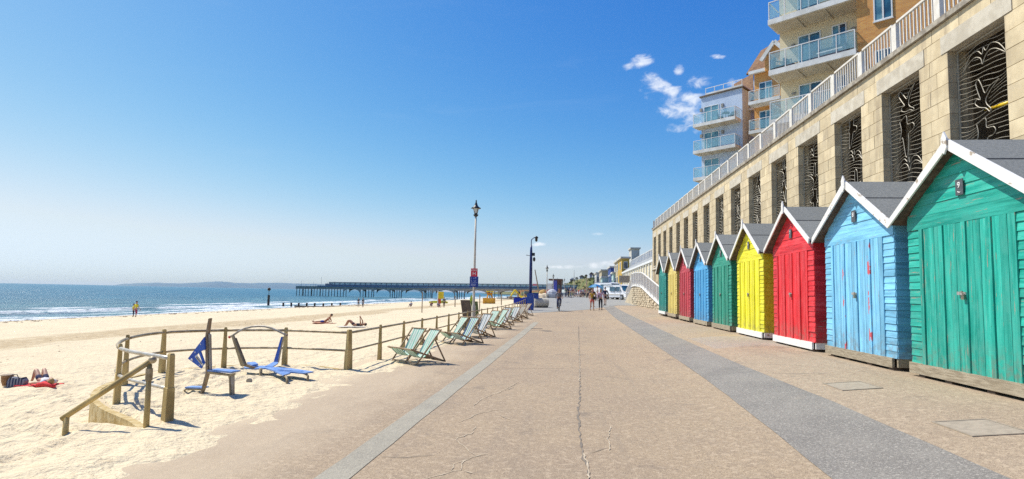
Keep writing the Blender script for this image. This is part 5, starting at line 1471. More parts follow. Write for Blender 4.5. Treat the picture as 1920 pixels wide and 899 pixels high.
def building(x0, y0, x1, y1, Y, depth, mat, label, rows=2, cols=2, roofm=None, cat='building', side=None, fascia=True):
    """pixel box of the face that looks at the camera, at world Y"""
    a = on_y(x0, y1, Y); b = on_y(x1, y0, Y); w = b.x - a.x; zb = float(G(a.x, Y)) - .3; h = b.z - zb
    t = empty('seafront_building', ((a.x + b.x) / 2, Y, zb), 0, label, cat)
    m = MB(); m.box(-w / 2, w / 2, 0, depth, 0, h); m.build('wall', mat, t)
    m = MB(); m.box(-w / 2 - .3, w / 2 + .3, -.3, depth + .3, h, h + .35); m.build('roof', roofm or M_PALE, t)
    for r_ in range(rows):
        for c in range(cols):
            cx = -w / 2 + w * (c + .5) / cols; cz = h * (r_ + .5) / rows; ww, hh = w / cols * .27, h / rows * .26
            m = MB(); m.box(cx - ww, cx + ww, -.06, 0, cz - hh, cz + hh); f = m.build('window', M_FRAME, t); m = MB(); m.box(cx - ww * .85, cx + ww * .85, -.08, -.061, cz - hh * .85, cz + hh * .85); m.build('pane', M_FGL, f)
    ns = max(1, int(depth / 5))
    for r_ in range(rows):
        for c in range(ns):
            cy = depth * (c + .5) / ns; cz = h * (r_ + .5) / rows; hh = h / rows * .28
            m = MB(); m.box(-w / 2 - .06, -w / 2, cy - 1.1, cy + 1.1, cz - hh, cz + hh); f = m.build('window', M_FRAME, t); m = MB(); m.box(-w / 2 - .08, -w / 2 - .061, cy - .95, cy + .95, cz - hh * .85, cz + hh * .85); m.build('pane', M_FGL, f)
    return t


building(1166, 485, 1180, 526, 118, 14, M_OCH, 'ochre flat-roofed building with pale balconied front beyond the walkway', 3, 1)
building(1158, 491, 1166.3, 526, 128, 9, M_BUFF, 'narrow buff building adjoining the left side of the ochre building', 3, 1)
building(1145, 502, 1151.5, 541, 140, 10, M_DBLU, 'narrow deep blue building left of the buff and ochre ones', 1, 1, M_PALE)
building(1128, 508, 1146, 529, 165, 14, M_BUFF, 'wide buff upper storey building with pale fascia behind the vans', 1, 3)
building(1129, 521, 1144, 548, 150, 8, M_TEALW, 'low pale teal shopfront building under the wide buff storey', 1, 3)
building(1118, 513, 1130, 548, 190, 14, M_PALE, 'pale stone building with stepped gable at the foot of the green cliff', 2, 2)
building(1184, 467, 1199, 482, 150, 6, M_PALE, 'small white rooftop house seen above the walkway railing', 1, 2)
building(1150, 513, 1158, 545, 134, 6, M_TEALW, 'small pale green pavilion squeezed between the blue and buff buildings', 1, 1)

# kiosk
kp = on_y(1036, 558, 95); kb = on_y(1053, 526, 95); kz = float(G(kp.x, 95)); w = kb.x - kp.x; h = kb.z - kz
t = empty('kiosk', ((kp.x + kb.x) / 2, 95, kz), 0, 'purple-blue and brown beach kiosk with flat roof on the left of the promenade', 'kiosk')
M_PURP = pmat('purple_blue_banner', (.07, .08, .42), (.10, .13, .5), 2, .5); M_KBR = pmat('kiosk_brown', (.10, .055, .045), (.14, .08, .06), 3, .7)
m = MB(); m.box(-w / 2, w / 2, 0, 4, 0, h); m.build('wall', M_KBR, t)
m = MB(); m.box(-w / 2 + .1, -w / 2 + .72, -.08, -.002, .1, h + .2); m.build('banner', M_PURP, t); m = MB(); m.box(-w / 2 - .7, w / 2 + .2, -.5, 4.3, h, h + .22); m.build('roof', M_KBR, t)
m = MB(); m.box(-w / 2 - .9, -w / 2 - .05, .3, .4, .9, 2.3); m.build('menu_board', M_WHITE, t); m = MB(); m.box(w / 2 - .7, w / 2 - .2, -.05, -.002, 1, 2.1); m.build('hatch', M_FGL, t)

# ---- cliff and its planting
M_CLIFF = pmat('green_cliff_scrub', (.085, .12, .035), (.22, .17, .07), .18, .95, .5, 1.2, vary=False, lo=.42, hi=.62)
crest = [(9.5, 215, 8.0), (8, 260, 9.2), (5, 330, 10.6), (1, 430, 11.2), (-6, 560, 11.5), (-22, 760, 9.5), (-70, 1050, 7), (-200, 1500, 4)]
base = [(7.6, 205, .8), (3, 260, .8), (-1, 330, .8), (-6, 430, .8), (-16, 560, .8), (-36, 760, .5), (-95, 1050, -1), (-240, 1500, -2)]
vs = []; fs = []; N, K = 90, 16
for i in range(N):
    q = i / (N - 1) * (len(crest) - 1); k = min(int(q), len(crest) - 2); f = q - k
    c = [a * (1 - f) + b * f for a, b in zip(crest[k], crest[k + 1])]; b0 = [a * (1 - f) + b * f for a, b in zip(base[k], base[k + 1])]
    for j in range(K + 1):
        s = j / K
        if j < K: p = [b0[n_] * (1 - s ** 1.0) + c[n_] * s for n_ in range(3)]; p[2] = b0[2] + (c[2] - b0[2]) * (s ** .8)
        else: p = [c[0] + 400, c[1] + 30, c[2] + .5]
        nz = mn.noise(Vector((p[0] * .15, p[1] * .05, s * 3))) * 1.6 * min(1, s * 4); vs.append((p[0] + nz, p[1], p[2] + nz))
for i in range(N - 1):
    for j in range(K): a = i * (K + 1) + j; fs.append((a, a + 1, a + K + 2, a + K + 1))
m = MB(); m.add(vs, fs); tag(m.build('cliff', M_CLIFF, smooth=True), 'green and ochre scrub cliff behind the far promenade', kind='structure')
M_LEAF = pmat('shrub_leaves', (.055, .085, .022), (.10, .13, .035), 1.2, .8, objv=.5); M_TRUNK = pmat('shrub_trunk', (.10, .075, .05), None, 5, .9)


def leaf_mesh(seed, n=260):
    rnd = random.Random(seed); m = MB(); vs = []; fs = []
    cl = [(rnd.uniform(-.7, .7), rnd.uniform(-.7, .7), rnd.uniform(.5, 1.5), rnd.uniform(.35, .6)) for _ in range(9)]
    for i in range(n):
        cx, cy, cz, cr = rnd.choice(cl); d = Vector((rnd.gauss(0, 1), rnd.gauss(0, 1), rnd.gauss(0, 1))).normalized() * cr * rnd.uniform(.6, 1.05); c = Vector((cx, cy, cz)) + d
        a = Vector((rnd.uniform(-1, 1), rnd.uniform(-1, 1), rnd.uniform(-1, 1))).normalized(); b = a.orthogonal().normalized(); s = rnd.uniform(.09, .18); k = len(vs)
        vs += [c - a * s, c + b * s * .6, c + a * s, c - b * s * .6]; fs.append((k, k + 1, k + 2, k + 3))
    me = bpy.data.meshes.new('crown'); me.from_pydata([tuple(v) for v in vs], [], fs); me.materials.append(M_LEAF); return me


LM = [leaf_mesh(i) for i in range(4)]
m = MB(); m.tube([(0, 0, -.6), (0, 0, .4), (.1, 0, 1.1)], [.12, .09, .04], 6); m.tube([(0, 0, .3), (-.35, .1, .9)], [.06, .03], 5); TM = m.mesh('trunk', M_TRUNK)
rnd = random.Random(21)
for i in range(46):
    q = rnd.random() ** 1.3 * 4.2; k = int(q); f = q - k; s = rnd.uniform(.15, 1.0)
    c = [a * (1 - f) + b * f for a, b in zip(crest[k], crest[k + 1])]; b0 = [a * (1 - f) + b * f for a, b in zip(base[k], base[k + 1])]
    p = [b0[n_] * (1 - s) + c[n_] * s for n_ in range(3)]; p[2] = b0[2] + (c[2] - b0[2]) * s ** .8
    t = empty('cliff_shrub', p, rnd.uniform(0, 6), 'small green shrub growing on the distant cliff face', 'shrub', 'shrubs on the far cliff'); sc_ = rnd.uniform(.5, .8) * (c[1] / 260) ** .5; t.scale = (sc_ * 1.2, sc_ * 1.2, sc_ * .9)
    from_mesh('crown', LM[i % 4], t); from_mesh('trunk', TM, t)
for i, (x0, y0, x1, y1, Y, mt, lab) in enumerate(((1106, 511, 1112, 519, 300, M_LILAC, 'dark slate-coloured house highest on the far cliff top'), (1111, 512.5, 1119, 520, 290, M_PALE, 'white house on the far cliff top right of the slate one'),
        (1097, 515, 1101, 521, 340, M_BUFF, 'small buff house on the cliff top left of the slate-coloured house'), (1087, 516.5, 1095, 523, 370, M_LILAC, 'grey house with pale gable mid-way along the far cliff top'), (1079, 520, 1084, 526, 430, M_WHITE, 'bright white house on the far cliff top beside the mast'),
        (1069, 522, 1078, 528, 470, M_KBR, 'dark red-brown house with broad roof towards the left of the cliff top'), (1049, 524, 1056, 532, 560, M_BUFF, 'leftmost house on the distant cliff top above the kiosk roof'))):
    a = on_y(x0, y1, Y); b = on_y(x1, y0, Y); w = b.x - a.x; h = b.z - a.z
    t = empty('cliff_top_house', ((a.x + b.x) / 2, Y, a.z - 3), 0, lab, 'house', 'houses along the far cliff top')
    m = MB(); m.box(-w / 2, w / 2, 0, 7, 0, h * .6 + 3); m.build('wall', mt, t)
    m = MB(); m.prism([(-w / 2 - .4, h * .6 + 3), (w / 2 + .4, h * .6 + 3), (w * .15, h + 3), (-w * .15, h + 3)], -.4, 7.4, lambda u, v, q: (u, q, v)); m.build('roof', M_KBR if mt is not M_KBR else M_LILAC, t)
    for c in (-.25, .25): m = MB(); m.box(w * c - w * .1, w * c + w * .1, -.06, 0, h * .2 + 3, h * .45 + 3); m.build('window', M_FGL, t)

# distant headland across the bay
M_HEAD = pmat('headland_haze_tint', (.05, .13, .20), (.09, .17, .22), .0012, .95, vary=False)  # blue of the distant haze is mixed into the land colour
hp = [(200, 538), (212, 535), (235, 532.5), (262, 531), (300, 530.5), (335, 532), (360, 530.5), (395, 528.5), (415, 528), (440, 531), (480, 531), (520, 530.5), (560, 532), (600, 533), (640, 534), (700, 536), (760, 538.5), (830, 542)]
m = MB(); vs = []; fs = []
for i in range(len(hp) * 4 - 3):
    k = min(i // 4, len(hp) - 2); f = i / 4 - k; px = hp[k][0] * (1 - f) + hp[k + 1][0] * f; py = hp[k][1] * (1 - f) + hp[k + 1][1] * f
    tp = on_y(px, py, 6400); n_ = mn.noise(Vector((px * .05, 0, 0))) * 6; z = max(tp.z + n_, 0)
    for (dy, zz) in ((-320, -5), (-260, z * .35), (-120, z * .8), (0, z), (500, z * .9), (900, -5)): vs.append((tp.x * (6400 + dy) / 6400, 6400 + dy, zz))
for i in range(len(hp) * 4 - 4):
    for k in range(5): a = i * 6 + k; fs.append((a, a + 1, a + 7, a + 6))
m.add(vs, fs); tag(m.build('headland', M_HEAD, smooth=True), 'long low headland across the bay on the horizon', kind='structure')

# ================================================================= PIER
M_PIERD = pmat('pier_dark_steel', (.10, .16, .23), (.13, .18, .25), 1, .7); M_PIERC = pmat('pier_concrete', (.36, .33, .28), (.25, .23, .20), .6, .9)
M_PILE = pmat('pier_pile', (.09, .09, .085), (.14, .125, .10), 1.5, .8); M_PGL = pmat('pier_windbreak_glass', (.55, .72, .76), (.35, .55, .62), .4, .25); M_RUSTP = pmat('pile_yellow_band', (.45, .36, .14), None, 3, .8)
PY = 290.0
pl_, pr_ = on_y(555, 540, PY), on_y(1000, 540, PY); PX0, PX1 = pl_.x, pr_.x + 25
t = empty('pier', (PX0, PY, SEA_Z), 0, 'long concrete pier on slim pile clusters with a glazed windbreak behind the beach', 'pier')
DT = 5.3; UL = 3.35


def dz(x): return x / (PX1 - PX0) * 1.1


m = MB(); LL = PX1 - PX0
m.box(0, LL, 0, 9, DT - .75, DT, lambda x, y, z: (x, y, z + dz(x))); m.build('deck', M_PIERC, t)
m = MB(); m.box(12, LL, -.3, -.02, DT - .4, DT + .35, lambda x, y, z: (x, y, z + dz(x))); m.build('deck_edge', M_PIERD, t)
clus = [(674.7, 696, 5), (731, 752, 6), (791, 810, 6), (852, 870, 5), (914, 934, 4), (972, 986, 3)]
cx = [(on_y(a, 550, PY).x - PX0, on_y(b, 550, PY).x - PX0, n) for a, b, n in clus]
hx = on_y(643, 550, PY).x - PX0
ends = [(0.2, hx, 17)] + cx
for a, b, n in ends:
    for k in range(n):
        x = a + (b - a) * k / (n - 1)
        for yy in ((.6, 8.2) if k % 3 == 0 else (.6,)):
            m = MB(); m.tube([(x, yy, -3), (x, yy, UL + dz(x) + 1.2)], .20, 6); m.build('pile', M_PILE, t)
    m = MB(); m.box(a - .5, b + .5, .2, 8.8, UL + .4, UL + 1.3, lambda x, y, z: (x, y, z + dz(x))); m.build('pile_cap', M_PIERC, t)
for (a, b) in [(ends[i][1], ends[i + 1][0]) for i in range(len(ends) - 1)]:
    n = 12; lo = [(a + (b - a) * k / n, UL + .75 - 2.2 * (1 - math.sin(PI * k / n) ** .45) + dz(a)) for k in range(n + 1)]
    for w0, w1 in ((.1, .5), (8.4, 8.8)):
        m = MB(); m.prism([(a, DT - .7 + dz(a))] + lo + [(b, DT - .7 + dz(b))], w0, w1, lambda u, v, w: (u, w, v)); m.build('arched_beam', M_PIERC, t)
wx0 = on_y(612, 540, PY).x - PX0
m = MB(); m.box(wx0, LL, 3.5, 3.7, DT + .9, DT + 2.1, lambda x, y, z: (x, y, z + dz(x))); m.build('windbreak_glazing', M_PGL, t)
m = MB(); m.box(wx0, LL, 3.3, 3.9, DT, DT + .9, lambda x, y, z: (x, y, z + dz(x))); m.box(wx0, LL, 2.6, 4.6, DT + 2.12, DT + 2.35, lambda x, y, z: (x, y, z + dz(x))); m.build('windbreak_wall', M_PIERD, t)
k = 0
while wx0 + k * 2.9 < LL: x = wx0 + k * 2.9; m = MB(); m.box(x, x + .22, 3.2, 3.49, DT + .5 + dz(x), DT + 2.12 + dz(x)); m.build('windbreak_post', M_PIERD, t); k += 1
m = MB(); m.box(0, LL, .0, .06, DT + 1.0, DT + 1.08, lambda x, y, z: (x, y, z + dz(x)))
for k in range(56): x = k * LL / 56; m.box(x, x + .08, 0, .06, DT + dz(x), DT + 1.0 + dz(x))
m.build('railing', M_PIERD, t)
for x, h in ((1.0, 3.0), (12.3, 5.2), (8, 2.4), (16, 2.4), (20, 3)): m = MB(); m.tube([(x, 4, DT), (x, 4, DT + h)], .05, 5); m.build('mast', M_PIERD, t)
m = MB(); m.box(15, 19, 3, 6, DT, DT + 1.6); m.build('deck_shelter', M_PIERD, t)

# ================================================================= GROYNE
M_TAR = pmat('wet_dark_timber', (.045, .035, .028), (.09, .065, .04), 2, .8)
ga_, gb_ = Vector((-66, 112, SEA_Z)), Vector((-28, 112, 0))
gr_ = empty('groyne', (-56, 110, SEA_Z), 0, 'dark timber groyne running up the beach from the sea with stub posts', 'groyne')
gp = [(-57.5, 110.5), (-50, 109.5), (-44, 111), (-39, 121), (-36, 133), (-34, 142)]
gp = [tuple(on_z(px, py, z).xy) for px, py, z in ((552, 576.3, -2.15), (612, 578.5, -2.1), (680, 575.5, -1.95), (760, 573, -1.8), (830, 571.5, -1.75), (880, 568.8, -1.7))]
for i in range(len(gp) - 1):
    (ax, ay), (bx, by) = gp[i], gp[i + 1]; n = 5
    for r_ in range(3):
        m = MB(); z = -.1 + r_ * .2 + i * .06; m.beam((ax + 56, ay - 110, z), (bx + 56, by - 110, z + .06), .12, .185, w2=.12); m.build('plank', M_TAR, gr_)
for (px, py) in ((531, 574.5), (546, 574.5), (575, 575), (590, 575), (606, 575.5), (622, 575), (638, 574.5), (560, 575)):
    q = on_z(px, py, -2.2); m = MB(); m.box(-.14, .14, -.14, .14, -1, .75); m.build('post', M_TAR, gr_, loc=(q.x + 56, q.y - 110, 0))
q = on_z(503, 574, -2.2); mk = empty('marker_post', q, 0, 'tall dark marker post with ball topmark standing in the sea at the groyne end', 'post')
H = on_y(503, 541, q.y).z - q.z; m = MB(); m.tube([(0, 0, -1.5), (0, 0, H * .62)], .24, 8); m.build('pile', M_TAR, mk); m = MB(); m.tube([(0, 0, H * .62), (0, 0, H - .3)], .06, 6); m.build('pole', M_TAR, mk); m = MB(); m.ball((0, 0, H - .2), .34, 10, 6); m.build('topmark', M_TAR, mk)

# ================================================================= PEOPLE
SKIN = pmat('skin_light', (.52, .30, .20), (.46, .26, .17), 6, .5, vary=False); SKINT = pmat('skin_tanned', (.42, .20, .11), (.36, .17, .09), 6, .5, vary=False)
HAIRM = {k: pmat('hair_' + k, c, None, 20, .6) for k, c in {'dark': (.02, .014, .01), 'brown': (.09, .045, .02), 'fair': (.35, .22, .08)}.items()}
CLO = {}


def cloth(col):
    k = 'cloth_%d_%d_%d' % tuple(int(c * 99) for c in col)
    if k not in CLO: CLO[k] = pmat(k, col, tuple(c * .7 for c in col), 7, .85)
    return CLO[k]


def skin_mesh(verts, edges, radii, root=0, sub=1):
    me = bpy.data.meshes.new('figure'); me.from_pydata([tuple(v) for v in verts], edges, []); o = bpy.data.objects.new('figure', me); COL.objects.link(o)
    o.modifiers.new('s', 'SKIN'); sv = me.skin_vertices[0].data
    for i, r_ in enumerate(radii):
        sv[i].radius = (r_, r_) if not isinstance(r_, tuple) else r_; sv[i].use_root = (i == root)
    if sub: sm = o.modifiers.new('d', 'SUBSURF'); sm.levels = sub; sm.render_levels = sub
    dg = bpy.context.evaluated_depsgraph_get(); out = bpy.data.meshes.new_from_object(o.evaluated_get(dg)); bpy.data.objects.remove(o); return out


class Skel:
    def __init__(s): s.v = []; s.e = []; s.r = []

    def pt(s, p, r, par=None):
        s.v.append(Vector(p)); s.r.append(r); i = len(s.v) - 1
        if par is not None: s.e.append((par, i))
        return i


def figure(name, label, loc, rz, J, skin=SKIN, top=None, bottom=None, hair='dark', sleeves=.5, legs=1.0, scale=1.0, group=None, hair_long=False, shoes=(.03, .03, .03), female=False, hat=None, skirt=False):
    """J: joints pelvis, chest, neck, head, elbow/hand/knee/foot for L and R (metres, facing -y)"""
    t = empty(name, loc, rz, label, 'person', group); t.scale = (scale,) * 3; V = {k: Vector(p) for k, p in J.items()}
    up = (V['neck'] - V['pelvis']).normalized(); side = (V['shR'] - V['shL']).normalized()
    s = Skel(); pel = s.pt(V['pelvis'], (.125, .10)); wa = s.pt(V['pelvis'].lerp(V['chest'], .5), (.105, .085), pel); ch = s.pt(V['chest'], (.135, .105), wa); nk = s.pt(V['neck'], .055, ch); hd = s.pt(V['neck'].lerp(V['head'], .6), .06, nk)
    for k in 'LR':
        hip = s.pt(V['hip' + k], .085, pel); kn = s.pt(V['knee' + k], .056, s.pt(V['hip' + k].lerp(V['knee' + k], .4), .078, hip)); cf = s.pt(V['knee' + k].lerp(V['foot' + k], .35), .052, kn)
        an = s.pt(V['foot' + k], .036, cf); to = s.pt(V['toe' + k], .030, an)
        sh = s.pt(V['sh' + k], .058, ch); el = s.pt(V['elb' + k], .038, sh); wr = s.pt(V['hand' + k], .026, el)
        d = (V['hand' + k] - V['elb' + k]).normalized(); palm = s.pt(V['hand' + k] + d * .06, (.036, .018), wr); sd = d.cross(side); sd = (sd if sd.length > .2 else d.orthogonal()).normalized()
        cu = side * (-.3 if k == 'R' else .3)
        for f, (o_, ln) in enumerate(((-.028, .060), (-.010, .074), (.009, .070), (.027, .055))):
            b = V['hand' + k] + d * .085 + sd * o_; p1 = s.pt(b, .0095, palm); p2 = s.pt(b + (d + cu * .5) * ln * .55, .008, p1); s.pt(b + (d * .8 + cu) * ln, .007, p2)
        th = s.pt(V['hand' + k] + d * .035 + sd * -.035, .0105, palm); s.pt(V['hand' + k] + d * .07 + sd * -.058, .009, th)
    me = skin_mesh(s.v, s.e, s.r)
    # head with face, joined into the same body mesh
    bm = bmesh.new(); bm.from_mesh(me); H = V['head']; hu = (H - V['neck']).normalized(); face = V.get('face', Vector((0, -1, 0))); face = (face - hu * face.dot(hu)).normalized(); hs_ = hu.cross(face).normalized()
    hb = MB(); hb.ball((0, 0, 0), (.075, .095, .118), 14, 12); hv = []
    for v in hb.v:
        x, y, z = v
        if z < -.02: x *= 1 - (-z - .02) * 2.2; y = y * (1 - (-z - .02) * 1.2)
        if y < -.05 and abs(x) < .03: y -= .020 * max(0, 1 - abs(z + .015) / .04)          # nose
        if y < -.05 and .02 < abs(x) < .05 and abs(z - .012) < .025: y += .008               # eye sockets
        hv.append(H + hs_ * x - face * y + hu * (z + .01))
    bv = [bm.verts.new(v) for v in hv]
    for f in hb.f: bm.faces.new([bv[i] for i in f])
    for sx in (-1, 1):
        eb = MB(); eb.ball((0, 0, 0), (.012, .02, .032), 6, 4); ev = [bm.verts.new(H + hs_ * (x + sx * .076) - face * (y + .01) + hu * z) for x, y, z in eb.v]
        for f in eb.f: bm.faces.new([ev[i] for i in f])
    bm.to_mesh(me); bm.free(); me.materials.clear(); me.materials.append(skin); me.polygons.foreach_set('use_smooth', [True] * len(me.polygons)); me.name = 'body'; from_mesh('body', me, t)
    eb = MB()
    for sx in (-1, 1): c = H + hs_ * (sx * .031) + face * .083 + hu * .02; eb.ball(tuple(c), .010, 6, 4)
    eb.build('eyes', M_BLK, t); mo = MB(); c = H + face * .075 - hu * .052; mo.beam(c - hs_ * .022, c + hs_ * .022, .008, .008); mo.build('mouth', cloth((.4, .12, .1)), t)
    # hair
    hb = MB(); hb.ball((0, 0, 0), (.084, .104, .115), 12, 9); hv = []
    for x, y, z in hb.v:
        if y < -.02 and z < .055: y = -.02 + .0 * y; z = max(z, -.04)
        if z < -.03 and not hair_long: z = -.03 + (z + .03) * .25
        hv.append(H + hs_ * x - face * (y + .012) + hu * (z + .028))
    hm = MB(); hm.add(hv, hb.f)
    if hair_long: hm.tube([H - face * .05, H - face * .085 - hu * .12, H - face * .08 - hu * .27, H - face * .07 - hu * .36], [.08, .085, .07, .02], 8)
    if hair: hm.build('hair', HAIRM[hair], t, smooth=True)
    if hat: m = MB(); m.ball((0, 0, 0), (.092, .11, .09), 12, 7); m.lathe([(.17, -.01), (.17, .005)], 14); m.v = [tuple(H + hs_ * x - face * y + hu * (z + .06)) for x, y, z in m.v]; m.build('hat', cloth(hat), t, smooth=True)

    def suit(name, spec, mat):
        q = Skel(); ids = {}
        for key, p, r_, par in spec: ids[key] = q.pt(p, r_, ids[par] if par else None)
        me = skin_mesh(q.v, q.e, q.r); me.materials.clear(); me.materials.append(mat); me.polygons.foreach_set('use_smooth', [True] * len(me.polygons)); me.name = name; from_mesh(name, me, t)
    if top:
        sp_ = [('a', V['pelvis'] + up * .02, (.140, .112), None), ('b', V['pelvis'].lerp(V['chest'], .5), (.122, .10), 'a'), ('c', V['chest'], (.150, .12), 'b'), ('d', V['neck'] - up * .05, (.075, .07), 'c')]
        for k in 'LR': sp_ += [('s' + k, V['sh' + k], .072, 'c'), ('e' + k, V['sh' + k].lerp(V['elb' + k], min(1, sleeves * 2)), .054, 's' + k)] + ([('w' + k, V['elb' + k].lerp(V['hand' + k], min(.95, sleeves * 2 - 1)), .038, 'e' + k)] if sleeves > .55 else [])
        suit('shirt', sp_, cloth(top))
    if bottom:
        sp_ = [('a', V['pelvis'] + up * .04, (.138, .112), None), ('b', V['pelvis'] - up * .02, (.14, .115), 'a')]
        for k in 'LR':
            sp_ += [('h' + k, V['hip' + k], .098, 'b')]
            if legs <= 1: sp_ += [('k' + k, V['hip' + k].lerp(V['knee' + k], max(.3, legs)), .085 if legs < .9 else .07, 'h' + k)]
            else: sp_ += [('k' + k, V['knee' + k], .070, 'h' + k), ('f' + k, V['knee' + k].lerp(V['foot' + k], min(.97, legs - 1)), .052, 'k' + k)]
        suit('trousers' if legs > 1 else 'shorts', sp_, cloth(bottom))
    if shoes:
        for k in 'LR':
            d = (V['toe' + k] - V['foot' + k]); m = MB(); a = V['foot' + k] - d.normalized() * .05; m.beam(a - Vector((0, 0, .02)), V['toe' + k] + d.normalized() * .03 - Vector((0, 0, .005)), .085, .06, w2=.07, h2=.045); m.build('shoe', cloth(shoes), t)
    return t


def stand(stride=0.0, arms=.05, lean=0.0, H=1.0):
    j = {'pelvis': (0, 0, .95), 'chest': (0, -lean * .5, 1.27), 'neck': (0, -lean, 1.46), 'head': (0, -lean * 1.1 - .01, 1.60)}
    for k, s in (('L', -1), ('R', 1)):
        st_ = stride * s
        j['sh' + k] = (s * .175, -lean, 1.40); j['hip' + k] = (s * .085, 0, .90); j['knee' + k] = (s * .095, -st_ * .55 - .02, .50); j['foot' + k] = (s * .10, -st_ + (.04 if st_ < 0 else 0), .085 + (.05 if st_ < 0 else 0)); j['toe' + k] = (s * .115, -st_ - .14, .035)
        j['elb' + k] = (s * (.22 + arms), st_ * .45 - lean + .02, 1.12); j['hand' + k] = (s * (.23 + arms), st_ * .9 - .10 - lean, .88)
    return j


wl = on_g(1110, 582.3); wr_ = on_g(1126, 581.2)
j = stand(.16, .06, .02)
P1 = figure('person', 'woman walking in coral red shorts and yellow vest, dark bag across her', wl, R(8), j, top=(.75, .45, .05), bottom=(.75, .13, .10), hair='brown', sleeves=.1, legs=.75, scale=.98)
b = empty('shoulder_bag', wl, R(8), 'black shoulder bag hanging at the side of the woman in coral red shorts', 'bag'); m = MB(); m.box(.05, .27, -.24, -.12, .86, 1.12); m.build('pouch', M_BLK, b); m = MB(); m.tube([(.16, -.16, 1.1), (-.02, -.17, 1.3), (-.13, -.03, 1.47), (-.05, .13, 1.3), (.14, .0, 1.12)], .014, 5); m.build('strap', M_BLK, b)
figure('person', 'woman walking in pale pink blouse and black trousers, long brown hair', wr_, R(-3), stand(.15, .05, .02), top=(.62, .42, .55), bottom=(.02, .02, .03), hair='brown', sleeves=.95, legs=1.95, scale=.98, hair_long=True)
bk = wl + Vector((.25, 5.5, 0)); bk.z = float(G(bk.x, bk.y))
figure('person', 'walker in dark maroon top partly hidden behind the coral shorts', bk, R(10), stand(.14, .07), top=(.06, .025, .04), bottom=(.35, .05, .08), hair='dark', sleeves=.5, legs=.6)
bk = on_g(1134.5, 573.5); figure('person', 'walker in navy top close behind the woman in the pale pink blouse', bk, R(-170), stand(-.14, .05), top=(.03, .03, .08), bottom=(.05, .03, .04), hair='dark', sleeves=.7, legs=.7)

# cyclist
cp = on_g(1048, 583.6); bt = empty('bicycle', cp, R(4), 'dark bicycle ridden towards the camera down the middle of the promenade', 'bicycle')
for y in (-.52, .52):
    m = MB(); m.tube([(0, y + .33 * math.cos(a), .34 + .33 * math.sin(a)) for a in np.linspace(0, 2 * PI, 25)], .02, 6, False); wh_ = m.build('wheel', M_TYRE, bt)
    m = MB()
    for k in range(12): a = k * PI / 6; m.beam((0, y, .34), (0, y + .32 * math.cos(a), .34 + .32 * math.sin(a)), .004, .004)
    m.tube([(-.04, y, .34), (.04, y, .34)], .025, 6); m.build('spokes', M_RIM, wh_)
m = MB()
for a, b in (((0, -.42, .78), (0, .08, .30)), ((0, -.40, .86), (0, .18, .78)), ((0, .22, .92), (0, .08, .30)), ((0, .08, .30), (0, .52, .34)), ((0, .18, .78), (0, .52, .34)), ((0, -.38, .98), (0, -.52, .34))): m.tube([a, b], .018, 6)
m.build('frame', M_NAVYD, bt); m = MB(); m.tube([(-.3, -.30, 1.02), (-.1, -.38, 1.03), (.1, -.38, 1.03), (.3, -.30, 1.02)], .014, 6); m.build('handlebar', M_BLK, bt)
m = MB(); m.beam((0, .10, .95), (0, .36, .96), .08, .05, w2=.16); m.build('saddle', M_BLK, bt)
m = MB(); m.tube([(-.09, .08, .30), (.09, .08, .30)], .02, 6); m.beam((-.09, .08, .30), (-.09, -.06, .20), .02, .02); m.beam((.09, .08, .30), (.09, .22, .40), .02, .02); m.box(-.17, -.08, -.1, -.02, .185, .21); m.box(.08, .17, .18, .26, .39, .415); m.build('pedals', M_BLK, bt)
j = {'pelvis': (0, .22, 1.04), 'chest': (0, .06, 1.33), 'neck': (0, -.03, 1.50), 'head': (0, -.07, 1.64), 'shL': (-.18, .0, 1.44), 'shR': (.18, .0, 1.44), 'elbL': (-.27, -.12, 1.22), 'elbR': (.27, -.12, 1.22), 'handL': (-.27, -.28, 1.06), 'handR': (.27, -.28, 1.06),
     'hipL': (-.09, .2, 1.0), 'hipR': (.09, .2, 1.0), 'kneeL': (-.13, -.14, .66), 'kneeR': (.13, -.16, .84), 'footL': (-.13, .02, .27), 'footR': (.13, .24, .48), 'toeL': (-.13, -.12, .24), 'toeR': (.13, .10, .45)}
figure('person', 'cyclist in grey patterned top and dark blue trousers riding towards the camera', cp, R(4), j, top=(.20, .20, .24), bottom=(.02, .03, .09), hair='brown', sleeves=.8, legs=1.9, skin=SKINT)

# at the waterline
p = on_z(254.5, 596.5, float(beach_z(-47.5, 58))); figure('person', 'taller adult in yellow shirt and dark pink bottoms standing at the water edge', p, R(160), stand(.05, .12), top=(.80, .70, .03), bottom=(.35, .06, .12), hair='dark', sleeves=.4, legs=1.3, scale=1.02)
p = on_z(249.5, 596, float(beach_z(-47.5, 58))); figure('person', 'shorter person in yellow shirt and dark trousers at the water edge, left one of two', p, R(150), stand(.04, .04), top=(.72, .66, .06), bottom=(.04, .04, .07), hair='dark', sleeves=.4, legs=1.8, scale=.86)
for (px, py, zg, lab, c1, c2, rz) in ((672, 576, -1.95, 'left one of two dark figures standing by the groyne, in black', (.02, .02, .025), (.03, .03, .04), 20), (680.3, 576.5, -1.95, 'right one of two dark figures by the groyne, slightly broader, in charcoal', (.035, .035, .04), (.02, .02, .03), -25),
                                      (832.5, 577, -1.7, 'lone figure in dark navy coat on the beach below the yellow flag', (.015, .018, .05), (.10, .05, .04), 5)):
    p = on_z(px, py, zg)
    for _ in range(6): p = on_z(px, py, float(beach_z(p.x, p.y)))
    figure('person', lab, p, R(rz), stand(.04, .04), top=c1, bottom=c2, sleeves=.95, legs=1.8)


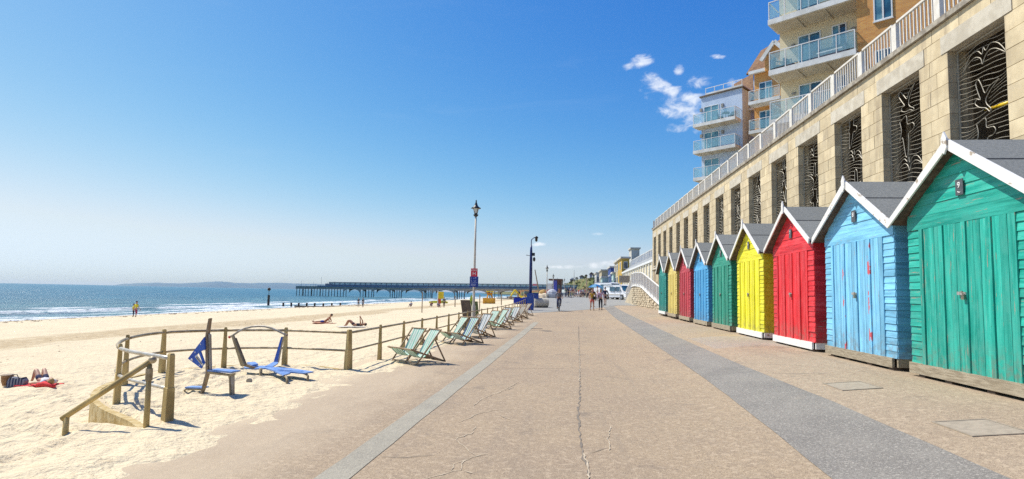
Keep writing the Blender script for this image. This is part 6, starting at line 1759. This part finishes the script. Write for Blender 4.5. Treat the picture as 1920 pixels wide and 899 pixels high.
# sunbathers
def lie(prop=False, knees=False):
    j = {'pelvis': (0, 0, .12), 'chest': (-.33, 0, .14), 'neck': (-.52, 0, .15), 'head': (-.66, 0, .17), 'face': (0, 0, 1)}
    if prop: j.update({'chest': (-.26, 0, .28), 'neck': (-.38, 0, .44), 'head': (-.46, 0, .58), 'face': (.9, 0, .3)})
    for k, s in (('L', -1), ('R', 1)):
        y = s * .17; j['sh' + k] = (j['neck'][0] + .06, y, j['neck'][2] - .05); j['hip' + k] = (.05, s * .08, .11); j['knee' + k] = (.42, s * .10, .42 if knees else .10); j['foot' + k] = (.62 if knees else .86, s * .12, .06); j['toe' + k] = (j['foot' + k][0] + .10, s * .12, .05 if knees else .16)
        j['elb' + k] = (j['neck'][0] - .04 if prop else -.25, s * .27, .10); j['hand' + k] = (j['neck'][0] + .2 if prop else -.02, s * .3, .06)
    if knees is True and not prop: j['elbR'] = (-.42, .2, .38); j['handR'] = (-.36, .1, .60); j['elbL'] = (-.42, -.2, .38); j['handL'] = (-.34, -.1, .58)
    return j


def towel(x, y, z, w, l, col, rz, lab):
    m = MB(); m.box(-w / 2, w / 2, -l / 2, l / 2, 0, .025); o = m.build('beach_towel', cloth(col)); o.location = (x, y, z); o.rotation_euler = (0, 0, rz); tag(o, lab, 'towel')


p = on_b(609, 607); towel(p.x, p.y, p.z + .02, 1.7, .75, (.5, .12, .05), R(6), 'orange-red towel under the propped-up sunbather on the far sand')
figure('person', 'tanned sunbather in blue shorts propped up on the elbows on the sand', p + Vector((0, 0, .05)), R(186), lie(True), skin=SKINT, bottom=(.03, .07, .35), hair='dark', legs=.8, shoes=None)
p = on_b(660, 614); towel(p.x, p.y, p.z + .02, 1.8, .75, (.75, .7, .62), R(3), 'pale towel under the reading sunbather with raised knees')
figure('person', 'sunbather in dark swimwear lying with raised knees holding something up', p + Vector((.2, 0, .05)), R(180), lie(False, True), skin=SKINT, top=(.02, .02, .035), bottom=(.03, .03, .05), hair='dark', sleeves=.1, legs=.4, shoes=None)
p = on_b(70, 724, -.9); sc_ = (p - Vector(CAM)).length * 75 / 1050 / 1.45
towel(p.x + .05, p.y, p.z + .015, .85, .4, (.75, .05, .06), R(10), 'red towel spread under the nearest sunbather beside the striped bag')
figure('person', 'nearest sunbather in pale top and navy shorts lying knees raised on red towel', p + Vector((.05, .1, .03)), R(150), lie(False, 2), top=(.72, .70, .70), bottom=(.03, .035, .09), hair='fair', sleeves=.1, legs=.5, shoes=None, scale=.78)
m = MB(); m.tube([(0, 0, .06), (.16, .02, .09), (.34, -.02, .07), (.46, .0, .05)], [.05, .065, .05, .035], 8); o = m.build('red_garment', cloth((.78, .05, .05)), smooth=True); o.location = p + Vector((.22, -.22, .0)); tag(o, 'crumpled bright red garment at the head of the nearest sunbather', 'garment')
t = empty('beach_bag', p + Vector((-.40, -.12, 0)), R(10), 'navy and white striped beach bag standing left of the nearest sunbather', 'bag'); t.scale = (.78,) * 3
M_BAGS = stripe_mat('bag_stripes', [(.03, .04, .09), (.36, .38, .42), (.05, .06, .13), (.30, .32, .36)], 3)
m = MB(); m.prism([(-.22, 0), (.22, 0), (.25, .16), (.18, .27), (.02, .24), (-.16, .28), (-.24, .15)], -.12, .12, lambda u, v, w: (u, w * (1 - v), v)); m.build('body', M_BAGS, t); m = MB(); m.tube([(-.12, -.1, .26), (-.08, -.12, .36), (.06, -.12, .36), (.1, -.1, .25)], .012, 6); m.build('handle', cloth((.03, .03, .06)), t)
t = empty('wicker_basket', p + Vector((-.70, -.10, 0)), R(8), 'small brown wicker basket at the far left of the nearest sunbather', 'basket'); m = MB(); m.lathe([(.08, 0), (.11, .1), (.12, .24), (.10, .25), (.09, .1)], 12); m.build('body', pmat('wicker', (.36, .20, .08), (.2, .1, .04), 40, .8), t); m = MB(); m.lathe([(.118, .225), (.13, .235), (.13, .255), (.112, .26)], 12); m.build('rim', M_BRN, t)

# seated people, windbreak and beach furniture far off
def sit(): 
    j = {'pelvis': (0, 0, .12), 'chest': (0, .06, .42), 'neck': (0, .05, .60), 'head': (0, .03, .75)}
    for k, s in (('L', -1), ('R', 1)): j['sh' + k] = (s * .17, .05, .54); j['hip' + k] = (s * .09, -.02, .12); j['knee' + k] = (s * .12, -.36, .42); j['foot' + k] = (s * .12, -.62, .08); j['toe' + k] = (s * .12, -.76, .04); j['elb' + k] = (s * .25, -.05, .32); j['hand' + k] = (s * .16, -.25, .40)
    return j


for px, py, c, lab in ((770.5, 575.5, (.6, .6, .65), 'small seated person in pale clothes by the groyne left of the beach pole'), (822, 577, (.12, .13, .3), 'small seated person in blue beside the lone dark standing figure'), (809, 575, (.4, .08, .05), 'small seated person in red by the groyne under the yellow flag')):
    p = on_b(px, py); figure('person', lab, p + Vector((0, 0, .02)), R(random.uniform(-40, 40)), sit(), top=c, bottom=(.05, .05, .1), legs=1.5, sleeves=.4, scale=1.15)
wpos = on_g(977, 577); m = MB()
t = empty('windbreak', (wpos.x - .05, wpos.y, .30), R(10), 'royal blue fabric windbreak behind the far deckchairs', 'windbreak'); m = MB(); m.box(-.6, .6, -.01, .01, .25, .8); m.build('fabric', cloth((.015, .04, .45)), t)
for x in (-.6, 0, .6): m = MB(); m.tube([(x, .03, -.3), (x, .03, .85)], .02, 5); m.build('pole', M_TIMB, t)
for dx, c, lab in ((-.32, (.05, .05, .12), 'person in dark top seated just behind the royal blue windbreak, left'), (.32, (.55, .5, .55), 'person in pale top seated behind the royal blue windbreak, right')):
    figure('person', lab, (wpos.x - .05 + dx, wpos.y + .7, .62), R(10), sit(), top=c, bottom=(.05, .05, .1), legs=1.5, hair='dark', sleeves=.4)
M_YFLAG = pmat('yellow_fabric', (.82, .62, .03), None, 3, .7)
for i, (px, y1, y0, lab) in enumerate(((791, 587, 548, 'thin dark pole nearest on the open beach, left of the lone figure'), (853, 576, 555, 'short thin pole on the beach left of the tall lamp post'), (899, 584, 553, 'thin pole on the beach just right of the tall lamp post'), (940, 572, 551, 'thin pole on the beach farther right, before the pier end'))):
    p = on_b(px, y1); H = on_y(px, y0, p.y).z - p.z; m = MB(); m.tube([(0, 0, -.4), (0, 0, H)], max(.05, .0009 * p.y), 6); o = m.build('beach_pole', M_BRN, loc=p); tag(o, lab, 'pole', 'thin poles on the beach')
p = on_b(820.5, 575); H = on_y(820, 545, p.y).z - p.z; t = empty('lifeguard_flag', p, 0, 'red and yellow lifeguard flag on a pole near the groyne', 'flag')
m = MB(); m.tube([(0, 0, -.3), (0, 0, H)], .08, 6); m.build('pole', M_WHITE, t); m = MB(); m.box(0, 1.1, -.02, .02, H - 1.5, H - .2); m.build('yellow_half', M_YFLAG, t); m = MB(); m.box(-.0, 1.0, -.03, .03, H - 2.4, H - 1.51, lambda x, y, z: (x * .6, y, z)); m.build('red_half', cloth((.7, .12, .03)), t)
p = on_b(817, 570); t = empty('rescue_board', p + Vector((0, 3, .1)), R(8), 'yellow-green rescue board lying on the sand behind the groyne', 'board'); m = MB(); pts_ = [(-2.4, 0), (-1.5, .5), (.8, .55), (2.3, 0), (.8, -.55), (-1.5, -.5)]; m.prism(pts_, 0, .9, lambda u, v, w: (u, v, w * (1 - abs(u) * .25))); m.build('hull', pmat('lime_plastic', (.5, .55, .06), (.6, .5, .04), 1, .4), t)
p = on_b(918, 569.5); t = empty('lifeguard_chair', p, R(10), 'high orange-yellow lifeguard stand on the beach in front of the pier', 'lifeguard stand')
H = on_y(918, 546, p.y).z - p.z; M_ORG = pmat('orange_yellow_paint', (.75, .40, .03), (.6, .28, .03), 1, .6); m = MB()
for sx in (-1, 1):
    for sy in (-1, 1): q = MB(); q.beam((sx * 1.0, sy * 1.0, 0), (sx * .5, sy * .5, H * .66), .16, .16); q.build('leg', M_ORG, t)
m = MB(); m.box(-.6, .6, -.6, .6, H * .66, H * .7); m.box(-.6, .6, .5, .6, H * .7, H * .86); m.build('seat', M_ORG, t); m = MB(); m.box(-.85, .85, -.8, .8, H * .93, H); m.build('canopy', M_YFLAG, t)
for sx in (-1, 1): m = MB(); m.beam((sx * .6, .5, H * .66), (sx * .6, .5, H * .93), .08, .08); m.build('canopy_post', M_ORG, t)
m = MB(); m.box(-1.6, 1.3, -.9, .9, 0, 1.3); m.build('storage_box', M_ORG, t)


def rowboat(px, py, L_, col, lab, rz=0):
    p = on_b(px, py); t = empty('boat', p, rz, lab, 'boat', 'small boats drawn up by the pier'); m = MB(); vs = []; n = 9
    for k in range(n):
        u = k / (n - 1); x = (u - .5) * L_; w = .75 * math.sin(PI * min(1, u * .8 + .18)) ** .7; vs += [(x, -w, .75 + .25 * abs(u - .5)), (x, -w * .6, .1), (x, w * .6, .1), (x, w, .75 + .25 * abs(u - .5)), (x, w * .85, .5), (x, -w * .85, .5)]
    m.add(vs, [(6 * i + k, 6 * i + (k + 1) % 6, 6 * i + 6 + (k + 1) % 6, 6 * i + 6 + k) for i in range(n - 1) for k in range(6)] + [tuple(range(6)), tuple(range(6 * n - 6, 6 * n))]); m.build('hull', cloth(col), t)
    for k in (-1, 1): m = MB(); m.box(k * L_ * .18 - .12, k * L_ * .18 + .12, -.6, .6, .55, .6); m.build('thwart', M_TIMBP, t)


rowboat(968, 560, 9, (.05, .1, .2), 'dark blue hulled boat drawn up before the pier end', R(5)); rowboat(948, 562, 8, (.65, .65, .62), 'white hulled boat on the sand left of the dark blue one', R(-8)); rowboat(975, 563, 7, (.6, .6, .6), 'white boat nearest the blue post on the distant sand', R(4))
# yellow digger and clutter beyond the blue post
p = on_b(986, 560); p = Vector((p.x, p.y, p.z)); t = empty('beach_hut_yellow', p, 0); bpy.data.objects.remove(t)
p = on_y(985.5, 556, 120); z = float(beach_z(p.x, 120)); t = empty('digger', (p.x, 120, z), R(20), 'small yellow digger with raised arm on the beach left of the blue post', 'digger')
m = MB(); m.box(-1.2, 1.2, -.8, .8, .7, 1.7); m.build('body', M_YFLAG, t); m = MB(); m.box(-1.3, 1.3, -.95, -.5, 0, .65); m.box(-1.3, 1.3, .5, .95, 0, .65); m.build('tracks', M_TYRE, t); m = MB(); m.box(-.3, .9, -.5, .5, 1.7, 2.7); m.build('cab', M_FGL, t); m = MB(); m.beam((-1, 0, 1.4), (-2.4, 0, 2.9), .3, .3); m.beam((-2.4, 0, 2.9), (-3.3, 0, 1.5), .25, .25); m.build('arm', M_YFLAG, t); m = MB(); m.box(-3.7, -3.0, -.4, .4, .9, 1.5); m.build('bucket', M_BRN, t)
p = on_y(1012, 556, 110); z = float(G(p.x, 110)); H = on_y(1003, 506, 110).z - z; dx = on_y(1003, 506, 110).x - p.x
t = empty('leaning_mast', (p.x, 110, z), 0, 'slim dark mast leaning to the left behind the blue post with a small pink pennant', 'mast'); m = MB(); m.tube([(0, 0, 0), (dx, 0, H)], [.14, .09], 6); m.build('spar', M_BRN, t); m = MB(); m.box(dx * .5 - .9, dx * .5 - .1, -.02, .02, H * .4, H * .47); m.build('pennant', cloth((.6, .2, .25)), t)

# low stone wall, hedge planters and parked things left of the kiosk
rk = random.Random(5)
for i in range(9):
    px = 1016 + i * 1.6 + rk.uniform(-.4, .4); Yw = 56 + i * 3.4; q = on_y(px - 2, 570, Yw); z = float(G(q.x, Yw)); s_ = rk.uniform(.5, .85)
    m = MB(); m.ball((0, 0, s_ * .4), (s_ * .8, s_ * .9, s_ * .55), 7, 5); m.v = [tuple(Vector(v) * (1 + .25 * mn.noise(Vector(v) * 3 + Vector((i, 0, 0))))) for v in m.v]
    o = m.build('boulder', M_RUB, loc=(q.x - .3, Yw, z)); tag(o, ('boulder nearest the pale concrete pipe' if i == 0 else 'boulder second from the pale concrete pipe' if i == 1 else 'boulder nearest the second lamp post' if i == 8 else 'rough pale boulder among others between the concrete pipe and the second lamp post'), 'boulder', 'boulders edging the far promenade')
for i, (px, Yw, c, lab) in enumerate(((1031, 84, (.25, .05, .04), 'dark red shrouded object beside the lamp post left of the kiosk'), (1035, 80, (.55, .56, .6), 'pale covered scooter shape in front of the kiosk'), (1019, 90, (.5, .3, .1), 'orange-brown low kiosk counter left of the lamp post'))):
    q = on_y(px, 560, Yw); z = float(G(q.x, Yw)); m = MB(); m.ball((0, 0, .5), (.8, .6, .75), 8, 6); o = m.build('covered_bundle', cloth(c), loc=(q.x, Yw, z)); tag(o, lab, 'bundle')
m = MB(); q = on_y(1012, 549, 125); z = float(G(q.x, 125)); m.box(-4.5, 4.5, -.3, .3, .9, 1.25)
for k in range(7): m.box(-4.4 + k * 1.4, -4.2 + k * 1.4, -.2, .2, 0, .9)
o = m.build('orange_barrier', cloth((.75, .42, .22)), loc=(q.x, 125, z)); tag(o, 'pale orange barrier rail running left of the kiosk', 'barrier')

# parasol, crowd and cars far down the promenade
p = on_g(1117, 562); p = on_y(1117, 560, 74); z = float(G(p.x, 74)); t = empty('parasol', (p.x, 74, z), 0, 'blue and pale striped parasol open beyond the walking women', 'parasol'); t.scale = (.9, .9, .82)
m = MB(); m.tube([(0, 0, 0), (0, 0, 2.3)], .03, 6); m.build('pole', M_WHITE, t)
for k in range(8):
    a0, a1 = 2 * PI * k / 8, 2 * PI * (k + 1) / 8; m = MB(); P = [(0, 0, 2.45), (.55 * math.cos(a0), .55 * math.sin(a0), 2.3), (.55 * math.cos(a1), .55 * math.sin(a1), 2.3), (1.1 * math.cos(a1), 1.1 * math.sin(a1), 1.9), (1.1 * math.cos(a0), 1.1 * math.sin(a0), 1.9)]
    m.add(P + [(x, y, z_ - .015) for x, y, z_ in P], [(0, 1, 2), (1, 4, 3, 2), (5, 7, 6), (6, 7, 8, 9)]); m.build('panel', cloth((.02, .16, .42) if k % 2 == 0 else (.12, .32, .5)), t)
far = [(1085, 558, .60, .05, .08), (1089, 557, .1, .08, .3), (1093, 559, .55, .55, .55), (1081, 557, .05, .05, .07), (1097, 558, .45, .06, .1), (1066, 560, .05, .05, .12), (1070, 562, .25, .25, .35), (1074, 559, .3, .04, .06), (1102, 561, .03, .03, .05), (1061, 558, .05, .1, .05), (1078, 556, .6, .5, .4), (1106, 563, .12, .03, .05), (1120, 566, .6, .5, .45), (1090, 556, .5, .1, .3)]
cn_ = {0: 'red', 1: 'blue', 2: 'pale grey', 3: 'black', 4: 'crimson', 5: 'navy', 6: 'slate', 7: 'dark red', 8: 'black', 9: 'dark green', 10: 'sandy', 11: 'maroon', 12: 'cream', 13: 'pink'}
for i, (px, py, r_, g_, b_) in enumerate(far):
    Yf = 118 - (py - 556) * 5.2; q = on_y(px, py, Yf); q.z = float(G(q.x, Yf))
    figure('person', 'far walker in %s top %s' % (cn_[i], ('just left of the plain wooden pole', 'in the distant crowd', 'among the distant crowd left of the women', 'at the crowd edge beyond the cyclist', 'near the parasol in the crowd', 'beyond the cyclist to the right', 'right behind the cyclist', 'between cyclist and crowd', 'just left of the parasol', 'nearest the kiosk', 'at the back of the crowd', 'beside the maroon walker and parasol', 'under the blue parasol', 'deep in the distant crowd')[i]), q, R(rk.uniform(0, 360)),
           stand(rk.uniform(.05, .18), .06), top=(r_, g_, b_), bottom=rk.choice(((.04, .04, .07), (.3, .28, .25), (.05, .06, .15))), hair=rk.choice(('dark', 'brown', 'fair')), sleeves=.4, legs=rk.choice((.8, 1.9)), group='people far down the promenade')


def car(px, Yc, rz, col, lab):
    q = on_y(px, 556, Yc); z = float(G(q.x, Yc)); t = empty('parked_car', (q.x, Yc, z), rz, lab, 'car', 'cars parked far down the promenade')
    side = [(-2.05, .35), (2.05, .35), (2.1, .7), (1.9, .88), (1.1, .98), (.5, 1.42), (-1.2, 1.45), (-1.9, .98), (-2.1, .85)]; m = MB(); m.prism(side, -.82, .82, lambda u, v, w: (u, w * (1 - .14 * max(0, v - .9) * 2), v)); m.build('body', cloth(col), t)
    for s in (-1, 1):
        m = MB(); m.prism([(-1.65, 1.0), (.85, 1.0), (.42, 1.34), (-1.15, 1.36)], s * .80, s * .812, lambda u, v, w: (u, w * (1 - .14 * (v - .9) * 2) + s * .004, v)); m.build('window', M_FGL, t)
        for x in (-1.3, 1.3): m = MB(); m.tube([(x, s * .70, .31), (x, s * .84, .31)], .31, 12); m.build('wheel', M_TYRE, t)


car(1056, 112, R(80), (.5, .55, .5), 'pale silver-green car parked beyond the cyclist near the kiosk'); car(1096, 125, R(95), (.12, .13, .15), 'dark car parked in front of the far crowd'); car(1083, 150, R(88), (.7, .7, .7), 'white car parked farthest along the promenade below the cliff'); car(1100, 160, R(85), (.6, .62, .66), 'light grey car at the foot of the cliff left of the pale stone building')
q = on_y(1076, 555, 200); z = float(G(q.x, 200)); H = on_y(1075, 507, 200).z - z; t = empty('flag_mast', (q.x, 200, z), 0, 'very tall thin mast rising above the cliff line beyond the crowd', 'mast'); m = MB(); m.tube([(0, 0, 0), (0, 0, H)], [.16, .06], 6); m.build('pole', M_LPOLE, t); m = MB(); m.beam((-1, 0, H * .72), (1, 0, H * .72), .08, .08); m.build('yard', M_LPOLE, t)
q = on_y(1099.5, 558, 100); z = float(G(q.x, 100)); H = on_y(1099, 520, 100).z - z; m = MB(); m.tube([(0, 0, 0), (0, 0, H)], [.12, .09], 8); o = m.build('wooden_pole', M_TIMBP, loc=(q.x, 100, z)); tag(o, 'plain pale wooden pole standing before the green cliff', 'pole')

# ================================================================= AIR
hz = bpy.data.materials.new('sea_haze'); hz.use_nodes = True; hn = hz.node_tree; hn.nodes.remove(hn.nodes['Principled BSDF']); pv = hn.nodes.new('ShaderNodeVolumePrincipled')
pv.inputs['Color'].default_value = (.86, .95, 1.0, 1); pv.inputs['Density'].default_value = 4.5e-5; pv.inputs['Anisotropy'].default_value = .2; hn.links.new(pv.outputs[0], hn.nodes['Material Output'].inputs['Volume'])
m = MB(); m.box(-23500, 3500, -3500, 25500, -30, 90); o = m.build('haze', hz); tag(o, 'thin sea haze over the bay', kind='stuff')
